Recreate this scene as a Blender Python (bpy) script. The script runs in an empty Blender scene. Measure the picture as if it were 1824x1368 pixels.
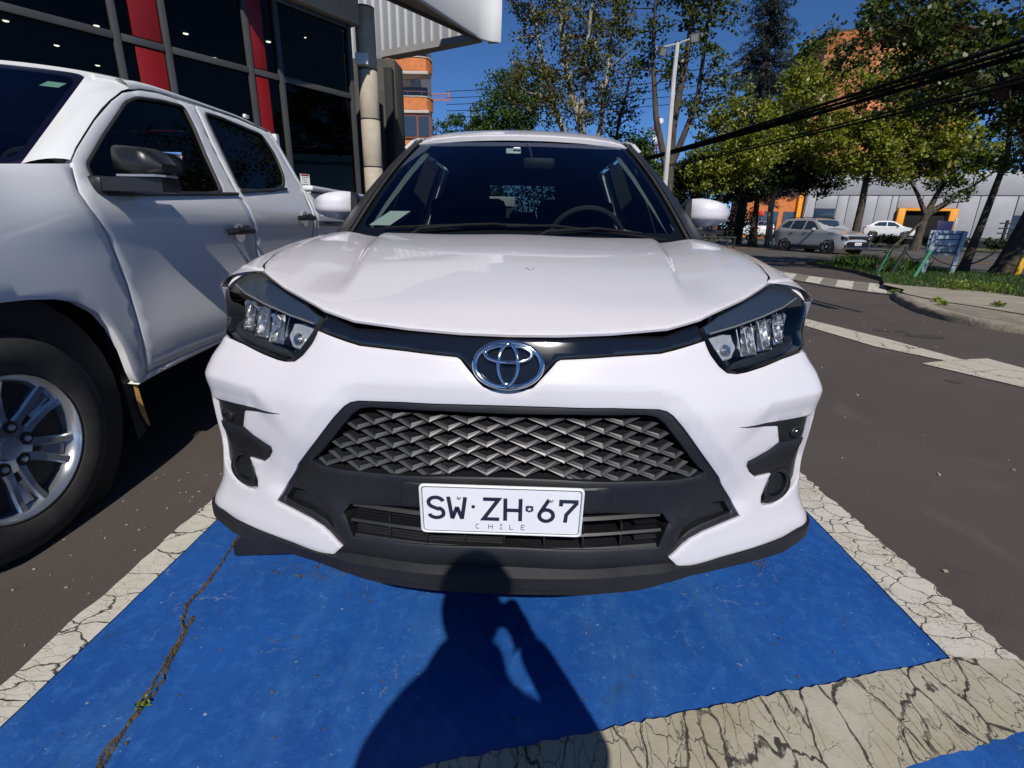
import bpy, bmesh, math, random
import numpy as np
from mathutils import Vector, Matrix
from mathutils.geometry import delaunay_2d_cdt

SC = bpy.context.scene
COL = SC.collection
PI = math.pi
rad = math.radians

# ------------------------------------------------------------------ camera, sky, sun, exposure
cam_d = bpy.data.cameras.new('camera')
cam_o = bpy.data.objects.new('camera', cam_d)
COL.objects.link(cam_o)
cam_d.sensor_fit = 'HORIZONTAL'
cam_d.sensor_width = 36.0
cam_d.lens = 17.69
cam_d.clip_start = 0.02
cam_d.clip_end = 3000
_pit, _yaw, _rol = rad(17.73), rad(1.13), rad(1.26)
_F = Vector((-math.sin(_yaw) * math.cos(_pit), math.cos(_yaw) * math.cos(_pit), -math.sin(_pit)))
_R = Vector((math.cos(_yaw), math.sin(_yaw), 0))
_U = _R.cross(_F)
_R2 = _R * math.cos(_rol) + _U * math.sin(_rol)
_U2 = _U * math.cos(_rol) - _R * math.sin(_rol)
_M = Matrix((_R2, _U2, -_F)).transposed().to_4x4()
_M.translation = (0.029, -0.979, 1.11)
cam_o.matrix_world = _M
SC.camera = cam_o

SUN_EL, SUN_AZ = rad(41.4), PI + rad(-7.6)
world = bpy.data.worlds.new('World')
SC.world = world
world.use_nodes = True
_nt = world.node_tree
_sky = _nt.nodes.new('ShaderNodeTexSky')
_sky.sky_type = 'NISHITA'
_sky.sun_disc = False
_sky.sun_elevation = SUN_EL
_sky.sun_rotation = SUN_AZ
_sky.altitude = 600
_sky.air_density = 0.5
_sky.dust_density = 0.0
_sky.ozone_density = 7.0
_bg = _nt.nodes['Background']
_hs = _nt.nodes.new('ShaderNodeHueSaturation')
_hs.inputs['Saturation'].default_value = 1.08
_nt.links.new(_sky.outputs[0], _hs.inputs['Color'])
_nt.links.new(_hs.outputs[0], _bg.inputs[0])
_bg.inputs[1].default_value = 0.12

sun_d = bpy.data.lights.new('sun', 'SUN')
sun_d.energy = 5.0
sun_d.angle = rad(0.55)
sun_d.color = (1.0, 0.955, 0.89)
sun_o = bpy.data.objects.new('sun', sun_d)
COL.objects.link(sun_o)
_s = Vector((-0.0995, 0.7437, -0.6611))
sun_o.rotation_euler = _s.to_track_quat('-Z', 'Y').to_euler()
sun_o.location = (0, -30, 40)

SC.view_settings.view_transform = 'Standard'
SC.view_settings.look = 'None'
SC.view_settings.exposure = -0.15
SC.view_settings.gamma = 1.0
SC.view_settings.use_curve_mapping = False
SC.render.engine = 'CYCLES'
SC.cycles.max_bounces = 8
SC.cycles.transparent_max_bounces = 16
SC.cycles.transmission_bounces = 6
SC.cycles.use_denoising = True
SC.cycles.sample_clamp_indirect = 6.0
SC.cycles.caustics_reflective = False
SC.cycles.caustics_refractive = False
# ------------------------------------------------------------------ helpers
def smooth_fn(pts):
    p = np.array(pts, float); x, y = p[:, 0], p[:, 1]
    h = np.diff(x); d = np.diff(y) / h
    m = np.zeros(len(x)); m[0] = d[0]; m[-1] = d[-1]
    for i in range(1, len(x) - 1):
        m[i] = 0 if d[i-1] * d[i] <= 0 else 2 * d[i-1] * d[i] / (d[i-1] + d[i])
    def ev(q):
        q = np.asarray(q, float)
        i = np.clip(np.searchsorted(x, q) - 1, 0, len(h) - 1)
        t = np.clip((q - x[i]) / h[i], 0, 1)
        return (y[i] * (1 + 2*t) * (1-t)**2 + m[i]*h[i]*t*(1-t)**2 + y[i+1]*t*t*(3 - 2*t) + m[i+1]*h[i]*t*t*(t-1))
    return ev

def sm(x):
    x = np.clip(x, 0, 1)
    return x * x * (3 - 2 * x)

WM = {}
def tag(o, label=None, cat=None, group=None, kind=None):
    if label: o['label'] = label
    if cat: o['category'] = cat
    if group: o['group'] = group
    if kind: o['kind'] = kind
    return o

def root(name, label, cat, loc=(0, 0, 0), rotz=0.0, group=None):
    o = bpy.data.objects.new(name, None)
    COL.objects.link(o)
    o.empty_display_size = 0.2
    o.location = loc
    o.rotation_euler = (0, 0, rotz)
    WM[o.name] = Matrix.Translation(loc) @ Matrix.Rotation(rotz, 4, 'Z')
    return tag(o, label, cat, group)

def copy_tree(o, parent=None):
    c = o.copy()
    COL.objects.link(c)
    if parent is not None: c.parent = parent
    for ch in list(o.children): copy_tree(ch, c)
    return c

class MB:
    """collects shapes; becomes ONE mesh object"""
    def __init__(s): s.v = []; s.f = []
    def add(s, vs, fs, M=None):
        n = len(s.v)
        if M is not None: vs = [M @ Vector(q) for q in vs]
        s.v += [tuple(q) for q in vs]
        s.f += [tuple(i + n for i in f) for f in fs]
        return s
    def box(s, c, size, M=None, bev=0.0, rot=None):
        x, y, z = size[0]/2, size[1]/2, size[2]/2
        if bev <= 0:
            vs = [(a*x, b*y, d*z) for a in (-1, 1) for b in (-1, 1) for d in (-1, 1)]
            fs = [(0,1,3,2), (4,6,7,5), (0,4,5,1), (2,3,7,6), (0,2,6,4), (1,5,7,3)]
        else:
            bm = bmesh.new(); bmesh.ops.create_cube(bm, size=1.0)
            for v in bm.verts: v.co = (v.co.x*2*x, v.co.y*2*y, v.co.z*2*z)
            bmesh.ops.bevel(bm, geom=bm.edges[:], offset=bev, segments=2, profile=0.5, affect='EDGES')
            bm.verts.index_update()
            vs = [tuple(v.co) for v in bm.verts]; fs = [tuple(v.index for v in f.verts) for f in bm.faces]
            bm.free()
        T = Matrix.Translation(c)
        if rot is not None: T = T @ rot
        if M is not None: T = M @ T
        return s.add(vs, fs, T)
    def tube(s, pts, r, n=8, closed=False, caps=True, M=None, flat=None):
        P = [Vector(p) for p in pts]; m = len(P)
        rr = r if hasattr(r, '__len__') else [r] * m
        vs = []; fs = []; prev = None
        for i in range(m):
            a = P[(i-1) % m] if (closed or i > 0) else P[i]
            b = P[(i+1) % m] if (closed or i < m-1) else P[i]
            t = (b - a)
            t = t.normalized() if t.length > 1e-9 else Vector((0, 0, 1))
            if prev is None:
                up = Vector((0, 0, 1)) if abs(t.z) < 0.9 else Vector((0, 1, 0))
                if flat is not None: up = Vector(flat)
                u = t.cross(up).normalized()
            else:
                u = (prev - t * prev.dot(t))
                u = u.normalized() if u.length > 1e-6 else t.orthogonal().normalized()
            prev = u; w = u.cross(t)
            for k in range(n):
                an = 2*PI*k/n
                vs.append(P[i] + (u*math.cos(an) + w*math.sin(an)) * rr[i])
        rng = m if closed else m - 1
        for i in range(rng):
            for k in range(n):
                a = i*n + k; b = i*n + (k+1) % n; c = ((i+1) % m)*n + (k+1) % n; d = ((i+1) % m)*n + k
                fs.append((a, d, c, b))
        if caps and not closed:
            fs.append(tuple(range(n))); fs.append(tuple(reversed(range((m-1)*n, m*n))))
        return s.add(vs, fs, M)
    def lathe(s, prof, n=24, M=None, close=False):
        vs = []; fs = []
        for r, h in prof:
            for k in range(n):
                a = 2*PI*k/n; vs.append((r*math.cos(a), r*math.sin(a), h))
        m = len(prof)
        for i in range(m - 1 + (1 if close else 0)):
            j = (i+1) % m
            for k in range(n):
                fs.append((i*n+k, i*n+(k+1) % n, j*n+(k+1) % n, j*n+k))
        if not close:
            if prof[0][0] > 1e-6: fs.append(tuple(reversed(range(n))))
            if prof[-1][0] > 1e-6: fs.append(tuple(range((m-1)*n, m*n)))
        return s.add(vs, fs, M)
    def prism(s, poly, h0, h1, M=None):
        n = len(poly)
        area = sum(poly[i][0]*poly[(i+1) % n][1] - poly[(i+1) % n][0]*poly[i][1] for i in range(n))
        if area < 0: poly = poly[::-1]
        vs = [(x, y, h0) for x, y in poly] + [(x, y, h1) for x, y in poly]
        fs = [tuple(reversed(range(n))), tuple(range(n, 2*n))]
        for i in range(n):
            j = (i+1) % n; fs.append((i, j, n+j, n+i))
        return s.add(vs, fs, M)
    def quad(s, a, b, c, d): return s.add([a, b, c, d], [(0, 1, 2, 3)])
    def mirror_x(s):
        o = MB(); o.v = [(-x, y, z) for x, y, z in s.v]; o.f = [tuple(reversed(f)) for f in s.f]; return o
    def join(s, o): return s.add(o.v, o.f)

def obj(name, mb, mat, parent=None, smooth=35, world=True, label=None):
    """link one mesh object; vertices are world positions (or parent-local with world=False)"""
    me = bpy.data.meshes.new(name)
    vs = mb.v
    if parent is not None and world:
        p = parent
        while p.parent is not None: p = p.parent
        inv = WM[p.name].inverted()
        vs = [inv @ Vector(v) for v in vs]
    me.from_pydata([tuple(v) for v in vs], [], mb.f)
    me.update()
    if smooth:
        me.shade_smooth()
        me.set_sharp_from_angle(angle=rad(smooth))
    me.materials.append(mat)
    o = bpy.data.objects.new(name, me)
    COL.objects.link(o)
    if parent is not None: o.parent = parent
    else: WM[o.name] = Matrix()
    if label: o['label'] = label
    return o

# ---- panels: an outline in a 2-D parameter space filled with a mesh and laid on a surface
def _inside(px, py, loops):
    ins = np.zeros(len(px), bool)
    for L in loops:
        x0, y0 = L[:, 0], L[:, 1]; x1, y1 = np.roll(x0, -1), np.roll(y0, -1)
        for a, b, c, d in zip(x0, y0, x1, y1):
            if b == d: continue
            k = ((b > py) != (d > py)) & (px < (c - a) * (py - b) / (d - b) + a)
            ins ^= k
    return ins

def _dist(px, py, loops):
    D = np.full(len(px), 1e9)
    for L in loops:
        M_ = np.roll(L, -1, axis=0)
        for a, b in zip(L, M_):
            e = b - a; l2 = e @ e
            if l2 < 1e-14: continue
            t = np.clip(((px - a[0])*e[0] + (py - a[1])*e[1]) / l2, 0, 1)
            D = np.minimum(D, np.hypot(px - a[0] - t*e[0], py - a[1] - t*e[1]))
    return D

def densify(L, res):
    out = []
    n = len(L)
    for i in range(n):
        a, b = np.array(L[i], float), np.array(L[(i+1) % n], float)
        k = max(1, int(np.ceil(np.hypot(*(b - a)) / res)))
        for j in range(k): out.append(a + (b - a) * j / k)
    return np.array(out)

def round_poly(L, r, n=4):
    """round the corners of a polygon"""
    out = []
    m = len(L)
    for i in range(m):
        p, a, b = np.array(L[i], float), np.array(L[i-1], float), np.array(L[(i+1) % m], float)
        da, db = a - p, b - p
        la, lb = np.hypot(*da), np.hypot(*db)
        q = min(r, la*.45, lb*.45)
        A, B = p + da/la*q, p + db/lb*q
        for j in range(n + 1):
            t = j / n
            out.append(tuple(A*(1-t)**2 + p*2*t*(1-t) + B*t*t))
    return out

def fill2d(outline, holes=(), res=.03, inset=.006, keep=None):
    loops = [densify(outline, res)] + [densify(h, res) for h in holes]
    V = []; E = []; ids = []
    for L in loops:
        n0 = len(V); V += [tuple(p) for p in L]
        E += [(n0+i, n0+(i+1) % len(L)) for i in range(len(L))]
        ids.append(list(range(n0, n0+len(L))))
    allp = np.vstack(loops)
    extra = []
    if inset > 0:
        for L in loops:
            t = np.roll(L, -1, 0) - np.roll(L, 1, 0); t /= np.maximum(np.hypot(t[:, 0], t[:, 1]), 1e-9)[:, None]
            nrm = np.stack([-t[:, 1], t[:, 0]], 1)
            for sgn in (1, -1):
                q = L + nrm*inset*sgn
                k = _inside(q[:, 0], q[:, 1], loops) & (_dist(q[:, 0], q[:, 1], loops) > inset*.85)
                extra.append(q[k])
    lo, hi = allp.min(0), allp.max(0)
    gx = np.arange(lo[0] + res/2, hi[0], res); gy = np.arange(lo[1] + res/2, hi[1], res)
    if len(gx) and len(gy):
        X, Y_ = np.meshgrid(gx, gy); X = X.copy(); X[1::2] += res/2
        q = np.stack([X.ravel(), Y_.ravel()], 1)
        k = _inside(q[:, 0], q[:, 1], loops)
        q = q[k]
        if len(q):
            q = q[_dist(q[:, 0], q[:, 1], loops) > max(res*.45, inset*1.6)]
            extra.append(q)
    if keep is not None:
        kp = np.array(keep); kk = _inside(kp[:, 0], kp[:, 1], loops); kp = kp[kk]
        kp = kp[_dist(kp[:, 0], kp[:, 1], loops) > inset*1.2]
        ex2 = []
        for e in extra:
            if not len(e): continue
            dm = np.min(np.hypot(e[:, None, 0]-kp[None, :, 0], e[:, None, 1]-kp[None, :, 1]), axis=1)
            ex2.append(e[dm > res*.5])
        extra = ex2 + [kp]
    for e in extra: V += [tuple(p) for p in e]
    r = delaunay_2d_cdt([Vector(v) for v in V], E, [], 0, 1e-7)
    ov = np.array([(v.x, v.y) for v in r[0]])
    mp = {}
    for i, src in enumerate(r[3]):
        for k in src: mp[k] = i
    tri = np.array([f for f in r[2] if len(f) == 3])
    c = ov[tri].mean(1)
    tri = tri[_inside(c[:, 0], c[:, 1], loops)]
    ta, tb, tc_ = ov[tri[:, 0]], ov[tri[:, 1]], ov[tri[:, 2]]
    ar = (tb[:, 0]-ta[:, 0])*(tc_[:, 1]-ta[:, 1]) - (tb[:, 1]-ta[:, 1])*(tc_[:, 0]-ta[:, 0])
    sl = np.maximum(np.maximum(np.hypot(*(tb-ta).T), np.hypot(*(tc_-tb).T)), np.hypot(*(ta-tc_).T))
    ok_ = np.abs(ar)/np.maximum(sl, 1e-12) > 1e-5
    tri = tri[ok_]; ar = ar[ok_]
    tri = np.where((ar < 0)[:, None], tri[:, ::-1], tri)
    return ov, tri, [[mp[i] for i in L if i in mp] for L in ids]

def panel_mb(fn, outline, holes=(), res=.03, inset=.006, depth=.02, off=0.0, facing=(0, -1, 0), edge=.0025, mb=None, mirror=False, offs=None, keep=None):
    ov, tri, loops = fill2d(outline, holes, res, inset, keep)
    u, v = ov[:, 0], ov[:, 1]
    e = 1e-4
    P = fn(u, v); du = fn(u+e, v) - fn(u-e, v); dv = fn(u, v+e) - fn(u, v-e)
    N = np.cross(du, dv); N /= np.maximum(np.linalg.norm(N, axis=1), 1e-12)[:, None]
    f = np.array(facing, float)
    s = np.sign(N @ f); s[s == 0] = 1
    if facing is not None and abs(np.mean(s)) > .2: s[:] = np.sign(np.mean(s))
    N *= s[:, None]
    o = off if offs is None else off + offs(u, v)
    P = P + N * (np.ones(len(u)) * o)[:, None]
    B = np.zeros(len(u), bool)
    for L in loops: B[L] = True
    Pe = P.copy()
    if edge: Pe[B] -= N[B] * edge
    mb = mb or MB()
    a, b, c = Pe[tri[:, 0]], Pe[tri[:, 1]], Pe[tri[:, 2]]
    if np.mean(np.einsum('ij,ij->i', np.cross(b - a, c - a), N[tri[:, 0]]) < 0) > .5: tri = tri[:, ::-1]
    vs = [tuple(p) for p in Pe]; fs = [tuple(int(i) for i in t) for t in tri]
    if depth:
        half = {}
        for t in fs:
            for i in range(3): half[(t[i], t[(i+1) % 3])] = 1
        bd = [k for k in half if (k[1], k[0]) not in half]
        base = {}
        for i, j in bd:
            for k in (i, j):
                if k not in base:
                    base[k] = len(vs); vs.append(tuple(Pe[k])); vs.append(tuple(Pe[k] - N[k]*depth))
        for i, j in bd: fs.append((base[j], base[i], base[i]+1, base[j]+1))
    q = MB(); q.v = vs; q.f = fs
    if mirror: q = q.mirror_x()
    return mb.join(q)

def ellipse(cx, cy, rx, ry, n=28):
    return [(cx + rx*math.cos(2*PI*i/n), cy + ry*math.sin(2*PI*i/n)) for i in range(n)]

def stroke_poly(pts, w, M=None, mb=None, h=.001, closed=False):
    """flat letter strokes: a polyline thickened to a ribbon with small height, in the local xy plane"""
    mb = mb or MB()
    P = [np.array(p, float) for p in pts]
    n = len(P); L = []; R = []
    for i in range(n):
        a = P[i-1] if (i > 0 or closed) else None
        b = P[(i+1) % n] if (i < n-1 or closed) else None
        d1 = (P[i]-a)/np.linalg.norm(P[i]-a) if a is not None else None
        d2 = (b-P[i])/np.linalg.norm(b-P[i]) if b is not None else None
        if d1 is None: d1 = d2
        if d2 is None: d2 = d1
        t = d1 + d2
        t = t/np.linalg.norm(t) if np.linalg.norm(t) > 1e-6 else d1
        nn = np.array([-t[1], t[0]]); k = 1/max(.45, float(nn @ np.array([-d1[1], d1[0]])))
        L.append(P[i] + nn*w/2*k); R.append(P[i] - nn*w/2*k)
    vs = [(q[0], q[1], h) for q in L] + [(q[0], q[1], h) for q in R] + [(q[0], q[1], 0) for q in L] + [(q[0], q[1], 0) for q in R]
    fs = []
    for i in range(n if closed else n-1):
        j = (i+1) % n
        fs += [(i, n+i, n+j, j), (i, j, 2*n+j, 2*n+i), (n+i, 3*n+i, 3*n+j, n+j)]
    if not closed: fs += [(0, 2*n, 3*n, n), (n-1, 2*n-1, 4*n-1, 3*n-1)]
    return mb.add(vs, fs, M)
# ------------------------------------------------------------------ materials (all procedural)
def newmat(name):
    m = bpy.data.materials.new(name); m.use_nodes = True
    nt = m.node_tree; b = nt.nodes['Principled BSDF']
    return m, nt, b

def setcol(nt, b, col): b.inputs['Base Color'].default_value = (*col, 1)

def tc(nt, kind='Object'):
    n = nt.nodes.new('ShaderNodeTexCoord'); return n.outputs[kind]

def noise(nt, scale, detail=4, rough=.55, vec=None, dist=0.0):
    n = nt.nodes.new('ShaderNodeTexNoise')
    n.inputs['Scale'].default_value = scale; n.inputs['Detail'].default_value = detail
    n.inputs['Roughness'].default_value = rough; n.inputs['Distortion'].default_value = dist
    if vec is not None: nt.links.new(vec, n.inputs['Vector'])
    return n

def ramp(nt, src, pts, interp='LINEAR'):
    r = nt.nodes.new('ShaderNodeValToRGB'); r.color_ramp.interpolation = interp
    el = r.color_ramp.elements
    while len(el) > 1: el.remove(el[-1])
    for i, (p, c) in enumerate(pts):
        e = el[0] if i == 0 else el.new(p)
        e.position = p
        e.color = (c, c, c, 1) if not hasattr(c, '__len__') else (*c, 1)
    nt.links.new(src, r.inputs[0])
    return r.outputs[0]

def mix(nt, fac, a, b, mode='MIX'):
    m = nt.nodes.new('ShaderNodeMix'); m.data_type = 'RGBA'; m.blend_type = mode
    for s, i in ((fac, 0), (a, 6), (b, 7)):
        if isinstance(s, (int, float)): m.inputs[i].default_value = s
        elif isinstance(s, tuple): m.inputs[i].default_value = (*s, 1)
        else: nt.links.new(s, m.inputs[i])
    return m.outputs[2]

def math_n(nt, op, a, b=None, c=None):
    m = nt.nodes.new('ShaderNodeMath'); m.operation = op
    for i, s in enumerate((a, b, c)):
        if s is None: continue
        if isinstance(s, (int, float)): m.inputs[i].default_value = s
        else: nt.links.new(s, m.inputs[i])
    return m.outputs[0]

def bump(nt, b, h, strength=.3, dist=.005, prev=None):
    n = nt.nodes.new('ShaderNodeBump'); n.inputs['Strength'].default_value = strength; n.inputs['Distance'].default_value = dist
    nt.links.new(h, n.inputs['Height'])
    if prev is not None: nt.links.new(prev, n.inputs['Normal'])
    nt.links.new(n.outputs[0], b.inputs['Normal'])
    return n.outputs[0]

def mapping(nt, vec, scale=(1, 1, 1), rot=(0, 0, 0), loc=(0, 0, 0)):
    m = nt.nodes.new('ShaderNodeMapping')
    m.inputs['Scale'].default_value = scale; m.inputs['Rotation'].default_value = rot; m.inputs['Location'].default_value = loc
    nt.links.new(vec, m.inputs['Vector'])
    return m.outputs[0]

def P(name, col, rough=.5, metal=0.0, coat=0.0, spec=.5, nscale=None, var=.15, bscale=None, bstr=.2, bdist=.002, rvar=0.0):
    m, nt, b = newmat(name)
    setcol(nt, b, col)
    b.inputs['Roughness'].default_value = rough; b.inputs['Metallic'].default_value = metal
    b.inputs['Coat Weight'].default_value = coat; b.inputs['Coat Roughness'].default_value = .04
    b.inputs['Specular IOR Level'].default_value = spec
    if nscale:
        v = tc(nt); n = noise(nt, nscale, 5, .6, v)
        lo = tuple(c*(1-var) for c in col); hi = tuple(min(1, c*(1+var)) for c in col)
        nt.links.new(ramp(nt, n.outputs[0], [(.3, lo), (.7, hi)]), b.inputs['Base Color'])
        if rvar: nt.links.new(ramp(nt, n.outputs[0], [(.3, max(0, rough-rvar)), (.7, min(1, rough+rvar))]), b.inputs['Roughness'])
    if bscale:
        n = noise(nt, bscale, 3, .6, tc(nt)); bump(nt, b, n.outputs[0], bstr, bdist)
    return m

def glass_mat(name, tint, refl=1.5, gcol=(1, 1, 1), rough=0.0):
    """thin pane: what passes is tinted, the rest mirrors by Fresnel"""
    m = bpy.data.materials.new(name); m.use_nodes = True; nt = m.node_tree
    nt.nodes.clear()
    out = nt.nodes.new('ShaderNodeOutputMaterial'); t = nt.nodes.new('ShaderNodeBsdfTransparent'); g = nt.nodes.new('ShaderNodeBsdfGlossy')
    t.inputs[0].default_value = (*tint, 1); g.inputs[0].default_value = (*gcol, 1); g.inputs['Roughness'].default_value = rough
    f = nt.nodes.new('ShaderNodeFresnel'); f.inputs[0].default_value = refl
    mx = nt.nodes.new('ShaderNodeMixShader')
    nt.links.new(f.outputs[0], mx.inputs[0]); nt.links.new(t.outputs[0], mx.inputs[1]); nt.links.new(g.outputs[0], mx.inputs[2])
    nt.links.new(mx.outputs[0], out.inputs[0])
    return m

def emit_mat(name, col, s):
    m, nt, b = newmat(name); setcol(nt, b, col)
    b.inputs['Emission Color'].default_value = (*col, 1); b.inputs['Emission Strength'].default_value = s
    return m

def paint(name, col, dirt=.05):
    m, nt, b = newmat(name)
    v = tc(nt); n = noise(nt, 3.0, 5, .6, v); n2 = noise(nt, 240.0, 2, .5, v)
    c = mix(nt, ramp(nt, n.outputs[0], [(.45, 0.0), (.8, dirt)]), col, tuple(c*.8 for c in col))
    # tiny dust specks on the paint
    c = mix(nt, ramp(nt, n2.outputs[0], [(.74, 0.0), (.78, .10)]), c, (.36, .32, .27))
    nt.links.new(c, b.inputs['Base Color'])
    b.inputs['Roughness'].default_value = .38; b.inputs['Coat Weight'].default_value = .9; b.inputs['Coat Roughness'].default_value = .03
    n3 = noise(nt, 900, 2, .5, v)
    bump(nt, b, n3.outputs[0], .015, .0004)
    return m

M = {}
M['white'] = paint('white_car_paint', (.645, .622, .642))
M['white2'] = paint('white_truck_paint', (.74, .74, .73), .12)
M['silver'] = P('grey_metallic_paint', (.46, .465, .475), .35, .15, 1.0)
M['blackplastic'] = P('textured_black_plastic', (.011, .011, .0125), .46, bscale=700, bstr=.25, bdist=.0006, nscale=6, var=.2, rvar=.08)
M['worn_rim_glint'] = P('polished_rim_painted_glint', (.050, .050, .053), .38)  # worn shiny rims; the lighter grey stands in for their sunlit highlight
M['dkplastic'] = P('dark_recess_plastic', (.008, .008, .009), .6)
M['gloss'] = P('piano_black', (.006, .006, .008), .06, coat=1.0)
M['pillar'] = P('black_pillar_trim', (.02, .02, .022), .35)
M['rubber'] = P('rubber', (.028, .026, .024), .75, nscale=14, var=.35, bscale=120, bstr=.2, bdist=.001)
M['chrome'] = P('chrome', (.78, .79, .8), .04, 1.0)
M['reflector'] = P('lamp_reflector_chrome', (.82, .82, .82), .20, 1.0)
M['lampblack'] = P('lamp_housing_black', (.018, .020, .024), .22, spec=.5)
M['lampwall'] = P('lamp_wall_grey', (.07, .075, .08), .3)
M['lampbrow'] = P('lamp_brow_painted_sky', (.03, .045, .075), .08, coat=1.0)  # dark glossy brow; its blue is the sky's reflection put into the colour
M['lampgrey'] = P('lamp_grey_plastic', (.25, .26, .28), .3, .3)
M['lampsilver'] = P('lamp_silver_facets', (.62, .63, .66), .25, .55)
M['wiper'] = P('matt_black_wiper', (.010, .010, .011), .75, spec=.12)
M['rim'] = P('alloy_rim', (.60, .61, .62), .22, .85, nscale=9, var=.2)
M['steel'] = P('galvanised_steel', (.42, .42, .41), .5, .4, nscale=5, var=.15)
M['seat'] = P('dark_seat_fabric', (.012, .012, .014), .9)
M['trimgrey'] = P('light_grey_trim', (.22, .24, .24), .7)
M['paper'] = P('paper', (.75, .77, .74), .6, nscale=20, var=.05)
M['mint'] = P('mint_sticker', (.45, .72, .62), .5)
M['bluestick'] = P('blue_sticker', (.03, .12, .35), .5)
M['yellow'] = P('yellow_paint', (.65, .38, .03), .5, nscale=4, var=.3)
M['ink'] = P('dark_ink', (.018, .02, .045), .45)
M['plate'] = P('plate_white', (.8, .8, .82), .35, nscale=15, var=.02)
M['amber'] = P('amber_lamp', (.7, .25, .02), .15, coat=1)
M['redlamp'] = P('red_lamp', (.45, .01, .01), .15, coat=1)
M['mud'] = P('mud_flap_edge', (.50, .28, .08), .7, nscale=30, var=.35)
M['blackmat'] = P('dark_void', (.004, .004, .004), .9)
M['wglass'] = glass_mat('windscreen_glass', (.50, .58, .57), 1.52, (.55, .66, .95))
M['sglass'] = glass_mat('side_glass', (.42, .48, .46), 1.5)
M['privacy'] = glass_mat('privacy_glass', (.24, .27, .26), 1.5)
M['tagwhite'] = P('white_tag_plastic', (.88, .90, .92), .4)
M['tglass'] = glass_mat('tinted_glass', (.10, .11, .11), 1.45, (.5, .5, .5))
M['lens'] = glass_mat('lamp_lens', (.93, .94, .95), 1.38, (.8, .8, .8))
M['mirror'] = P('mirror_glass', (.8, .82, .84), .02, 1.0)
M['shopglass'] = glass_mat('shop_glass', (.34, .35, .33), 1.45, (.42, .40, .36))
M['concrete'] = P('pale_concrete', (.44, .38, .29), .85, nscale=3.5, var=.16, bscale=60, bstr=.3, bdist=.004)
M['dkbeige'] = P('beige_plaster', (.36, .32, .25), .9, nscale=2, var=.1)
M['mullion'] = P('grey_aluminium', (.075, .075, .072), .45, .3, nscale=2, var=.12)
M['redpanel'] = P('red_panel', (.20, .004, .004), .4, nscale=1.5, var=.1)
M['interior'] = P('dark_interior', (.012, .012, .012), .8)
M['canopy'] = P('white_canopy_metal', (.66, .66, .65), .4, nscale=1.3, var=.05)
M['beam'] = P('grey_canopy_beam', (.30, .29, .27), .5, nscale=2, var=.12)
M['stone'] = P('grey_wall', (.06, .057, .05), .85, nscale=2, var=.25)
M['dim'] = emit_mat('lit_downlight', (1.0, .95, .85), 14.0)
M['ribpanel'] = P('grey_ribbed_sheet', (.30, .30, .31), .5)
M['orange'] = P('orange_brick', (.55, .17, .045), .75, nscale=3, var=.2)
M['ltwall'] = P('pale_render', (.48, .42, .36), .9, nscale=1, var=.1)
M['wood'] = P('brown_window_frame', (.16, .05, .025), .5)
M['bglass'] = P('dark_window_glass', (.03, .045, .07), .05, spec=.8)
M['panelgrey'] = P('grey_cladding_panel', (.34, .34, .36), .5, nscale=.8, var=.08)
M['orangeplain'] = P('orange_portal', (.85, .33, .015), .45, nscale=1, var=.08)
M['terracotta'] = P('terracotta_render', (.55, .20, .09), .85, nscale=.5, var=.12)
M['cable'] = P('black_cable', (.003, .003, .003), .9, spec=.1)
M['pkmirror'] = P('black_mirror_shell', (.010, .010, .011), .36)
M['postwhite'] = P('painted_pole', (.5, .5, .49), .5, nscale=3, var=.12)
M['postgreen'] = P('green_post', (.02, .16, .07), .6, nscale=8, var=.3)
M['postdark'] = P('dark_post', (.018, .022, .018), .7, nscale=8, var=.3)
M['signgrey'] = P('blue_grey_sign_back', (.30, .36, .42), .4, .2, nscale=3, var=.12)
M['cloth'] = P('dark_jacket', (.03, .035, .06), .9, nscale=12, var=.3, bscale=40, bstr=.3, bdist=.006)
M['jeans'] = P('blue_jeans', (.03, .05, .10), .9, nscale=30, var=.3)
M['skin'] = P('skin', (.42, .24, .16), .55)
M['hair'] = P('dark_hair', (.012, .009, .007), .6, bscale=90, bstr=.6, bdist=.006)
M['phone'] = P('phone_black', (.01, .01, .012), .15, coat=.5)
M['shoe'] = P('dark_shoe', (.015, .014, .013), .6)

def bark_mat(name, c1, c2):
    m, nt, b = newmat(name); v = tc(nt)
    n = noise(nt, 6, 5, .65, mapping(nt, v, (1, 1, .35)))
    nt.links.new(ramp(nt, n.outputs[0], [(.35, c1), (.62, c2)]), b.inputs['Base Color'])
    b.inputs['Roughness'].default_value = .9
    bump(nt, b, n.outputs[0], .6, .02)
    return m
M['bark'] = bark_mat('dark_bark', (.035, .025, .018), (.09, .07, .05))
M['barkpale'] = bark_mat('pale_plane_bark', (.10, .085, .06), (.42, .38, .30))

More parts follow.
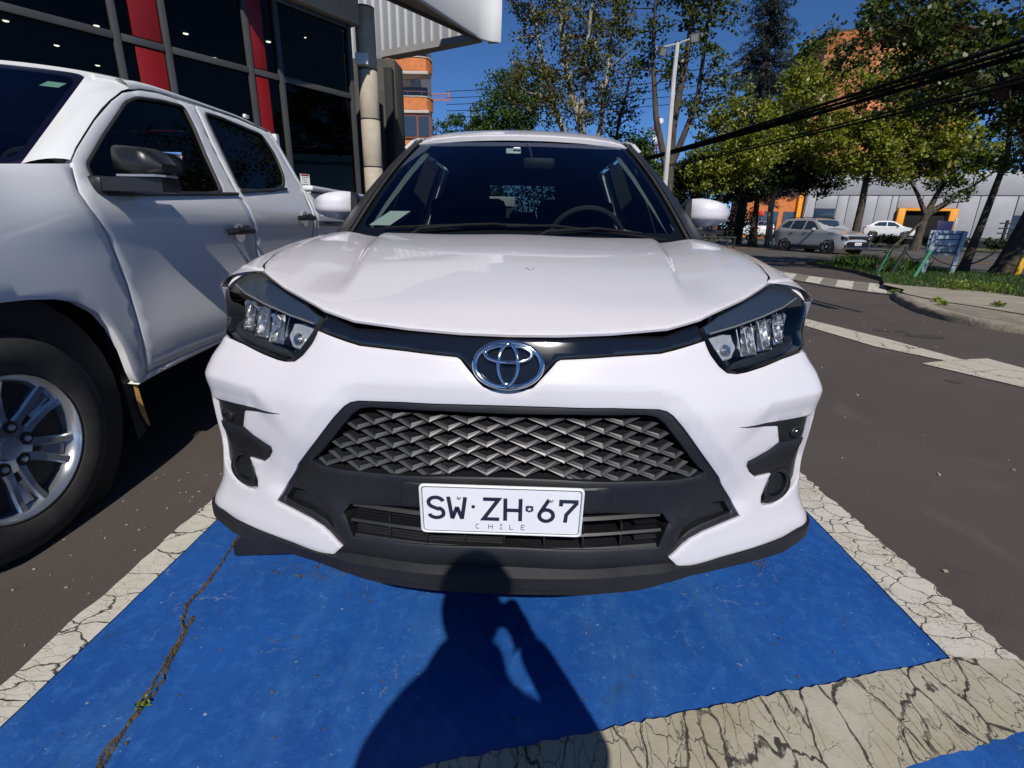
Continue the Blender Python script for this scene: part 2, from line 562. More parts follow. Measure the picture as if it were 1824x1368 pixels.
def leaf_mat(name, c1, c2, trans=.35):
    m = bpy.data.materials.new(name); m.use_nodes = True; nt = m.node_tree; nt.nodes.clear()
    out = nt.nodes.new('ShaderNodeOutputMaterial')
    g = nt.nodes.new('ShaderNodeNewGeometry')
    c = ramp(nt, g.outputs['Random Per Island'], [(0, c1), (.6, c2), (1.0, tuple(min(1, q*1.25) for q in c2))])
    d = nt.nodes.new('ShaderNodeBsdfDiffuse'); t = nt.nodes.new('ShaderNodeBsdfTranslucent'); gl = nt.nodes.new('ShaderNodeBsdfGlossy')
    gl.inputs['Roughness'].default_value = .45; gl.inputs[0].default_value = (.5, .5, .5, 1)
    nt.links.new(c, d.inputs[0])
    tcol = mix(nt, 1.0, c, (1.0, 1.0, .35), 'MULTIPLY')
    nt.links.new(tcol, t.inputs[0])
    m1 = nt.nodes.new('ShaderNodeMixShader'); m1.inputs[0].default_value = trans
    nt.links.new(d.outputs[0], m1.inputs[1]); nt.links.new(t.outputs[0], m1.inputs[2])
    m2 = nt.nodes.new('ShaderNodeMixShader'); m2.inputs[0].default_value = .05
    nt.links.new(m1.outputs[0], m2.inputs[1]); nt.links.new(gl.outputs[0], m2.inputs[2])
    nt.links.new(m2.outputs[0], out.inputs[0])
    return m
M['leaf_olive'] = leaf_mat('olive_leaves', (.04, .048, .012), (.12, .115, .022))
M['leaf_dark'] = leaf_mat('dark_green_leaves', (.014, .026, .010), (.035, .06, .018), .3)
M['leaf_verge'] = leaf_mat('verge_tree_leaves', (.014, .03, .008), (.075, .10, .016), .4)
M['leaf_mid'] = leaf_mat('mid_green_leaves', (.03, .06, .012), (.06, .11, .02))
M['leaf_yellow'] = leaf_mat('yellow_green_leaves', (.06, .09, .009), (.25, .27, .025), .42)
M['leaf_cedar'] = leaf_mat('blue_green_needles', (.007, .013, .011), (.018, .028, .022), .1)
M['leaf_grass'] = leaf_mat('grass_blades', (.02, .05, .012), (.06, .12, .02), .3)
M['leaf_weed'] = leaf_mat('weed_leaves', (.09, .15, .02), (.2, .25, .03), .35)

# ---- ground materials
def asphalt(name, c0, c1, patch=.12):
    m, nt, b = newmat(name); v = tc(nt)
    big = noise(nt, .55, 5, .6, v); fine = noise(nt, 160, 3, .6, v); mid = noise(nt, 9, 4, .6, v)
    c = mix(nt, ramp(nt, big.outputs[0], [(.3, 0.0), (.7, 1.0)]), c0, c1)
    c = mix(nt, ramp(nt, fine.outputs[0], [(.35, .35), (.6, 0.0)]), c, tuple(q*.45 for q in c0))
    c = mix(nt, ramp(nt, fine.outputs[0], [(.66, 0.0), (.74, .35)]), c, tuple(min(1, q*2.2) for q in c1))
    c = mix(nt, ramp(nt, mid.outputs[0], [(.6, 0.0), (.78, .35)]), c, tuple(q*.6 for q in c0))
    st = noise(nt, 1.7, 6, .65, mapping(nt, v, loc=(9, 4, 0)), .7)
    c = mix(nt, ramp(nt, st.outputs[0], [(.60, 0.0), (.72, .45)]), c, tuple(q*.55 for q in c0))
    c = mix(nt, ramp(nt, st.outputs[0], [(.30, .35), (.42, 0.0)]), c, tuple(q*1.35 for q in c1))
    nt.links.new(c, b.inputs['Base Color'])
    b.inputs['Roughness'].default_value = .85
    bump(nt, b, fine.outputs[0], .35, .004)
    return m
M['asphalt'] = asphalt('brown_grey_asphalt', (.070, .057, .048), (.088, .073, .062))
M['road'] = asphalt('road_asphalt', (.075, .068, .060), (.095, .086, .076))

def warp(nt, v, amt, scale):
    n = noise(nt, scale, 3, .6, v)
    a = nt.nodes.new('ShaderNodeVectorMath'); a.operation = 'SUBTRACT'; nt.links.new(n.outputs['Color'], a.inputs[0]); a.inputs[1].default_value = (.5, .5, .5)
    s = nt.nodes.new('ShaderNodeVectorMath'); s.operation = 'SCALE'; nt.links.new(a.outputs[0], s.inputs[0]); s.inputs['Scale'].default_value = amt
    d = nt.nodes.new('ShaderNodeVectorMath'); d.operation = 'ADD'; nt.links.new(v, d.inputs[0]); nt.links.new(s.outputs[0], d.inputs[1])
    return d.outputs[0]

def voro_edge(nt, v, scale, rnd=1.0):
    n = nt.nodes.new('ShaderNodeTexVoronoi'); n.feature = 'DISTANCE_TO_EDGE'
    n.inputs['Scale'].default_value = scale; n.inputs['Randomness'].default_value = rnd
    nt.links.new(v, n.inputs['Vector'])
    return n.outputs['Distance']

def cracked_white(name, rot, stretch, base=(.56, .53, .46), wear=.35, big=9.0, crack=.018, fine=1.0, yellow=(.40, .33, .20)):
    m, nt, b = newmat(name); v = tc(nt)
    w = warp(nt, mapping(nt, v, stretch, (0, 0, rot)), .10, 5)
    w = warp(nt, w, .03, 26)
    e = voro_edge(nt, w, big)
    e2 = voro_edge(nt, w, big*3.3)
    n1 = noise(nt, 3.0, 5, .6, v); n2 = noise(nt, 60, 4, .7, v); n3 = noise(nt, 16, 5, .65, v)
    c = mix(nt, ramp(nt, n1.outputs[0], [(.40, 0.0), (.68, wear)]), base, yellow)
    c = mix(nt, ramp(nt, n3.outputs[0], [(.48, 0.0), (.75, .30)]), c, tuple(q*.62 for q in yellow))
    c = mix(nt, ramp(nt, n2.outputs[0], [(.62, 0.0), (.72, .55)]), c, (.11, .09, .065))
    k1 = ramp(nt, e, [(0, 1.0), (crack*.6, .95), (crack*1.4, 0.0)])
    k2 = math_n(nt, 'MULTIPLY', ramp(nt, e2, [(0, .8), (crack*2.0, 0.0)]), ramp(nt, n1.outputs[0], [(.42, 0.0), (.56, fine)]))
    k = math_n(nt, 'MAXIMUM', k1, k2)
    k = math_n(nt, 'MULTIPLY', k, ramp(nt, n3.outputs[0], [(.28, .35), (.5, 1.0)]))
    c = mix(nt, k, c, (.035, .03, .022))
    nt.links.new(c, b.inputs['Base Color'])
    b.inputs['Roughness'].default_value = .8
    inv = math_n(nt, 'SUBTRACT', 1.0, k)
    h = math_n(nt, 'ADD', inv, math_n(nt, 'MULTIPLY', n3.outputs[0], .55))
    h = math_n(nt, 'ADD', h, math_n(nt, 'MULTIPLY', n2.outputs[0], .25))
    bump(nt, b, h, .55, .006)
    return m
M['border_front'] = cracked_white('cracked_white_paint_front', rad(14), (1.5, .62, 1), base=(.43, .40, .32), big=6.5, crack=.018, wear=.6, yellow=(.30, .25, .14))
M['border_left'] = cracked_white('cracked_white_paint_left', 0, (.75, 1.5, 1), big=7.0, crack=.016, wear=.2, fine=.5)
M['border_right'] = cracked_white('cracked_white_paint_right', 0, (.9, 1.2, 1), big=10.0, crack=.016, wear=.35)
M['lane_white'] = cracked_white('worn_lane_paint', rad(10), (1, 1, 1), base=(.50, .47, .38), wear=.3, big=2.2, crack=.006, fine=.3, yellow=(.38, .34, .24))
M['zebra'] = cracked_white('zebra_paint', 0, (1, 1, 1), base=(.58, .56, .50), wear=.3, big=1.2, crack=.006, fine=.2)

def blue_paint():
    m, nt, b = newmat('blue_bay_paint'); v = tc(nt)
    n1 = noise(nt, 1.6, 6, .6, v); n2 = noise(nt, 22, 5, .7, v); n3 = noise(nt, 150, 3, .6, v); n4 = noise(nt, 5.5, 5, .65, v, .6)
    c = mix(nt, ramp(nt, n1.outputs[0], [(.3, 0.0), (.72, 1.0)]), (.004, .056, .235), (.010, .088, .35))
    c = mix(nt, ramp(nt, n2.outputs[0], [(.48, 0.0), (.72, .55)]), c, (.028, .14, .42))
    c = mix(nt, ramp(nt, n4.outputs[0], [(.62, 0.0), (.72, .6)]), c, (.012, .045, .12))
    n5 = noise(nt, 2.4, 6, .7, mapping(nt, v, (1, .35, 1), (0, 0, .4), (5, 2, 0)), .8)
    c = mix(nt, ramp(nt, n5.outputs[0], [(.50, 0.0), (.72, .5)]), c, (.045, .15, .36))
    n6 = noise(nt, 48, 4, .75, v)
    fl = math_n(nt, 'MULTIPLY', ramp(nt, n6.outputs[0], [(.60, 0.0), (.68, .8)]), ramp(nt, n5.outputs[0], [(.42, 0.0), (.62, 1.0)]))
    c = mix(nt, fl, c, (.075, .20, .45))
    c = mix(nt, ramp(nt, n3.outputs[0], [(.68, 0.0), (.75, .55)]), c, (.10, .25, .5))
    c = mix(nt, ramp(nt, n3.outputs[0], [(.24, .5), (.32, 0.0)]), c, (.006, .03, .10))
    # hairline cracks, only in places
    w = warp(nt, v, .12, 7); w = warp(nt, w, .03, 40)
    e = voro_edge(nt, w, 4.6)
    mask = noise(nt, 2.6, 4, .7, mapping(nt, v, loc=(3.1, 1.7, 0)))
    k = math_n(nt, 'MULTIPLY', ramp(nt, e, [(0, 1.0), (.004, .8), (.009, 0.0)]), ramp(nt, mask.outputs[0], [(.56, 0.0), (.64, .75)]))
    brk = noise(nt, 30, 3, .7, v)
    k = math_n(nt, 'MULTIPLY', k, ramp(nt, brk.outputs[0], [(.42, 0.0), (.55, 1.0)]))
    c = mix(nt, k, c, (.24, .26, .24))
    sp = noise(nt, 75, 2, .5, mapping(nt, v, loc=(7, 3, 0)))
    c = mix(nt, ramp(nt, sp.outputs[0], [(.755, 0.0), (.775, .9)]), c, (.40, .36, .27))
    nt.links.new(c, b.inputs['Base Color'])
    b.inputs['Roughness'].default_value = .62
    h = math_n(nt, 'ADD', math_n(nt, 'MULTIPLY', n3.outputs[0], .6), n2.outputs[0])
    bump(nt, b, h, .3, .004)
    return m
M['blue'] = blue_paint()
M['crackfill'] = P('brown_crack_debris', (.11, .075, .035), .95, nscale=45, var=.7, bscale=160, bstr=1.0, bdist=.01)
M['walk'] = P('sidewalk_concrete', (.30, .265, .205), .9, nscale=2.2, var=.2, bscale=60, bstr=.4, bdist=.004)
M['walkdk'] = P('walkway_paving', (.20, .175, .145), .9, nscale=3, var=.2, bscale=60, bstr=.4, bdist=.004)
M['kerb'] = P('kerb_concrete', (.22, .19, .145), .95, nscale=5, var=.35, bscale=25, bstr=.8, bdist=.012)
M['soil'] = P('dry_soil', (.10, .08, .05), .95, nscale=3, var=.4)
M['roadyellow'] = P('orange_road_line', (.42, .17, .04), .8, nscale=3, var=.3)
M['hedge'] = P('dark_hedge_soil', (.03, .03, .018), .95, nscale=3, var=.4)
M['stain'] = asphalt('stained_asphalt', (.050, .042, .036), (.068, .057, .049))
# ------------------------------------------------------------------ ground, bay, street
def sheet(name, poly, z, mat, kind='structure', res=None):
    mb = MB()
    if res:
        ov, tri, _ = fill2d(poly, (), res, 0)
        mb.v = [(x, y, z) for x, y in ov]
        for t in tri:
            a, b, c = ov[t]
            if np.cross(b - a, c - a) < 0: t = t[::-1]
            mb.f.append(tuple(int(i) for i in t))
    else:
        a = sum(poly[i][0]*poly[(i+1) % len(poly)][1] - poly[(i+1) % len(poly)][0]*poly[i][1] for i in range(len(poly)))
        if a < 0: poly = poly[::-1]
        mb.add([(x, y, z) for x, y in poly], [tuple(range(len(poly)))])
    o = obj(name, mb, mat, smooth=0)
    return tag(o, kind=kind)

sheet('ground', [(-900, -300), (900, -300), (900, 1500), (-900, 1500)], 0, M['asphalt'])
fin = lambda x: .126 + .25*(x - 1.212)        # inner edge of the front border
fout = lambda x: -.081 + .285*(x - 1.221)     # its outer edge
def jag(p, q, n, a, rng):
    out = []
    for i in range(n + 1):
        t = i / n
        d = (q[1] - p[1], p[0] - q[0]); l = math.hypot(*d)
        k = rng.uniform(-a, a) if 0 < i < n else 0
        out.append((p[0] + (q[0]-p[0])*t + d[0]/l*k, p[1] + (q[1]-p[1])*t + d[1]/l*k))
    return out
rg = random.Random(5)
sheet('parking_bay', [(-1.14, fin(-1.14) - .02), (1.24, fin(1.24) - .02), (1.24, 5.6), (-1.14, 5.6)], .004, M['blue'])
sheet('adjoining_bay', [(-2.3, fout(-2.3) + .02), (1.6, fout(1.6) + .02), (1.6, -4.5), (-2.3, -4.5)], .004, M['blue'])
tag(sheet('border_line', jag((-1.225, 5.6), (-1.225, fout(-1.225)), 160, .007, rg) + jag((-1.12, fin(-1.12)), (-1.12, 5.6), 120, .002, rg), .008, M['border_left']))
tag(sheet('border_line', jag((1.220, 5.6), (1.216, fin(1.216)), 120, .002, rg) + jag((1.405, fin(1.405) - .05), (1.368, 1.2), 50, .010, rg) + jag((1.366, 1.3), (1.352, 5.6), 90, .008, rg), .008, M['border_right']))
tag(sheet('border_line', jag((-1.119, fin(-1.119)), (1.217, fin(1.217)), 150, .004, rg) + [(1.405, fin(1.40) - .045)] + jag((1.40, fout(1.40)), (-2.3, fout(-2.3)), 150, .005, rg) + [(-2.3, fin(-2.3))], .012, M['border_front']))

# the long crack with dirt in it, and a weed growing out of it
ck = [(-.985, .66), (-.983, .554), (-.958, .416), (-.945, .302), (-.951, .224), (-.918, .155), (-.885, .116), (-.87, .042), (-.844, -.033), (-.842, -.111), (-.844, -.168), (-.849, -.193), (-.841, -.237), (-.80, -.36), (-.79, -.46)]
pts = densify(ck, .012)[:-40]
pts = np.array([p for p in pts if p[1] > -.47])
mb = MB(); L = []
for i, p in enumerate(pts):
    w = .0028 + .003*rg.random() + (.002 if .05 < p[1] < .4 else 0)
    jx, jy = rg.uniform(-.003, .003), rg.uniform(-.003, .003)
    L.append((p[0]+jx-w, p[1]+jy, .005)); L.append((p[0]+jx, p[1]+jy, .009 + rg.uniform(0, .004))); L.append((p[0]+jx+w, p[1]+jy, .005))
mb.v = L
for i in range(len(pts) - 1):
    for k in (0, 1): mb.f.append((3*i+k, 3*i+k+1, 3*i+k+4, 3*i+k+3))
tag(obj('pavement_crack', mb, M['crackfill'], smooth=0), kind='structure')
def leaf_clump(mb, c, r, n, s, rng, up=.6):
    for i in range(n):
        a = rng.uniform(0, 2*PI); d = r*rng.random()
        p = Vector((c[0]+math.cos(a)*d, c[1]+math.sin(a)*d, c[2]+rng.uniform(0, r*up)))
        u = Vector((rng.uniform(-1, 1), rng.uniform(-1, 1), rng.uniform(-.2, .9))).normalized()*s*rng.uniform(.6, 1.2)
        w = u.cross(Vector((rng.uniform(-1, 1), rng.uniform(-1, 1), rng.uniform(-1, 1)))).normalized()*s*.35
        mb.add([p, p+u*.5+w, p+u, p+u*.5-w], [(0, 1, 2, 3)])
mb = MB(); leaf_clump(mb, (-.843, -.10, .006), .016, 34, .011, rg)
tag(obj('weed', mb, M['leaf_weed'], smooth=0), 'small green weed sprouting from the long crack in the blue bay', 'weed')
mb = MB()
for i in range(260):      # crumbs and dry bits lying about
    if i < 110: x, y = rg.gauss(-.60, .13), rg.gauss(.40, .03)
    elif i < 150: x, y = rg.gauss(.875, .02), rg.gauss(.525, .02)
    else: x, y = rg.uniform(-1.05, 1.15), rg.uniform(-.2, .6)
    if y < fin(x) + .03: continue
    s = rg.uniform(.0015, .0045)
    mb.box((x, y, .004 + s*.4), (s*rg.uniform(.7, 2), s, s*.8), rot=Matrix.Rotation(rg.uniform(0, 3), 4, 'Z'))
tag(obj('dirt_crumbs', mb, M['crackfill'], smooth=0), 'brown crumbs of dirt scattered on the blue bay paint', 'dirt', kind='stuff')
mb = MB()
for i in range(90):
    x, y = rg.uniform(1.5, 6), rg.uniform(.2, 9)
    if x > 5.4 and y < 9: continue
    s = rg.uniform(.004, .012)
    mb.box((x, y, .004), (s*1.6, s, s*.5), rot=Matrix.Rotation(rg.uniform(0, 3), 4, 'Z'))
for i in range(60):
    x, y = rg.uniform(-1.62, -1.26), rg.uniform(-.4, 1.2); s = rg.uniform(.002, .005)
    mb.box((x, y, .003), (s*2, s, s*.6), rot=Matrix.Rotation(rg.uniform(0, 3), 4, 'Z'))
tag(obj('gravel_bits', mb, M['walk'], smooth=0), 'pale grit lying on the brown asphalt lanes', 'gravel', kind='stuff')

# white lane line ending in an arrow
sheet('lane_arrow', [(2.05, 12.6), (2.37, 12.6), (3.70, 5.57), (3.96, 4.38), (4.06, 3.59), (4.34, 3.65), (4.37, 3.33), (4.78, .79), (3.83, 2.74), (3.55, 3.40), (3.85, 3.52), (3.57, 4.04), (3.43, 5.05)], .008, M['lane_white'])

# street beyond
sheet('road', [(-2, 95), (3.0, 62), (7.6, 32), (9.5, 19.4), (10.1, 16.0), (11.2, 11.8), (13.4, 5), (16.5, -8), (40, -8), (30.5, 20), (27.8, 28.6), (26.4, 36), (23, 46), (19, 62), (15, 95)], .004, M['road'])
def strip(name, pts, w, z, mat):
    P_ = [np.array(p, float) for p in pts]; l = []; r = []
    for i, p in enumerate(P_):
        d = P_[min(i+1, len(P_)-1)] - P_[max(i-1, 0)]; d /= np.hypot(*d); n = np.array([-d[1], d[0]])
        l.append(tuple(p + n*w/2)); r.append(tuple(p - n*w/2))
    return sheet(name, l + r[::-1], z, mat)
strip('edge_line', [(7.6, 29), (9.85, 17.3), (10.05, 15.6), (10.25, 14.2)], .14, .010, M['zebra'])
strip('centre_line', [(9.5, 42), (12.55, 31.2), (13.94, 28), (15.3, 22.8), (15.8, 21.6), (17.05, 20.2), (18.2, 17.6), (20, 12)], .16, .010, M['roadyellow'])
strip('centre_line', [(9.85, 42), (12.9, 31.3), (14.3, 28.1), (15.65, 22.9), (16.15, 21.7), (17.4, 20.3), (18.55, 17.7), (20.35, 12)], .16, .010, M['roadyellow'])
strip('far_edge_line', [(15, 60), (17.3, 42), (18.5, 36), (20.6, 30.3), (20.9, 28.6), (22.6, 22), (25, 12)], .16, .010, M['zebra'])

# raised walkway with zebra blocks, dark joint along its near edge
near = [(6.02, 16), (6.12, 13.4), (6.15, 12.4), (6.18, 10.7), (6.3, 9.47), (6.53, 8.77), (6.86, 8.45)]
far = [(7.86, 10.1), (7.77, 10.65), (7.41, 11.32), (7.17, 12.23), (7.13, 13.25), (7.01, 14.36), (7.06, 16)]
sheet('walkway', near + far, .008, M['walkdk'])
for q in ([(6.66, 13.57), (6.99, 13.3), (6.2, 11.97), (6.15, 12.3)], [(6.9, 12.82), (7.06, 12.45), (6.20, 10.97), (6.17, 11.4)],
          [(7.09, 11.92), (7.25, 11.58), (6.34, 10.1), (6.27, 10.55)], [(7.33, 11.12), (7.50, 10.80), (6.51, 9.25), (6.43, 9.69)],
          [(7.68, 10.54), (7.81, 10.23), (6.77, 8.62), (6.60, 8.92)]):
    sheet('zebra_block', q, .012, M['zebra'])
strip('walkway_joint', [(6.09, 13.4), (6.12, 12.4), (6.15, 10.7), (6.27, 9.47), (6.50, 8.74), (6.83, 8.42)], .07, .013, M['blackmat'])

# kerbed island with worn concrete, then the grass verge with trees
kb = [(7.05, 8.75), (6.9, 8.65), (6.61, 8.28), (6.29, 7.73), (5.92, 6.98), (5.69, 6.35), (5.61, 5.9), (5.60, 5.58), (5.67, 5.28), (5.80, 5.02), (6.3, 4.5), (7.5, 3.9), (10, 3.2), (15, 2.2)]
kd = densify(kb, .09)[:-130]
kd = np.array([p for p in kd])
mb = MB(); n = len(kd)
hs = [min(.10, .02 + .10*i/14) for i in range(n)]
prof = [(0, 0), (.008, .55), (.022, .85), (.05, 1.0), (.14, 1.02), (.16, .8)]
for i in range(n):
    d = kd[min(i+1, n-1)] - kd[max(i-1, 0)]; d /= np.hypot(*d); nr = np.array([-d[1], d[0]])
    for (o_, h_) in prof:
        j = rg.uniform(-.012, .012) if .004 < o_ < .1 else 0
        q = kd[i] + nr*(o_ + j)
        mb.v.append((q[0], q[1], max(0, hs[i]*h_ + (rg.uniform(-.012, .008) if .004 < o_ < .06 else 0))))
for i in range(n-1):
    for k in range(len(prof)-1):
        a = i*len(prof)+k; mb.f.append((a, a+len(prof), a+len(prof)+1, a+1))
tag(obj('kerb', mb, M['kerb'], smooth=60), kind='structure')
inner = []
for i in range(n):
    d = kd[min(i+1, n-1)] - kd[max(i-1, 0)]; d /= np.hypot(*d)
    inner.append((kd[i][0] - d[1]*.15, kd[i][1] + d[0]*.15))
edge = [(7.46, 9.75), (7.52, 9.28), (7.98, 8.98), (8.39, 8.74), (8.5, 7.67), (8.8, 6.4), (9.8, 5.2), (12, 4.4), (15, 3.9)]
sheet('sidewalk', inner[2:] + edge[::-1] + [(7.2, 9.4)], .098, M['walk'])
strip('sidewalk_joint', [(6.72, 8.3), (6.52, 7.86), (6.46, 6.98), (6.55, 6.52), (6.66, 5.78), (7.0, 5.0), (7.6, 4.5)], .075, .103, M['blackmat'])
sheet('sidewalk_patch', [(6.05, 6.6), (6.35, 6.5), (6.5, 6.2), (6.6, 5.7), (6.95, 4.95), (7.4, 4.35), (6.4, 4.75), (5.95, 5.2), (5.83, 5.6), (5.86, 6.0)], .102, M['kerb'])
mb = MB(); mb.prism(edge + [(15, 6), (13.1, 10.5), (11.6, 14.2), (10.6, 16.6), (9.4, 16.4), (9.0, 13.2), (8.3, 11.0), (7.8, 10.3)], 0, .095)
tag(obj('grass_verge', mb, M['soil'], smooth=0), kind='structure')
verge = np.array(edge + [(15, 6), (13.1, 10.5), (11.6, 14.2), (10.6, 16.6), (9.4, 16.4), (9.0, 13.2), (8.3, 11.0), (7.8, 10.3)])
def grass(name, poly, z, n, h, mat, label, seed):
    r = np.random.default_rng(seed); poly = np.array(poly)
    lo, hi = poly.min(0), poly.max(0)
    q = r.uniform(lo, hi, (n*3, 2)); q = q[_inside(q[:, 0], q[:, 1], [poly])][:n]; k = len(q)
    a = r.uniform(0, 2*PI, k); hh = h*r.uniform(.5, 1.3, k); w = h*.09
    lean = r.normal(0, .45, (k, 2))*hh[:, None]
    b0 = np.stack([q[:, 0]+np.cos(a)*w, q[:, 1]+np.sin(a)*w, np.full(k, z)], 1)
    b1 = np.stack([q[:, 0]-np.cos(a)*w, q[:, 1]-np.sin(a)*w, np.full(k, z)], 1)
    t = np.stack([q[:, 0]+lean[:, 0], q[:, 1]+lean[:, 1], z+hh], 1)
    V = np.stack([b0, b1, t], 1).reshape(-1, 3)
    me = bpy.data.meshes.new(name); me.vertices.add(3*k); me.vertices.foreach_set('co', V.ravel())
    me.loops.add(3*k); me.loops.foreach_set('vertex_index', np.arange(3*k)); me.polygons.add(k)
    me.polygons.foreach_set('loop_start', np.arange(k)*3); me.update(); me.validate()
    me.materials.append(mat); o = bpy.data.objects.new(name, me); COL.objects.link(o); WM[o.name] = Matrix()
    return tag(o, label, 'grass', kind='stuff')
grass('grass', verge, .095, 26000, .09, M['leaf_grass'], 'short green grass on the verge beside the sidewalk', 3)
grass('tall_grass', [(9.0, 12.2), (10.4, 12.6), (10.6, 15.4), (9.5, 15.2)], .095, 1600, .32, M['leaf_grass'], 'taller weeds around the leaning verge posts', 4)
mb = MB()
for c, r_, k in (((7.02, 8.75, .01), .10, 70), ((6.95, 6.55, .1), .09, 60), ((8.15, 8.7, .1), .35, 260), ((8.55, 8.5, .1), .3, 160), ((6.35, 6.9, .1), .1, 40), ((6.15, 6.55, .1), .1, 40)):
    leaf_clump(mb, c, r_, k, .05, rg, .5)
tag(obj('weeds', mb, M['leaf_weed'], smooth=0), 'yellow green weeds along the sidewalk edge and kerb', 'weeds', kind='stuff')
# far side: verge, low terrace with the parked cars
fk = [(14.8, 95), (19, 62), (23, 46), (26.4, 36), (27.8, 28.6), (30.5, 20), (40, -8)]
sheet('far_verge', fk + [(60, -8), (40, 24), (34, 40), (30, 60), (26, 95)], .04, M['soil'])
grass('far_grass', [(19, 62), (23, 46), (26.4, 36), (27.8, 28.6), (30.5, 20), (33, 20), (30.5, 30), (28.5, 38), (25, 50), (21.5, 62)], .04, 14000, .14, M['leaf_weed'], 'sunlit yellow green grass along the far kerb', 6)
mb = MB(); mb.prism([(26, 95), (30, 60), (34, 40), (40, 24), (60, -8), (200, -8), (200, 95)], 0, .55)
tag(obj('terrace', mb, M['road'], smooth=0), kind='structure')
mb = MB()
for i in range(len(fk)-1):
    a, b = Vector((*fk[i], 0)), Vector((*fk[i+1], 0)); d = (b-a).normalized(); nn = Vector((-d.y, d.x, 0))*.15
    mb.add([a, b, b+nn, a+nn, a+Vector((0,0,.13)), b+Vector((0,0,.13)), b+nn+Vector((0,0,.13)), a+nn+Vector((0,0,.13))], [(0,1,5,4), (3,7,6,2), (4,5,6,7)])
tag(obj('far_kerb', mb, M['walk'], smooth=0), kind='structure')

def blot(cx_, cy_, rx, ry, seed):
    r = random.Random(seed); n = 22
    sheet('asphalt_stain', [(cx_ + rx*math.cos(2*PI*i/n)*r.uniform(.6, 1.1), cy_ + ry*math.sin(2*PI*i/n)*r.uniform(.6, 1.1)) for i in range(n)], .004, M['stain'])
blot(4.33, 4.95, .20, .13, 1); blot(4.50, 4.66, .22, .14, 2); blot(3.42, 2.87, .07, .05, 3)
# ------------------------------------------------------------------ showroom, canopy, houses
A_ = rad(33)
FM = Matrix(((math.sin(A_), -math.cos(A_), 0, -2.6), (math.cos(A_), math.sin(A_), 0, 8.3), (0, 0, 1, 0), (0, 0, 0, 1)))   # x along the glass front, y inwards
show = root('showroom', 'glass fronted car showroom with red stripes behind the white pickup', 'building', (-5.5, 5.5, 0))
vt = [-9.6, -8.1, -6.6, -5.1, -3.55, -3.04, -2.04, -1.60, -.38]
zb, zt, ztop = .12, 2.97, 3.95
for t in vt:
    obj('mullion', MB().box((t, 0, (zb+ztop)/2), (.065, .11, ztop-zb), M=FM, bev=.004), M['mullion'], show)
for i in range(len(vt)-1):
    a, b = vt[i]+.034, vt[i+1]-.034
    for z0, z1 in ((zb+.06, zt-.035), (zt+.035, ztop-.05)):
        obj('glass_pane', MB().box(((a+b)/2, .0, (z0+z1)/2), (b-a, .010, z1-z0), M=FM), M['shopglass'], show, smooth=0)
    for z in (zb+.03, zt, ztop-.025):
        obj('transom', MB().box(((a+b)/2, .002, z), (b-a-.002, .09, .065 if z != zt else .075), M=FM, bev=.004), M['mullion'], show)
for t0, t1 in ((-3.38, -3.09), (-2.0, -1.80)):
    for z0, z1 in ((zb+.1, zt-.05), (zt+.05, ztop-.06)):
        obj('red_stripe', MB().box(((t0+t1)/2, -.018, (z0+z1)/2), (t1-t0, .02, z1-z0), M=FM, bev=.003), M['redpanel'], show)
obj('plinth', MB().box((-5, .05, .06), (9.4, .3, .12), M=FM, bev=.01), M['stone'], show)
obj('parapet', MB().box((-5.0, .10, 4.7), (9.5, .5, 1.49), M=FM, bev=.01), M['dkbeige'], show)
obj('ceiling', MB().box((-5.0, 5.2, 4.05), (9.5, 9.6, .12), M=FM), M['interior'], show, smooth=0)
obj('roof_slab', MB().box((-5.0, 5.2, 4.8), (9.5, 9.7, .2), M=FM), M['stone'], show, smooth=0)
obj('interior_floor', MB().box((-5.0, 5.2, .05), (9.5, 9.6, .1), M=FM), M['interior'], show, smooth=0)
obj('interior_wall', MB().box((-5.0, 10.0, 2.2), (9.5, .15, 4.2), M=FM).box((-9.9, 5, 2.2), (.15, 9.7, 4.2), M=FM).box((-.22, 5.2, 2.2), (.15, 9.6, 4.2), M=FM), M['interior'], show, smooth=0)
FI = FM.inverted()
for q in [(-7.46, 7.23), (-6.26, 7.37), (-7.67, 8.28), (-7.9, 9.38), (-5.13, 7.64), (-5.4, 8.81), (-6.97, 10.73), (-5.65, 9.93), (-4.03, 7.94), (-4.26, 9.03), (-3.35, 7.75), (-4.75, 11.16), (-4.99, 12.21), (-6.6, 9.0), (-8.8, 8.2), (-9.3, 10.2), (-8.1, 11.6), (-3.6, 9.9)]:
    p = FI @ Vector((q[0], q[1], 0)); s_ = (3.985 - 1.11) / (3.7 - 1.11)
    w = Vector((.029, -.979, 0)) + (Vector((q[0], q[1], 0)) - Vector((.029, -.979, 0))) * s_
    obj('downlight', MB().lathe([(.0, 0), (.028, 0), (.036, .003), (.042, .010)], 12, Matrix.Translation((w.x, w.y, 3.978))), M['dim'], show)
obj('counter', MB().box((-2.3, 5.5, .65), (2.6, .6, 1.1), M=FM, bev=.02).box((-2.3, 5.5, 1.22), (2.7, .7, .04), M=FM), M['mullion'], show)
obj('desk', MB().box((-5.3, 6.0, .74), (1.8, .8, .05), M=FM).box((-6.1, 6, .38), (.06, .7, .7), M=FM).box((-4.5, 6, .38), (.06, .7, .7), M=FM), M['mullion'], show)
obj('blue_sign', MB().box((-.75, .9, 2.35), (.10, .04, .42), M=FM, bev=.005).box((-.74, .9, 1.1), (.035, .03, 2.1), M=FM), P('blue_banner', (.02, .10, .35), .5), show)
mb = MB()
for i, (s, w) in enumerate(((0, .33), (.30, .30), (.58, .28))):
    pass
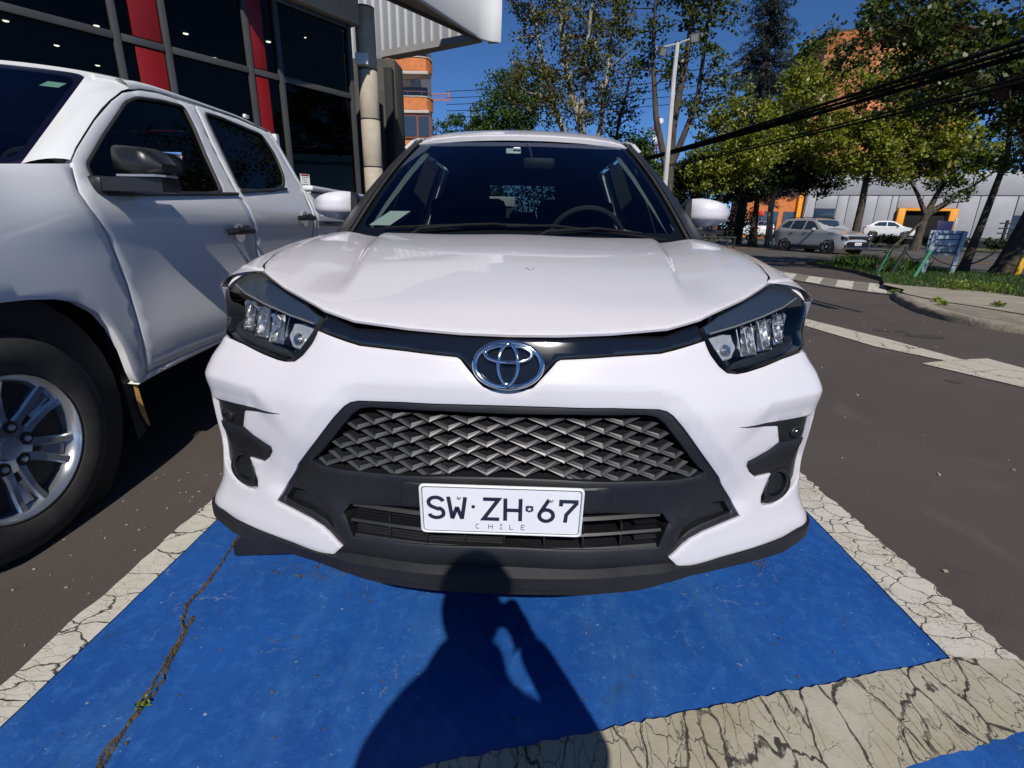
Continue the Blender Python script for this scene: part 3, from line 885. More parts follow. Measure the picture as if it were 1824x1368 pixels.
# faint red lettering on the back wall, seen through the glass
no = obj('notice', MB().box((-1.37, -.012, 1.60), (.155, .006, .30), M=FM), M['paper'], show)
obj('notice_header', MB().box((-1.37, -.0165, 1.735), (.13, .003, .022), M=FM), M['redpanel'], no, smooth=0)
for i in range(7):
    obj('notice_line', MB().box((-1.37 - .008*(i % 2), -.0165, 1.70-.032*i), (.105-.02*(i % 3), .002, .006), M=FM), M['ink'], no, smooth=0)

# round concrete column of the entrance with dark rings
cx, cy = -2.615, 8.30
colm = root('round_column', 'pale round concrete column with dark rings at the showroom corner', 'column', (cx, cy, 0))
z0 = 0
for i, z1 in enumerate((.55, 1.25, 1.97, 2.70, 3.42, 4.28)):
    obj('column_drum', MB().lathe([(.150, z0+.006), (.156, z0+.015), (.156, z1-.015), (.150, z1-.006)], 28, Matrix.Translation((cx, cy, 0))), M['concrete'], colm)
    obj('joint_ring', MB().lathe([(.151, z1-.010), (.159, z1-.008), (.159, z1+.008), (.151, z1+.010)], 28, Matrix.Translation((cx, cy, 0))), M['pillar'], colm)
    z0 = z1
lb = root('wall_light', 'small white box lamp fixed near the top of the round column', 'lamp', (cx-.02, cy-.2, 3.5))
obj('lamp_box', MB().box((cx-.01, cy-.22, 3.52), (.20, .12, .16), bev=.01), M['canopy'], lb)
obj('lamp_bracket', MB().box((cx, cy-.16, 3.50), (.05, .08, .05)), M['mullion'], lb)

# canopy over the entrance: white fascia, grey beams, open above; the ribbed wall of the upper storey behind it
CP = Vector((.029, -.979, 1.11)); kz = 1.04
cz = 1.11 + (4.3 - 1.11)*kz
def cp(x, y): return (.029 + (x - .029)*kz, -.979 + (y + .979)*kz)
Pa, Pb, Pc = cp(-1.672, 8.014), cp(-.824, 9.856), cp(-.523, 9.809)
Pd, Pe, Pf, Pg = cp(-2.125, 8.028), cp(-.948, 9.71), cp(-3.066, 10.883), cp(-2.745, 11.031)
def ext(a, b, k): return (a[0] + (b[0]-a[0])*k, a[1] + (b[1]-a[1])*k)
Pa0, Pd0 = ext(Pb, Pa, 2.6), ext(Pe, Pd, 2.4)
can = root('entrance_canopy', 'white fascia canopy with grey beams jutting out beside the showroom', 'canopy', (-2, 8.5, 0))
# fascia as a thin white skin with a rounded corner
ov_ = [Pd0, Pd, Pe, Pf, (Pf[0]-.3, Pf[1]-.2), tuple((FM @ Vector((-.3, .36, 0)))[:2]), tuple((FM @ Vector((-9.7, .36, 0)))[:2]), (Pd0[0]-1.2, Pd0[1]-2.4)]
obj('soffit', MB().prism([tuple((FM @ Vector((-.3, -.16, 0)))[:2]), tuple((FM @ Vector((-9.7, -.16, 0)))[:2]), Pd0, ext(Pd0, Pd, .82)], cz+.46, cz+.60), M['dkbeige'], can, smooth=0)
sk = [Pa0, Pa, ext(Pa, Pb, .85)] + [tuple(np.array(ext(Pa, Pb, .85))*(1-t)**2 + np.array((Pb[0]+.02, Pb[1]-.05))*2*t*(1-t) + np.array(ext(Pb, Pc, .75))*t*t) for t in (.25, .5, .75, 1)] + [(Pc[0]-.02, Pc[1]+.06), (Pb[0]+.10, Pb[1]+.05)]
mb = MB(); n = len(sk)
for k, (z, o_) in enumerate(((cz, .0), (cz+.02, .015), (cz+.5, .03), (cz+1.0, .03), (cz+1.55, .0))):
    for p in sk: mb.v.append((p[0]+o_*.8, p[1]-o_*.4, z))
for k in range(4):
    for i in range(n-1): mb.f.append((k*n+i, k*n+i+1, (k+1)*n+i+1, (k+1)*n+i))
b0 = len(mb.v)
for z in (cz, cz+1.55):
    for p in sk: mb.v.append((p[0]-.05, p[1]+.03, z))
for i in range(n-1):
    mb.f.append((i+1, i, b0+i, b0+i+1)); mb.f.append((b0+i, b0+n+i, b0+n+i+1, b0+i+1)); mb.f.append((4*n+i, 4*n+i+1, b0+n+i+1, b0+n+i))
obj('fascia', mb, M['canopy'], can, smooth=50)
obj('beam', MB().prism([Pd0, Pe, (Pb[0]-.06, Pb[1]+.02), (Pa0[0]-.06, Pa0[1]+.03)], cz+.01, cz+.45), M['beam'], can, smooth=0)
obj('beam', MB().prism([(Pe[0]-.01, Pe[1]+.012), Pf, Pg, (Pb[0]-.07, Pb[1]+.06)], cz+.012, cz+.13), M['beam'], can, smooth=0)
obj('beam_lip', MB().prism([ext(Pd0, Pe, .02), ext(Pd0, Pe, .97), (Pe[0]+.02, Pe[1]-.06), (Pd0[0]+.09, Pd0[1]-.04)], cz-.03, cz+.008), M['mullion'], can, smooth=0)
up = root('upper_storey', 'ribbed white metal upper wall seen through the open canopy', 'wall', (-2, 12, 4.4))
d = Vector((Pe[0]-Pf[0], Pe[1]-Pf[1], 0)).normalized(); nb = Vector((-d.y, d.x, 0))
if nb.y < 0: nb = -nb
o0 = Vector((Pf[0], Pf[1], 0)) + nb*.55 - d*1.6
WMx = Matrix(((d.x, nb.x, 0, o0.x), (d.y, nb.y, 0, o0.y), (0, 0, 1, 0), (0, 0, 0, 1)))
for i in range(16):
    obj('cladding_panel', MB().box((.12+i*.235, .05, 6.02), (.222, .06, 2.8), M=WMx, bev=.006), M['ribpanel'], up)
    obj('rib', MB().box((i*.235, .0, 6.02), (.028, .09, 2.8), M=WMx, bev=.004), M['canopy'], up)
# stone wing wall between the column and the flats
sw = root('wing_wall', 'dark grey stone wall block behind the round column', 'wall', (-2.6, 10.5, 0))
obj('wall_block', MB().box((-3.55, 10.9, 2.1), (1.7, .7, 4.2), bev=.015), M['stone'], sw)
obj('wall_block', MB().box((-3.05, 10.46, 2.9), (.50, .16, 1.5), bev=.012), M['stone'], sw)
obj('wall_block', MB().box((-2.80, 10.44, 2.0), (.16, .20, 4.0), bev=.012), M['interior'], sw)

# flats with orange balconies far behind
ap = root('apartment_building', 'block of flats with curved orange brick balconies behind the showroom', 'building', (-16, 52, 0))
obj('wall', MB().box((-20.3, 56, 10.5), (19, 11, 21)), M['ltwall'], ap, smooth=0)
for k in range(6):
    zf = 1.8 + 3.05*k
    obj('balcony_slab', MB().box((-14.5, 49.7, zf-.55), (11.2, 1.7, .25), bev=.04), M['ltwall'], ap)
    pr_ = [(-20, 50.4), (-20, 48.9), (-9.6, 48.9), (-9.1, 49.1), (-8.85, 49.5), (-8.75, 50.4)]
    obj('balcony_parapet', MB().prism(pr_, zf-.4, zf+.62), M['orange'], ap, smooth=30)
    obj('parapet_cap', MB().prism([(-20.05, 50.4), (-20.05, 48.84), (-9.6, 48.84), (-9.06, 49.05), (-8.8, 49.46), (-8.7, 50.4)], zf+.625, zf+.70), M['ltwall'], ap, smooth=30)
    rl = MB().tube([(-19.9, 48.95, zf+1.05), (-9.6, 48.95, zf+1.05), (-9.1, 49.15, zf+1.05), (-8.85, 50.3, zf+1.05)], .035, 6)
    for j in range(9): rl.tube([(-19.5+j*1.25, 48.95, zf+.69), (-19.5+j*1.25, 48.95, zf+1.05)], .02, 5)
    obj('balcony_railing', rl, M['wood'], ap)
    for j in range(3):
        x = -10.5 - j*3.4
        fr = obj('window', MB().box((x, 50.46, zf+.95), (2.5, .12, 1.5)), M['wood'], ap, smooth=0)
        for sx in (-.6, .6): obj('pane', MB().box((x+sx, 50.385, zf+.95), (1.06, .04, 1.3)), M['bglass'], fr, smooth=0)
# enclosed balcony with big window panes lower down
fr = obj('window', MB().box((-10.1, 48.80, 9.15), (2.75, .10, 1.9)), M['wood'], ap, smooth=0)
for x, w in ((-10.55, 1.05), (-9.35, .95)): obj('pane', MB().box((x, 48.735, 9.2), (w, .05, 1.62)), M['bglass'], fr, smooth=0)
# tower crane and radio mast on the skyline
cr = root('tower_crane', 'tiny orange tower crane jib on the skyline right of the flats', 'crane', (-24, 150, 0))
mb = MB()
for s_ in (-.5, .5):
    for q in (-.5, .5): mb.tube([(-30+s_, 150+q, 0), (-30+s_, 150+q, 36)], .12, 5)
for k in range(18): mb.tube([(-30.5, 149.5, 2*k), (-29.5, 149.5, 2*k+2)], .08, 4)
obj('crane_mast', mb, M['orange'], cr)
mb = MB()
for q in (0, .9): mb.tube([(-36, 150, 32+q), (-21.5, 150, 32+q*(1.8))], .12, 5)
for k in range(14): mb.tube([(-35+k, 150, 32), (-34.5+k, 150, 32.9+.04*k), (-34+k, 150, 32)], .07, 4)
mb.tube([(-21.5, 150, 32), (-21.5, 150, 34.5)], .14, 5)
obj('crane_jib', mb, M['orange'], cr)
mt = root('radio_mast', 'red and white banded lattice mast far behind the lamp post', 'mast', (27.6, 120, 0))
for k in range(9):
    mb = MB(); a = k*2.6
    for s_, q in ((-.5, -.4), (.5, -.4), (0, .5)): mb.tube([(27.5+s_, 120+q, a), (27.5+s_, 120+q, a+2.6)], .14, 5)
    for j in range(2):
        mb.tube([(27.0, 119.6, a+j*1.3), (28.0, 119.6, a+j*1.3+1.3)], .09, 4); mb.tube([(28.0, 119.6, a+j*1.3), (27.5, 120.5, a+j*1.3+1.3)], .09, 4)
    obj('mast_section', mb, M['redpanel'] if k % 2 == 0 else M['canopy'], mt)
for k, z in enumerate((19, 21, 22.5)): obj('antenna_drum', MB().lathe([(0, 0), (.55, 0), (.55, .5), (0, .5)], 12, Matrix.Translation((27.3+.4*k % 1, 119.2, z)) @ Matrix.Rotation(PI/2, 4, 'X')), M['canopy'], mt)
hb = root('distant_block', 'grey flat roofed block below the radio mast', 'building', (26, 122, 0))
obj('wall', MB().box((25.9, 126, 8.6), (4.2, 8, 17.2)), M['stone'], hb, smooth=0)
for k in range(3):
    for j in range(4): obj('window', MB().box((24.6+1.3*k, 121.96, 5.5+2.8*j), (.9, .1, 1.3)), M['bglass'], hb, smooth=0)

# low clad building with the orange portal across the street
lw = root('clad_building', 'low grey clad building with an orange portal across the street', 'building', (40, 66, 0))
bx0, bx1, by = 33.0, 63.0, 63.0
sl = lambda x: by - (x - 33)*.33
obj('wall', MB().prism([(bx0, sl(bx0)+.2), (bx1, sl(bx1)+.2), (bx1, sl(bx1)+14), (bx0, sl(bx0)+14)], .5, 7.3), M['beam'], lw, smooth=0)
ang = math.atan(-.33)
def bpanel(name, x0, x1, z0, z1, mat, dy=.0, th=.12, parent=lw):
    xm = (x0+x1)/2
    return obj(name, MB().box((xm, sl(xm)+.2-.06-dy, (z0+z1)/2), ((x1-x0)/math.cos(ang), th, z1-z0), rot=Matrix.Rotation(ang, 4, 'Z'), bev=.01), mat, parent)
xs = [33.05, 34.0, 36.1, 37.14, 38.61, 39.85, 41.15, 41.72]
bpanel('parapet_panel', 33.05, 62.9, 5.0, 7.4, M['panelgrey'], .1)
for i in range(7):
    if i == 1: bpanel('cladding_panel', xs[i]+.04, xs[i+1]-.04, 3.5, 4.95, M['panelgrey']); bpanel('window', xs[i]+.05, xs[i+1]-.05, 2.2, 3.45, M['bglass'], -.05); bpanel('cladding_panel', xs[i]+.04, xs[i+1]-.04, .6, 2.15, M['panelgrey'])
    else: bpanel('cladding_panel', xs[i]+.03, xs[i+1]-.03, .6, 4.95, M['panelgrey'])
for x0, x1 in ((41.76, 43.85), (43.92, 46.95)): bpanel('cladding_panel', x0, x1, 3.65, 4.95, M['panelgrey'])
bpanel('portal', 41.75, 42.40, .55, 3.6, M['orangeplain'], .35, .5); bpanel('portal', 46.3, 46.95, .55, 3.6, M['orangeplain'], .35, .5); bpanel('portal', 42.40, 46.3, 3.35, 3.6, M['orangeplain'], .35, .5)
bpanel('doorway', 42.45, 46.25, .55, 3.3, M['blackmat'], .02)
for x0, x1 in ((47.05, 48.75), (48.82, 51.8)): bpanel('cladding_panel', x0, x1, .6, 4.95, M['panelgrey'])
bpanel('cladding_panel', 51.9, 62.8, 3.0, 4.95, M['panelgrey']); bpanel('window', 51.9, 62.8, .6, 2.95, M['bglass'], -.05)
# terracotta flats above the trees
tf = root('terracotta_building', 'tall orange rendered flats rising behind the street trees', 'building', (50, 82, 0))
obj('wall', MB().prism([(40.5, 80), (45.5, 76), (46.2, 77.5), (55, 76), (62, 80), (60, 96), (42, 95)], 0, 24.2), M['terracotta'], tf, smooth=0)
obj('wall', MB().prism([(40.6, 80.2), (45.4, 76.1), (46, 84), (41.5, 86)], 24.2, 26.5), M['orange'], tf, smooth=0)
obj('roof', MB().prism([(40.2, 79.7), (55.2, 75.6), (62.4, 80), (60.2, 96.4), (41.6, 95.4)], 26.5, 26.9), M['stone'], tf, smooth=0)
for k in range(7):
    for j in range(4):
        x = 47.6 + 2.0*j; y = 77.4 - .16*(x-46.2)
        obj('window', MB().box((x, y-.14, 4.0+3.0*k), (1.25, .12, 1.5), rot=Matrix.Rotation(rad(-9.7), 4, 'Z')), M['bglass'], tf, smooth=0)
    obj('balcony', MB().prism([(55.3, 75.7), (58.8, 78.0), (58.2, 78.9), (54.9, 76.6)], 2.6+3*k, 3.6+3*k), M['orange'], tf, smooth=0)
rb = root('terracotta_shop', 'low dark red shop front in the shade left of the clad building', 'building', (30, 64, 0))
obj('wall', MB().box((29.6, 66, 2.4), (6.4, 5, 4.8)), M['orange'], rb, smooth=0)
obj('shop_window', MB().box((28.6, 63.45, 2.0), (3.2, .1, 2.2)), M['bglass'], rb, smooth=0)
obj('shop_window', MB().box((31.6, 63.45, 2.0), (1.6, .1, 2.2)), M['bglass'], rb, smooth=0)
obj('pillar', MB().box((32.4, 63.3, 2.6), (.5, .5, 5.2)), M['orangeplain'], rb, smooth=0)
pw = root('low_wall', 'low dark wall with a broad white coping glimpsed through the car windows', 'wall', (-1.2, 9.6, 0))
obj('wall_block', MB().box((-1.25, 9.6, .71), (2.0, .16, 1.42), bev=.01), M['stone'], pw)
obj('coping', MB().box((-1.25, 9.6, 1.51), (2.1, .24, .18), bev=.012), M['canopy'], pw)
# ------------------------------------------------------------------ trees
def raw_mesh(name, V, F4, mat):
    """V (n,3), F4 (m,4) quads, fast"""
    me = bpy.data.meshes.new(name); n = len(V); m = len(F4)
    me.vertices.add(n); me.vertices.foreach_set('co', np.ascontiguousarray(V, np.float32).ravel())
    me.loops.add(4*m); me.loops.foreach_set('vertex_index', np.ascontiguousarray(F4, np.int32).ravel())
    me.polygons.add(m); me.polygons.foreach_set('loop_start', np.arange(m, dtype=np.int32)*4)
    me.update(); me.validate(); me.materials.append(mat)
    return me

def leaves(centres, radii, n, size, rng, flat=.75, droop=0.0, shape=.36):
    k = len(centres)
    idx = np.repeat(np.arange(k), n)
    d = rng.normal(0, 1, (k*n, 3)); d /= np.linalg.norm(d, axis=1)[:, None]
    r = rng.uniform(0, 1, k*n)**.55
    off = d * (r*radii[idx])[:, None]; off[:, 2] *= flat
    p = centres[idx] + off
    nb = rng.normal(0, .75, (k*n, 3)) + np.array([0, -.35, .75])      # leaves mostly face up and to the light
    u = np.cross(nb, rng.normal(0, 1, (k*n, 3))); u[:, 2] -= droop
    u /= np.maximum(np.linalg.norm(u, axis=1), 1e-6)[:, None]
    w = np.cross(u, nb); w /= np.maximum(np.linalg.norm(w, axis=1), 1e-6)[:, None]
    s = size*rng.uniform(.6, 1.3, k*n)[:, None]
    nrm = np.cross(u, w)
    a = p - u*s*.5; c = p + u*s*.5; mid = p + nrm*s*.12 - u*s*.05
    b = mid + w*s*shape; e = mid - w*s*shape
    V = np.stack([a, b, c, e], 1).reshape(-1, 3)
    F = np.arange(len(V)).reshape(-1, 4)
    return V, F

def tree(name, label, trunk, r0, blobs, nclump, nleaf, crad, lsize, leafm, barkm, seed, group=None, nlimb=12, cat='tree', flat=.75, fork=.5, thin=1.0, stems=None):
    """trunk: list of points; blobs: [(centre, (rx,ry,rz), weight)]"""
    rng = np.random.default_rng(seed); rr = random.Random(seed)
    base = trunk[0]
    t = root(name, label, cat, (base[0], base[1], base[2]), group=group)
    wts = np.array([b[2] for b in blobs], float); wts /= wts.sum()
    C = []
    for bi in rng.choice(len(blobs), nclump, p=wts):
        c, rad_, _ = blobs[bi]
        d = rng.normal(0, 1, 3); d /= np.linalg.norm(d)
        C.append(np.array(c) + d*np.array(rad_)*rng.uniform(.12, 1)**.45)
    C = np.array(C)
    mb = MB()
    stems_ = [trunk] + (stems or [])
    nodes = []
    for tr in stems_:
        dd = densify([p[:2] + (0,) if False else p for p in tr], 1e9) if False else None
        pts = []
        for i in range(len(tr)-1):
            for j in range(4):
                q = np.array(tr[i], float)*(1-j/4) + np.array(tr[i+1], float)*(j/4)
                pts.append(q)
        pts.append(np.array(tr[-1], float))
        m = len(pts)
        rad0 = r0 if tr is trunk else r0*.62
        rads = [rad0*(1 - .72*i/(m-1))*(1 + .35*math.exp(-i*1.2) if tr is trunk else 1) for i in range(m)]
        mb.tube(pts, rads, 9)
        for i in range(int(m*fork), m): nodes.append((pts[i], rads[i]))
    # main limbs grow from the trunk to a few clump centres, twigs from the limbs to all of them
    tgt = C[rng.choice(len(C), min(nlimb, len(C)), replace=False)]
    tw = list(nodes)
    for q in tgt:
        j = int(np.argmin([np.linalg.norm(n_[0]-q) + max(0, n_[0][2]-q[2])*2.0 for n_ in nodes]))
        s, rs = nodes[j]
        L = np.linalg.norm(q-s); k = 7; pts = []; rads = []
        bend = np.array([rr.uniform(-1, 1), rr.uniform(-1, 1), rr.uniform(0, 1)])*L*.13
        for i in range(k+1):
            f = i/k; p = s*(1-f) + q*f + bend*4*f*(1-f)*.5 + np.array([rr.uniform(-1, 1), rr.uniform(-1, 1), rr.uniform(-1, 1)])*L*.018*(0 < i < k)
            pts.append(p); rads.append(max(.012, rs*.62*thin*(1-.85*f)))
        mb.tube(pts, rads, 6, caps=False)
        tw += [(p, r_) for p, r_ in zip(pts[2:], rads[2:])]
    TP = np.array([n_[0] for n_ in tw])
    for q in C:
        j = int(np.argmin(np.linalg.norm(TP-q, axis=1) + np.maximum(0, TP[:, 2]-q[2])*.8))
        s, rs = tw[j]; r_ = min(.03, rs*.5)*thin
        mid = (s+q)/2 + np.array([rr.uniform(-1, 1), rr.uniform(-1, 1), rr.uniform(-.3, .8)])*np.linalg.norm(q-s)*.12
        mb.tube([s, mid, q], [r_, r_*.7, r_*.3], 4, caps=False)
    obj('trunk', mb, barkm, t, smooth=60)
    V, F = leaves(C, crad*rng.uniform(.6, 1.25, len(C)), nleaf, lsize, rng, flat)
    inv = WM[t.name].inverted(); V = V + np.array(inv.translation)
    me = raw_mesh('crown', V, F, leafm); o = bpy.data.objects.new('crown', me); COL.objects.link(o); o.parent = t
    return t

# multi-stemmed plane trees straight behind the car
tree('plane_tree', 'tall pale barked plane tree with many stems right behind the car roof', [(2.6, 23, 0), (2.75, 23, 2.5), (2.5, 23, 4.4), (1.6, 23, 7.0), (1.0, 23, 10.0), (.4, 23, 13)], .24,
     [((1.6, 23, 9.0), (2.5, 2.4, 2.6), 3), ((0.4, 23, 11.5), (1.8, 2, 2.6), 2), ((3.0, 23, 7.6), (1.5, 2, 1.8), 1.3), ((.4, 22.6, 6.7), (1.6, 1.6, 1.2), 1.2), ((2.6, 23, 12), (2.0, 2, 2.4), 1.6), ((2.1, 23, 5.8), (1.8, 1.6, .9), .8)],
     400, 46, .52, .13, M['leaf_olive'], M['barkpale'], 11, 'trees behind the parked car', 26, fork=.3, thin=1.1,
     stems=[[(2.75, 23, 2.5), (3.1, 23, 5), (3.3, 23, 8), (3.5, 23, 11.5)], [(2.7, 23, 3.0), (2.2, 22.8, 5.4), (2.3, 22.8, 8), (2.6, 22.8, 12)], [(2.4, 23, 3.2), (1.0, 23, 6), (.3, 23, 8.4), (-.2, 23, 10.5)]])
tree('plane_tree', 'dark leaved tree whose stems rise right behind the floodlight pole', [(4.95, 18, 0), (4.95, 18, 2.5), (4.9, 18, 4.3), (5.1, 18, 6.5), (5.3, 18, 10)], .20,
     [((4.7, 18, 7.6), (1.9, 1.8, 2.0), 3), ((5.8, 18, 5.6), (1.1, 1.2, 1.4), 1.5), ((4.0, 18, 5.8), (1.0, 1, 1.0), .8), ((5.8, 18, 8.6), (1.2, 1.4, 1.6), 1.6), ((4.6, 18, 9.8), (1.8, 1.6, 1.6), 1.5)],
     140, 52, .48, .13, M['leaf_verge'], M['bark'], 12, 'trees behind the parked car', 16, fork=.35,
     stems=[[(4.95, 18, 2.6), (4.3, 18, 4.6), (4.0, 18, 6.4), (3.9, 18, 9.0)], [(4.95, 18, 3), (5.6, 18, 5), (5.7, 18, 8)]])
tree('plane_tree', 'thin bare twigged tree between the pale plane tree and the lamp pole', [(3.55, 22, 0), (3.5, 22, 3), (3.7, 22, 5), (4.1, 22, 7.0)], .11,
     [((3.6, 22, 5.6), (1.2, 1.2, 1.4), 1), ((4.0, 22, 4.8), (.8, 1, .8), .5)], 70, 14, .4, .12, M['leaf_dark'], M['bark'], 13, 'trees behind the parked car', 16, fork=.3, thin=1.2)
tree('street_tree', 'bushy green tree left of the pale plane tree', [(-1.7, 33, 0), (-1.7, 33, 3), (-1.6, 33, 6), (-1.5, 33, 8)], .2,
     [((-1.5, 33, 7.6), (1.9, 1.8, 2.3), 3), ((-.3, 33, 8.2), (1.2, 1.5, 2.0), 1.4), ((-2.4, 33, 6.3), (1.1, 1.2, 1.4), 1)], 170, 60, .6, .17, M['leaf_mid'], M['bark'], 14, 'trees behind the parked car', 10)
for i, (x, y, z, s, lab) in enumerate([(-12.4, 72, 11.6, 1.7, 'leftmost of the three far bright green treetops above the car roof'), (-9.4, 72, 12.6, 1.5, 'middle of the three far bright green treetops above the car roof'), (-7.2, 72, 12.4, 1.3, 'rightmost of the three far bright green treetops above the car roof')]):
    tree('far_tree', lab, [(x, y, 0), (x, y, z*.6), (x, y, z)], .25, [((x, y, z), (s*1.2, s, s*1.3), 1), ((x, y, z-2), (s*1.6, s, s*1.4), 1)], 70, 30, .7, .32, M['leaf_mid'], M['bark'], 20+i, 'far treetops', 6)
# cedar
def conifer(label, base, h, r, seed):
    rng = np.random.default_rng(seed)
    t = root('cedar_tree', label, 'tree', base)
    mb = MB(); mb.tube([(base[0], base[1], 0), (base[0], base[1], h*.5), (base[0]+.2, base[1], h)], [.35, .2, .04], 9)
    C = []; R = []
    z = 3.2
    while z < h:
        f = 1 - z/h
        for a in rng.uniform(0, 2*PI, 7):
            L = r*(f**.75)*rng.uniform(.55, 1.15) + .25
            tip = np.array([base[0]+math.cos(a)*L, base[1]+math.sin(a)*L, z - .12*L + rng.uniform(-.2, .2)])
            s = np.array([base[0], base[1], z])
            mb.tube([s, (s+tip)/2+np.array([0, 0, .12*L]), tip], [.05, .03, .01], 4, caps=False)
            k = max(3, int(L*5))
            for j in range(k):
                q = s + (tip-s)*((j+.7)/k); q[2] += .10*L*4*((j+.7)/k)*(1-(j+.7)/k)*.5 - rng.uniform(0, .2)
                C.append(q); R.append(.26)
        z += .34
    obj('trunk', mb, M['bark'], t, smooth=60)
    V, F = leaves(np.array(C), np.array(R), 20, .24, rng, .7, .8, .10)
    V = V + np.array(WM[t.name].inverted().translation)
    o = bpy.data.objects.new('crown', raw_mesh('crown', V, F, M['leaf_cedar'])); COL.objects.link(o); o.parent = t
conifer('tall dark blue green cedar rising behind the yellow green street trees', (15.6, 38, 0), 20.5, 3.3, 31)
# sunlit street trees along the far side of the road
yl = 'street trees across the road'
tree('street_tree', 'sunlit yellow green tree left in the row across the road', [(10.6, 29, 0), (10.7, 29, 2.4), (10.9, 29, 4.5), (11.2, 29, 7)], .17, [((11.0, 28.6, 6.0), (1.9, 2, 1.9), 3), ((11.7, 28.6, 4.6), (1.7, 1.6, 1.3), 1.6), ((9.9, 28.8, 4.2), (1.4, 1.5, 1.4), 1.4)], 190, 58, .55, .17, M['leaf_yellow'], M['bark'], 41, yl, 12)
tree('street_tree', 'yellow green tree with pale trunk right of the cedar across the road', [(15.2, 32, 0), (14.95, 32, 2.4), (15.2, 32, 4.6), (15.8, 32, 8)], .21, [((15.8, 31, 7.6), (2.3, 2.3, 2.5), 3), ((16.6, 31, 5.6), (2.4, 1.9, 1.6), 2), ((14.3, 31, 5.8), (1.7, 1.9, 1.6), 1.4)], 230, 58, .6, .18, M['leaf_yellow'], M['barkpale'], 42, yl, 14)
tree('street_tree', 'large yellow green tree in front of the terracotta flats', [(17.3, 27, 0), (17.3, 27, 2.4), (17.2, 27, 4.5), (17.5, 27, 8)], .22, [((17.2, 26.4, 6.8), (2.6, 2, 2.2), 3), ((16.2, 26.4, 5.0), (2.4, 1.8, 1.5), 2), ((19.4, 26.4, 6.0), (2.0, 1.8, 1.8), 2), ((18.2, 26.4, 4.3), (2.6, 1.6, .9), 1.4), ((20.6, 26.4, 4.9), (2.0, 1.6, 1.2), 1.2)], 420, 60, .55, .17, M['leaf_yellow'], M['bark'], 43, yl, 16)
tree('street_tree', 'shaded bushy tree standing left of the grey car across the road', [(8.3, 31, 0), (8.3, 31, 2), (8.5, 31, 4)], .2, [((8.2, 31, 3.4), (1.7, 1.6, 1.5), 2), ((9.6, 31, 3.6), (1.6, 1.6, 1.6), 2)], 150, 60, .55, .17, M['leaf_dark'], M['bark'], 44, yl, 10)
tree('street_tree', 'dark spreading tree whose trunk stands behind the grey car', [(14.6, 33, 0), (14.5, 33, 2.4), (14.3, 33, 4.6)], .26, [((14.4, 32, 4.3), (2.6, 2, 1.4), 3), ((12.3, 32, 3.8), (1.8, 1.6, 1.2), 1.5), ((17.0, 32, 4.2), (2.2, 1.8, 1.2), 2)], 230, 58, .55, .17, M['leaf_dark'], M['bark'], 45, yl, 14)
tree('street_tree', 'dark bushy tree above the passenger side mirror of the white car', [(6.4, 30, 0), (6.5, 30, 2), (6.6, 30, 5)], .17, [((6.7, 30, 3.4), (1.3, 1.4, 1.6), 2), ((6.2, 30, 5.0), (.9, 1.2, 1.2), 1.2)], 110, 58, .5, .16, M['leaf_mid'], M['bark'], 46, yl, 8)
tree('street_tree', 'gnarled forked tree in front of the clad building', [(24.9, 33, .0), (25.1, 33, 2.1), (25.5, 33, 3.5), (26.3, 33, 5.2)], .26, [((25.5, 32.4, 5.2), (2.6, 2, 1.3), 2), ((28.6, 32.4, 6.0), (2.4, 2, 1.6), 1.5), ((23.4, 32.4, 5.8), (2.0, 1.8, 1.4), 1.2)], 170, 46, .5, .17, M['leaf_mid'], M['bark'], 47, yl, 18, thin=1.3,
     stems=[[(25.1, 33, 2.1), (24.3, 33, 3.3), (23.2, 33, 4.6)], [(25.1, 33, 2.2), (26.6, 33, 3.2), (28.4, 33, 4.6)]])
tree('sapling', 'thin leaning sapling beside the grey car', [(19.4, 27.4, 0), (20.2, 27.4, .9), (21.2, 27.4, 2.0), (22.1, 27.4, 2.6), (23.0, 27.4, 2.7)], .085, [((22.0, 27.2, 3.2), (.9, .8, .6), 1), ((21.2, 27.2, 3.6), (.8, .8, .5), .7)], 34, 26, .35, .14, M['leaf_mid'], M['bark'], 48, yl, 5)
# near tree on the verge: its boughs hang over the top right of the view
tree('verge_tree', 'big dark tree on the grass verge whose boughs overhang the street', [(12.7, 12.9, 0), (12.95, 12.95, 1.2), (13.15, 12.9, 2.6), (12.6, 12.8, 4.0), (11.6, 12.4, 6.0)], .30,
     [((10.5, 12.0, 4.3), (2.4, 2.2, .9), 2.6), ((8.3, 12.3, 5.3), (2.0, 1.7, .7), 2.0), ((10.4, 12.0, 6.2), (2.8, 2.4, 1.2), 3), ((13.0, 12.0, 3.6), (2.2, 2.0, 1.2), 2.4), ((14.0, 13.0, 5.6), (2.6, 2.4, 1.6), 2.0), ((11.6, 12.0, 2.75), (1.3, 1.2, .35), .5), ((12.0, 8.6, 5.2), (2.2, 1.8, 1.0), 2.6), ((14.5, 8.2, 5.0), (2.2, 2.0, 1.2), 2.4)],  # last two crown masses lie out of view, added to shade the verge
     480, 62, .40, .115, M['leaf_verge'], M['bark'], 51, None, 24, flat=.6, fork=.45,
     stems=[[(12.75, 12.9, .3), (13.5, 13.1, 2.0), (14.3, 13.1, 4.5)], [(13.15, 12.9, 2.6), (10.8, 12.4, 4.3), (8.2, 12.2, 5.2)]])
tree('verge_tree', 'second verge tree with slim dark trunk left of the big trunk', [(12.0, 13.4, 0), (12.15, 13.4, 1.3), (12.3, 13.4, 3.0), (12.0, 13.5, 5)], .12,
     [((11.2, 13.2, 4.9), (1.8, 1.8, 1.0), 1), ((9.6, 13.6, 6.6), (1.8, 1.6, .8), 1)], 110, 60, .42, .115, M['leaf_verge'], M['bark'], 52, None, 10, flat=.6)
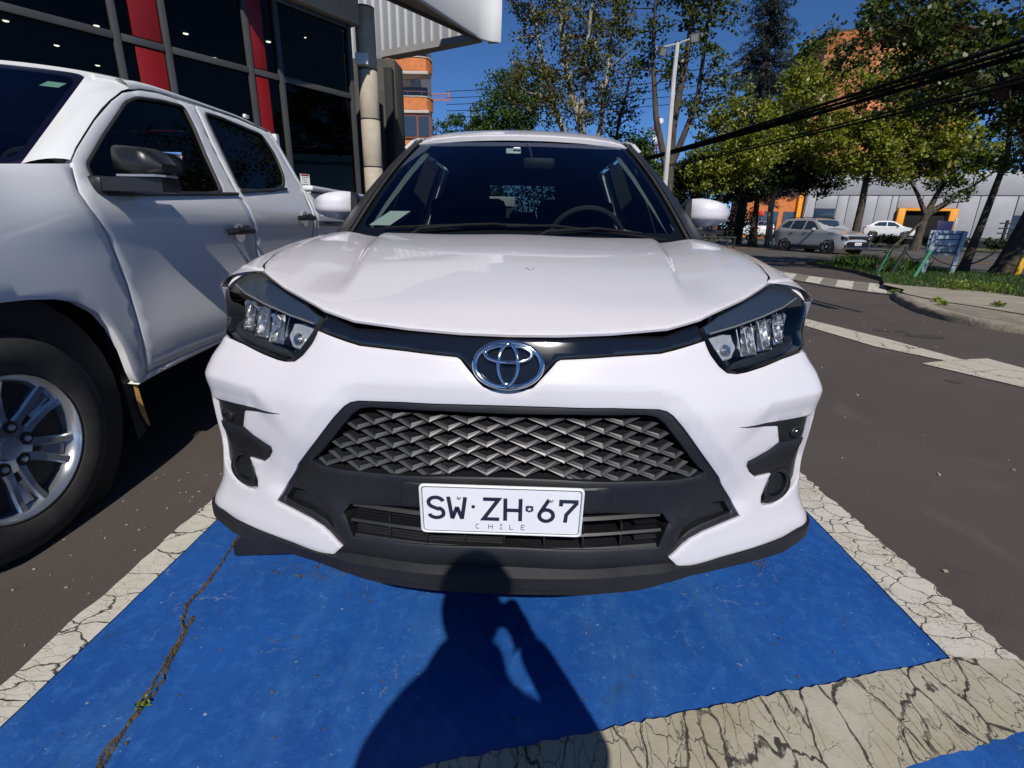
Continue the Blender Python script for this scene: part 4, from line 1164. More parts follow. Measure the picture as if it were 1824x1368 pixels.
# dark hedge behind the far verge
def hedge(name, label, pts, h, w, n, seed, mat):
    rng = np.random.default_rng(seed); P_ = densify(pts + [pts[-1]], .6)[:-1]
    P_ = np.array(pts, float); seg = []
    for a, b in zip(P_[:-1], P_[1:]):
        for k in range(int(np.hypot(*(b-a))/.5)+1): seg.append(a + (b-a)*rng.random())
    C = np.array([[p[0]+rng.normal(0, w*.3), p[1]+rng.normal(0, w*.3), h*rng.uniform(.25, .85)] for p in seg for _ in range(3)])
    V, F = leaves(C, np.full(len(C), h*.32), n, .16, rng, .9)
    o = bpy.data.objects.new(name, raw_mesh(name, V, F, mat)); COL.objects.link(o); WM[o.name] = Matrix()
    tag(o, label, 'hedge')
hedge('hedge', 'low dark hedge along the far side of the street', [(22, 62), (26.5, 46), (29.5, 36), (32, 26), (35, 18)], .85, .8, 46, 61, M['leaf_dark'])

hedge('shrub_row', 'tall dark shrubs in a row behind the parked white car', [(-7, 30), (-3, 29), (1, 28), (4.2, 27.5)], 3.5, 1.4, 170, 62, M['leaf_dark'])
hedge('shrub_row', 'dark shrub thicket below the street trees right of the floodlight pole', [(4.8, 31), (8, 33), (12.5, 35), (16, 37)], 2.8, 1.2, 80, 63, M['leaf_dark'])
# ------------------------------------------------------------------ the white compact SUV
PXc = [(0,0),(.15,.004),(.333,.03),(.45,.056),(.566,.100),(.672,.146),(.76,.192),(.808,.223),(.832,.262),(.842,.34),(.846,.45),(.848,.62)]
AZc = [(.15,.05),(.22,.02),(.3,.0),(.45,0),(.6,0),(.7,.008),(.75,.022),(.8,.04),(.85,.062),(.9,.09),(.95,.15),(.985,.21),(1.05,.3)]
SZc = [(.15,.92),(.24,.965),(.282,.99),(.331,1.0),(.36,.995),(.40,.97),(.445,.95),(.52,.948),(.609,.955),(.68,.963),(.717,.966),(.76,.948),(.81,.912),(.85,.905),(.90,.92),(.94,.935),(.985,.93),(1.1,.9)]
_xs = np.linspace(0, .848, 1500); _Pf = smooth_fn(PXc); _ysP = _Pf(_xs)
_us = np.concatenate([[0], np.cumsum(np.hypot(np.diff(_xs), np.diff(_ysP)))])
_Af, _Sf = smooth_fn(AZc), smooth_fn(SZc)
OPEN = [(0,.738),(.111,.737),(.227,.735),(.332,.729),(.351,.724),(.366,.714),(.394,.684),(.445,.620),(.506,.545),(.515,.526),(.55,.478),(.58,.433)]
_OPL = np.array(OPEN)
def _dopen(x, z):
    D = np.full(np.shape(x), 1e9)
    for a, b in zip(_OPL[:-1], _OPL[1:]):
        e = b - a; t = np.clip(((x-a[0])*e[0] + (z-a[1])*e[1])/(e@e), 0, 1)
        D = np.minimum(D, np.hypot(x-a[0]-t*e[0], z-a[1]-t*e[1]))
    return D
_in_open = np.array(OPEN + [(.52,.424),(.475,.415),(.443,.401),(.417,.382),(.392,.36),(.421,.327),(0,.327)])
def fdisp(x, z):
    ax = np.abs(x)
    d = _dopen(ax, z)
    ins = _inside(np.ravel(ax), np.ravel(z), [_in_open]).reshape(np.shape(ax)) if np.ndim(ax) else False
    d = np.where(ins, 0, d)
    k = .014*(1 - np.clip((d - .003)/.040, 0, 1))*sm((z - .432)/.05)
    zr = .724 - .10*np.clip((.62-ax)/.15, 0, 1)
    t = np.clip((zr - z)/.048, 0, 1)
    k = k + .016*sm((ax - .47)/.20)*t*sm((z-.43)/.10)
    return k
def fas(u, z):
    u = np.asarray(u, float); z = np.asarray(z, float)
    au = np.minimum(np.abs(u), _us[-1]); X = np.interp(au, _us, _xs); s = _Sf(z)
    x = X*s*np.sign(u)
    y = _Pf(X) + _Af(z) + fdisp(x, z) + (np.abs(u) - au)
    return np.stack([x, y, z + 0*x], -1)
def U(x, z): return float(np.interp(abs(x)/float(_Sf(z)), _xs, _us)*(1 if x >= 0 else -1))
def Uy(y): return float(np.interp(y, _ysP, _us))
def uv(pts):
    out = []
    for p in pts: out.append((p[1], p[2]) if p[0] == 'u' else (U(p[0], p[1]), p[1]))
    return out
def sym(half):
    """half outline from the centre top round to the centre bottom -> full closed outline"""
    l = [(-a, b) for a, b in half][::-1]
    return half + [q for q in l if abs(q[0]) > 1e-6]
car = root('compact_suv', 'white compact SUV facing the camera on the blue parking bay', 'car', (0, 2.0, 0))
FA = (0, -1, .2)
TIP = [(.58,.432),(.521,.423),(.475,.415),(.442,.403),(.416,.383),(.392,.36),(.421,.328)]
BARB = [(0,.771),(.033,.771),(.052,.776),(.066,.791),(.085,.811),(.103,.831),(.111,.835),(.222,.841),(.331,.845),(.364,.851),(.407,.860),(.438,.867)]
VENT = [(.778,.661),(.653,.667),(.648,.660),(.655,.652),(.669,.609),(.64,.594),(.60,.583),(.577,.578),(.575,.567),(.588,.547),(.611,.527),(.664,.523),(.649,.493),(.638,.471),(.638,.455),(.647,.446),(.679,.441),(.715,.449),(.747,.469),(.768,.488),(.778,.54)]
whalf = uv(BARB + [(.452,.838),(.474,.812),(.496,.796),(.522,.792),(.547,.793),(.600,.800),(.663,.811),(.714,.816),(.732,.818),(.752,.812)]) + \
    [(Uy(.50), .80), (Uy(.53), .62), (Uy(.45), .45), (Uy(.41), .345)] + uv([(.800,.350),(.777,.350),(.727,.341),(.634,.337),(.528,.335)]) + uv(TIP[::-1]) + uv(OPEN[::-1][1:])
ridge = [(x, .724 - .10*min(1, max(0, (.62-x)/.15))) for x in np.arange(.49, .80, .008)]
offl = []
for (a0, a1), (b0, b1) in zip(OPEN[:-1], OPEN[1:]):
    L_ = math.hypot(b0-a0, b1-a1); nx_, nz_ = (a1-b1)/L_*-1, (b0-a0)/L_
    nx_, nz_ = -(b1-a1)/L_, (b0-a0)/L_
    for t in np.arange(0, 1, .008/L_):
        q_ = (a0+(b0-a0)*t + nx_*.043, a1+(b1-a1)*t + nz_*.043)
        if abs(float(_dopen(np.array([q_[0]]), np.array([q_[1]]))[0]) - .043) < .002: offl.append(q_)
KEEP = uv(ridge + offl); KEEP = KEEP + [(-a, b) for a, b in KEEP]
vh = uv(VENT); vl = [(-a, b) for a, b in vh]
bump_o = obj('front_bumper', panel_mb(fas, sym(whalf), [vh, vl], res=.012, inset=.004, depth=.022, facing=FA, edge=.002, keep=KEEP), M['white'], car, smooth=60)
# side vents with sensor and round fog blank
for sg in (1, -1):
    mir = sg < 0
    v_ = obj('bumper_vent', panel_mb(fas, vh, res=.02, inset=.004, depth=.03, off=-.012, facing=FA, mirror=mir), M['blackplastic'], car)
    obj('vent_blade', panel_mb(fas, uv([(.664,.6675),(.600,.672),(.530,.6765),(.600,.665),(.660,.655)]), res=.008, inset=.002, depth=.006, off=.0022, facing=FA, edge=.0008, mirror=mir), M['blackplastic'], v_)
    arm = [(.672,.606),(.642,.591),(.603,.580),(.582,.575),(.580,.566),(.592,.550),(.613,.530),(.668,.526),(.73,.545),(.76,.60)]
    obj('vent_blade', panel_mb(fas, uv(arm), res=.02, inset=.006, depth=.014, off=.001, facing=FA, edge=.004, mirror=mir), M['blackplastic'], v_)
    fc = (.700, .480)
    def ring(cx_, cz_, rx, rz): return [(U(a, b), b) for a, b in ellipse(cx_, cz_, rx, rz, 26)]
    obj('fog_bezel', panel_mb(fas, ring(.690, .484, .046, .042), [ring(.688, .490, .033, .030)], res=.012, inset=.004, depth=.012, off=-.003, facing=FA, mirror=mir, offs=lambda u, z: .006*(1-((z-.484)/.042)**2)), M['blackplastic'], v_)
    obj('fog_cover', panel_mb(fas, ring(.688, .490, .031, .028), res=.010, inset=.003, depth=.012, off=-.007, facing=FA, mirror=mir), M['blackplastic'], v_)
    so = obj('parking_sensor', panel_mb(fas, ring(.736, .622, .022, .016), res=.01, inset=.003, depth=.01, off=-.005, facing=FA, mirror=mir), M['blackplastic'], v_)
    obj('sensor_face', panel_mb(fas, ring(.736, .622, .011, .008), res=.006, inset=.002, depth=.006, off=-.002, facing=FA, mirror=mir), M['gloss'], so)

# gloss black bar, emblem
barh = uv([(0,.8845),(.106,.8845),(.222,.885),(.345,.883),(.387,.896),(.425,.906),(.437,.886),(.442,.871),(.407,.864),(.364,.855),(.331,.849),(.222,.845),(.113,.839),(.101,.834),(.082,.814),(.063,.794),(.05,.780),(.033,.775),(0,.775)])
bar = obj('grille_bar', panel_mb(fas, sym(barh), res=.010, inset=.003, depth=.03, off=-.009, facing=FA), M['gloss'], car, smooth=60)
def fas_pt(x, z, off=0):
    u = U(x, z); e = 1e-4
    p = fas(np.array([u]), np.array([z]))[0]
    du = fas(np.array([u+e]), np.array([z]))[0] - p; dv = fas(np.array([u]), np.array([z+e]))[0] - p
    n = np.cross(du, dv); n /= np.linalg.norm(n)
    if n[1] > 0: n = -n
    return p + n*off, n
def emb_ring(rx, rz, cx_, cz_, w, n=48, off=.016, dome=.006):
    pts = []; base = np.array([0, fas_pt(0, .822)[0][1], .822])
    tilt = rad(-24)
    for i in range(n):
        a = 2*PI*i/n; lx, lz = cx_ + rx*math.cos(a), cz_ + rz*math.sin(a)
        d_ = off + dome*(1 - (lx/.075)**2 - (lz/.05)**2)
        pts.append((lx, base[1] - d_*math.cos(tilt) - lz*math.sin(tilt), base[2] + lz*math.cos(tilt) - d_*math.sin(tilt)*0 + d_*.4))
    return pts
def flat_ring(pts, r, rz):
    mb = MB().tube(pts, r, 10, closed=True); return mb
emo = obj('emblem', flat_ring(emb_ring(.0705, .0475, 0, 0, 0, off=.010), .0062, 0), M['chrome'], car, smooth=80)
obj('emblem_oval', flat_ring(emb_ring(.0205, .0425, 0, .001, 0, off=.011), .0042, 0), M['chrome'], emo, smooth=80)
obj('emblem_oval', flat_ring(emb_ring(.049, .0185, 0, .0225, 0, off=.011), .0043, 0), M['chrome'], emo, smooth=80)
bk = MB(); c_ = emb_ring(.066, .043, 0, 0, 0, off=.002, dome=.004); bk.v = c_; bk.f = [tuple(range(len(c_)))]
obj('emblem_back', bk, M['gloss'], emo)

# black grille surround, diamond cells, lower intake
MESH = [(0,.720),(.150,.721),(.305,.717),(.332,.711),(.352,.695),(.392,.648),(.436,.594),(.468,.562),(.440,.554),(.384,.552),(.239,.558),(.118,.566),(0,.569)]
opin = uv([(0,.744),(.113,.743),(.229,.741),(.335,.735),(.355,.730),(.371,.719),(.400,.688),(.451,.624),(.512,.549),(.521,.530),(.556,.482),(.592,.428),(.53,.414),(.48,.406),(.452,.396),(.428,.378),(.405,.356),(.425,.325),(0,.345)])
mesh_o = sym(uv(MESH))
INTK = [(0,.484),(.246,.479),(.372,.470),(.388,.450),(.375,.415),(.366,.387),(0,.398)]
WING = [(.412,.398),(.440,.420),(.475,.433),(.520,.441),(.556,.448),(.540,.474),(.505,.476),(.458,.462),(.424,.432)]
wgr = uv(WING); wgl = [(-a, b) for a, b in wgr]
sur = obj('grille_surround', panel_mb(fas, sym(opin), [mesh_o, sym(uv(INTK)), wgr, wgl], res=.025, inset=.005, depth=.055, off=-.008, facing=FA, edge=.003), M['blackplastic'], car)
obj('grille_backing', panel_mb(fas, sym(opin), res=.05, inset=0, depth=0, off=-.105, facing=FA, edge=0), M['blackmat'], car)
for w_ in (wgr, wgl): obj('winglet_recess', panel_mb(fas, w_, res=.02, inset=0, depth=0, off=-.032, facing=FA, edge=0), M['blackplastic'], sur)
pp = [(U(x, z), z) for x, z in ((-.242,.484),(-.242,.545),(-.225,.549),(.225,.549),(.242,.545),(.242,.484))]
obj('plate_panel', panel_mb(fas, pp, res=.03, inset=.004, depth=.01, off=-.001, facing=FA, edge=.003), M['blackplastic'], sur)
meshpoly = np.array([q for q in MESH + [(-a, b) for a, b in MESH[::-1]]])
HX, HZ = .0432, .0173
cells = []
for i in range(-11, 12):
    for j in range(-2, 12):
        cx_ = i*HX; cz_ = .7083 - j*2*HZ - (HZ if i % 2 else 0) + .0*abs(i)
        if _inside(np.array([cx_]), np.array([cz_]), [meshpoly])[0] and _dist(np.array([cx_]), np.array([cz_]), [meshpoly])[0] > .006: cells.append((cx_, cz_))
def cell_mb(cx_, cz_):
    """a scale: proud V-shaped lower rim, a plate falling back behind it"""
    P_ = lambda x, z, o_: fas_pt(x, z, o_)[0]
    hx, hz = HX*.985, HZ*.985
    a, o1 = .0052, -.016
    L, B_, R = (cx_-hx, cz_+.000), (cx_, cz_-hz), (cx_+hx, cz_)
    l2, b2, r2 = (cx_-hx+.012, cz_+.001), (cx_, cz_-hz+a), (cx_+hx-.012, cz_+.001)
    T = (cx_, cz_+hz*.40); tl = (cx_-hx*.50, cz_+hz*.30); tr = (cx_+hx*.50, cz_+hz*.30)
    vs = [P_(*L, o1-.010), P_(*B_, o1), P_(*R, o1-.010), P_(*r2, o1-.015), P_(*b2, o1-.003), P_(*l2, o1-.015)]
    n0 = len(vs)
    l3, b3, r3 = (cx_-hx*.70, cz_+.002), (cx_, cz_-hz+.011), (cx_+hx*.70, cz_+.002)
    vs += [P_(*r3, o1-.016), P_(*b3, o1-.006), P_(*l3, o1-.016)]          # 6,7,8 inner lip
    vs += [P_(*tr, o1-.040), P_(*T, o1-.046), P_(*tl, o1-.040)]           # 9,10,11 back of the plate
    vs += [P_(*L, o1-.035), P_(cx_, cz_-hz*.9, o1-.035), P_(*R, o1-.035)] # 12..14 underside
    fs = [(0,1,4,5), (1,2,3,4), (5,4,7,8), (4,3,6,7), (8,7,10,11), (7,6,9,10), (1,0,12,13), (2,1,13,14), (0,5,8,11,12), (3,2,14,9,6)]
    mb = MB(); mb.v = [tuple(v) for v in vs]; mb.f = fs
    return mb
for c_ in cells:
    g_ = obj('grille_cell', cell_mb(*c_), M['blackplastic'], sur, smooth=0)
    g_.data.materials.append(M['worn_rim_glint'])
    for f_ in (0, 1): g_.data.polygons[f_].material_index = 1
# something pale glimpsed behind the mesh (radiator support bits)
rgc = random.Random(9)
for k in range(9):
    x, z = rgc.choice([-.33, -.29, -.25, -.20, .16, .21, .28, .02, .06]) + rgc.uniform(-.01, .01), .60 + rgc.uniform(-.014, .016)
    p, n_ = fas_pt(x, z, -.07)
    obj('bracket', MB().box(p, (rgc.uniform(.01, .026), .01, rgc.uniform(.006, .012)), rot=Matrix.Rotation(rgc.uniform(-.4, .4), 4, 'Y'), bev=.002), M['steel'], sur)
# lower slats
def slat(z, x0, x1, hgt, off0, off1, tilt=0):
    mb = MB(); n = 26
    for i in range(n+1):
        x = x0 + (x1-x0)*i/n
        for (dz, o_) in ((0, off0), (hgt, off0-.004), (hgt+.004, off1), (-.002, off1)):
            p = fas_pt(x, z+dz, o_)[0]; mb.v.append(tuple(p))
    for i in range(n):
        for k in range(4): mb.f.append((4*i+k, 4*i+4+k, 4*i+4+(k+1) % 4, 4*i+(k+1) % 4))
    mb.f += [(0,1,2,3), (4*n+3, 4*n+2, 4*n+1, 4*n)]
    return mb
for z, h_, hw in ((.466,.0065,.366), (.428,.0065,.370), (.388,.007,.362)):
    obj('intake_slat', slat(z, -hw, hw, h_, -.012, -.060), M['blackplastic'], sur)
for x in (-.276, -.184, -.092, 0, .092, .184, .276):
    for za, zb_ in ((.435,.466), (.395,.428)):
        p = fas_pt(x, (za+zb_)/2, -.035)[0]
        obj('intake_rib', MB().box(p, (.004, .045, zb_-za), bev=.001), M['blackplastic'], sur)
for k in range(10):
    z = .398 + .0070*k + (.004 if k > 3 else 0)
    obj('radiator_fin', slat(z, -.36, -.17, .0028, -.022, -.045), M['blackplastic'], sur)
    if k % 2: obj('radiator_fin', slat(z, .31, .365, .0028, -.022, -.045), M['blackplastic'], sur)
    if k < 5: obj('radiator_fin', slat(z, -.17, .0, .0028, -.026, -.045), M['blackplastic'], sur)

# black lower lip, running under the white corners
def lip_mb():
    mb = MB(); N = 120; umax = Uy(.43)
    secs = []
    for i in range(N+1):
        u = -umax + 2*umax*i/N; au = abs(u)
        X = float(np.interp(au, _us, _xs)); xr = X*1.0
        w = float(sm((xr - .37)/.10))                       # 0 middle, 1 under the white corner
        e = float(sm((xr - .60)/.26))
        tw_ = float(np.interp(xr, [.42,.53,.634,.727,.777,.86], [.331,.334,.335,.339,.348,.352])); bw_ = float(np.interp(xr, [.42,.53,.73,.785,.86], [.308,.305,.297,.312,.325]))
        top = .349*(1-w) + tw_*w
        zf1, zf0 = .329*(1-w) + (top - .002)*w, .298*(1-w) + bw_*w
        e2 = float(sm((xr - .30)/.20))
        prof = [(.075*(1-w) + .03*w, .385*(1-w) + (top-.001)*w), (.020*(1-w)+.004*w, top), (-.010*(1-w) - .004*w, zf1), (-.010*(1-w) - .004*w, zf0), (.022, zf0-.004), (.020, zf0 - .010*(1-e2) - .004), (.014, zf0 - .012*(1-e2) - .005), (.014, zf0 - .028*(1-e2) - .006), (.06, zf0 - .028*(1-e2)-.006), (.30, zf0 + .0)]
        s_ = 1.0; yb = float(_Pf(X))
        # normal of the plan curve
        dx = float(np.interp(au+1e-3, _us, _xs)) - float(np.interp(au-1e-3, _us, _xs)); dy = float(_Pf(np.interp(au+1e-3, _us, _xs)) - _Pf(np.interp(au-1e-3, _us, _xs)))
        l = math.hypot(dx, dy) or 1; nx, ny = -dy/l, dx/l       # inward
        for (d_, z) in prof:
            d2 = d_ if d_ < .2 else .2
            mb.v.append(((X*1.003 + nx*d2)*(1 if u >= 0 else -1), yb + ny*d2, z))
    m = len(prof)
    for i in range(N):
        for k in range(m-1): mb.f.append((i*m+k, i*m+k+1, (i+1)*m+k+1, (i+1)*m+k))
    return mb
obj('lower_lip', lip_mb(), M['blackplastic'], car, smooth=28)
for x in (-.19, -.02, .13, .25): obj('lip_slot', MB().box((x, .046+.3*x*x, .3605), (.085, .004, .003)), M['blackmat'], car, smooth=0)
obj('undertray', MB().box((0, .75, .252), (1.1, .9, .02), bev=.005), M['dkplastic'], car)
for sg in (-1,): obj('tyre_deflector', MB().prism([(-.93, .0), (-.93, .042), (-.90, .075), (-.70, .075), (-.70, .02)], 0, .02, Matrix.Translation((0 if sg < 0 else 1.63, .47, .012)) @ Matrix.Rotation(rad(90), 4, 'X')), M['blackplastic'], car, smooth=0)

# headlights
LENS = [(.437,.898),(.484,.922),(.572,.948),(.636,.966),(.662,.974),(.697,.972),(.728,.962),(.750,.945),(.765,.922),(.772,.89),(.768,.855),(.757,.832),(.734,.824),(.714,.818),(.663,.813),(.600,.803),(.547,.797),(.522,.796),(.508,.800),(.496,.810),(.475,.836),(.453,.865),(.440,.888)]
for sg in (1, -1):
    mir = sg < 0
    hl = obj('headlight', panel_mb(fas, uv(LENS), res=.02, inset=0, depth=0, off=-.062, facing=FA, edge=0, mirror=mir), M['lampblack'], car)
    # walls of the housing
    a = np.array(densify(uv(LENS), .02)); e = 1e-4
    def at(o_):
        p = fas(a[:, 0], a[:, 1]); du = fas(a[:, 0]+e, a[:, 1]) - p; dv = fas(a[:, 0], a[:, 1]+e) - p
        n_ = np.cross(du, dv); n_ /= np.linalg.norm(n_, axis=1)[:, None]; n_[n_[:, 1] > 0] *= -1
        return p + n_*o_
    mb = MB(); p0, p1 = at(-.002), at(-.062); k = len(a)
    mb.v = [tuple(q) for q in p0] + [tuple(q) for q in p1]; mb.f = [(i, (i+1) % k, k+(i+1) % k, k+i) for i in range(k)]
    obj('housing_wall', mb if not mir else mb.mirror_x(), M['lampwall'], hl, smooth=60)
    brow = [(.440,.897),(.484,.919),(.572,.945),(.636,.963),(.662,.970),(.697,.967),(.722,.958),(.742,.948),(.685,.930),(.608,.913),(.527,.896),(.462,.880),(.447,.884)]
    obj('brow_panel', panel_mb(fas, uv(brow), res=.02, inset=.004, depth=.03, off=-.006, facing=FA, mirror=mir), M['lampbrow'], hl)
    # reflector bowls: chrome facets in three cups
    for (cx_, cz_, w, h_) in ((.574, .862, .046, .066), (.624, .872, .048, .072), (.672, .882, .040, .072)):
        mb = MB()
        def q(dx, dz, o_): return tuple(fas_pt(cx_+dx, cz_+dz, o_)[0])
        nx_, nz_ = 6, 5
        for iz in range(nz_+1):
            for ix in range(nx_+1):
                fx, fz = ix/nx_*2-1, iz/nz_*2-1
                mb.v.append(q(fx*w/2, fz*h_/2, -.056 + .034*max(abs(fx)**2.2, abs(fz)**2.6) + (.004 if (ix+iz) % 2 else 0)))
        for iz in range(nz_):
            for ix in range(nx_): a0 = iz*(nx_+1)+ix; mb.f.append((a0, a0+1, a0+nx_+2, a0+nx_+1))
        rf = obj('reflector', mb if not mir else mb.mirror_x(), M['reflector'], hl, smooth=0)
        fr = MB().tube([q(-w/2, -h_/2, -.020), q(w/2, -h_/2, -.020), q(w/2, h_/2, -.020), q(-w/2, h_/2, -.020)], .0022, 5, closed=True)
        obj('reflector_frame', fr if not mir else fr.mirror_x(), M['chrome'], hl)
    ind = [(.460,.864),(.472,.876),(.500,.882),(.532,.878),(.546,.850),(.534,.830),(.497,.820),(.485,.832)]
    obj('turn_signal', panel_mb(fas, uv(ind), res=.010, inset=.003, depth=.02, off=-.026, facing=FA, mirror=mir, offs=lambda u, z: .0016*np.sin(u*700)*np.sin(z*700)), M['lampsilver'], hl, smooth=0)
    bulb = MB().lathe([(.0, .008), (.004, .0075), (.0045,.005), (.009, .0055), (.0095, .003), (.014, .0035), (.015, 0)], 16, Matrix.Translation(fas_pt(.512, .846, -.024)[0]) @ Vector(fas_pt(.505, .845)[1]).to_track_quat('Z', 'Y').to_matrix().to_4x4())
    obj('lamp_bulb', bulb if not mir else bulb.mirror_x(), M['reflector'], hl)
    low = [(.515,.804),(.60,.811),(.70,.825),(.745,.832),(.752,.85),(.70,.845),(.60,.830),(.545,.820)]
    obj('lamp_trim', panel_mb(fas, uv(low), res=.02, inset=.004, depth=.02, off=-.024, facing=FA, mirror=mir), M['lampblack'], hl)
    side = [(.700,.925),(.730,.935),(.752,.91),(.758,.87),(.738,.855),(.710,.87)]
    obj('side_reflector', panel_mb(fas, uv(side), res=.014, inset=.003, depth=.01, off=-.045, facing=FA, mirror=mir), M['lampgrey'], hl)
    for kf in range(7):
        xa = .545 + .022*kf; za = .826 + .20*(xa-.545)
        fn_ = MB(); pa = [fas_pt(xa-.004, za+.072, -.022)[0], fas_pt(xa+.006, za+.004, -.018)[0], fas_pt(xa+.006, za+.004, -.050)[0], fas_pt(xa-.004, za+.072, -.050)[0]]
        fn_.v = [tuple(q_) for q_ in pa] + [tuple(q_ + np.array([.0016,0,0])) for q_ in pa]; fn_.f = [(0,1,2,3),(7,6,5,4),(0,4,5,1),(1,5,6,2),(2,6,7,3),(3,7,4,0)]
        obj('lamp_fin', fn_ if not mir else fn_.mirror_x(), M['reflector'], hl, smooth=0)
    edge_t = [tuple(fas_pt(x_, z_, -.006)[0]) for x_, z_ in ((.455,.882),(.527,.894),(.608,.911),(.685,.928),(.738,.944))]
    tr_ = MB().tube(edge_t, .0024, 6); obj('brow_trim', tr_ if not mir else tr_.mirror_x(), M['lampgrey'], hl)
    obj('lens_cover', panel_mb(fas, uv(LENS), res=.016, inset=.004, depth=0, off=.001, facing=FA, edge=.003, mirror=mir), M['lens'], hl, smooth=60)

# bonnet
_Hz = smooth_fn([(.02,.862),(.085,.887),(.13,.906),(.19,.928),(.26,.947),(.40,.982),(.5,1.003),(.72,1.036),(1.05,1.064),(1.3,1.075)])
def bon(x, y):
    x = np.asarray(x, float); y = np.asarray(y, float); ax = np.abs(x)
    z = _Hz(y)
    cr = .395 + .13*np.clip((y-.15)/.85, 0, 1)                       # crease between the raised middle and the flanks
    z = z - .016*sm((ax - cr + .010)/.026)*sm((y-.20)/.25) + .016*sm((ax - cr - .02)/.14)*sm((y-.20)/.25)
    z = z + .006*sm((.30-ax)/.3)*sm((y-.1)/.2)
    z = z - np.where(ax > .655, 1.1*(ax-.655)**2, 0)
    return np.stack([x, y, z], -1)
hedge_half = [(0,.077),(.106,.080),(.222,.092),(.346,.114),(.387,.133),(.427,.153),(.484,.198),(.573,.273),(.636,.339),(.660,.366),(.690,.43),(.716,.55),(.738,.75),(.750,.95),(.750,1.06),(.745,1.09),(.60,1.07),(.3,1.04),(0,1.035)]
obj('bonnet', panel_mb(bon, sym(hedge_half), res=.014, inset=.004, depth=.006, facing=(0, -.3, 1), edge=.0015), M['white'], car, smooth=60)
spot = MB()
for i in range(14):
    a = rgc.uniform(0, 6.28); d_ = rgc.uniform(.4, 1)*.012
    x, y = .045 + math.cos(a)*d_*1.3, .42 + math.sin(a)*d_
    p = bon(np.array([x]), np.array([y]))[0]; spot.box((p[0], p[1], p[2]+.0005), (rgc.uniform(.001, .004), rgc.uniform(.001, .003), .0006))
obj('paint_chip', spot, M['blackmat'], car, smooth=0)
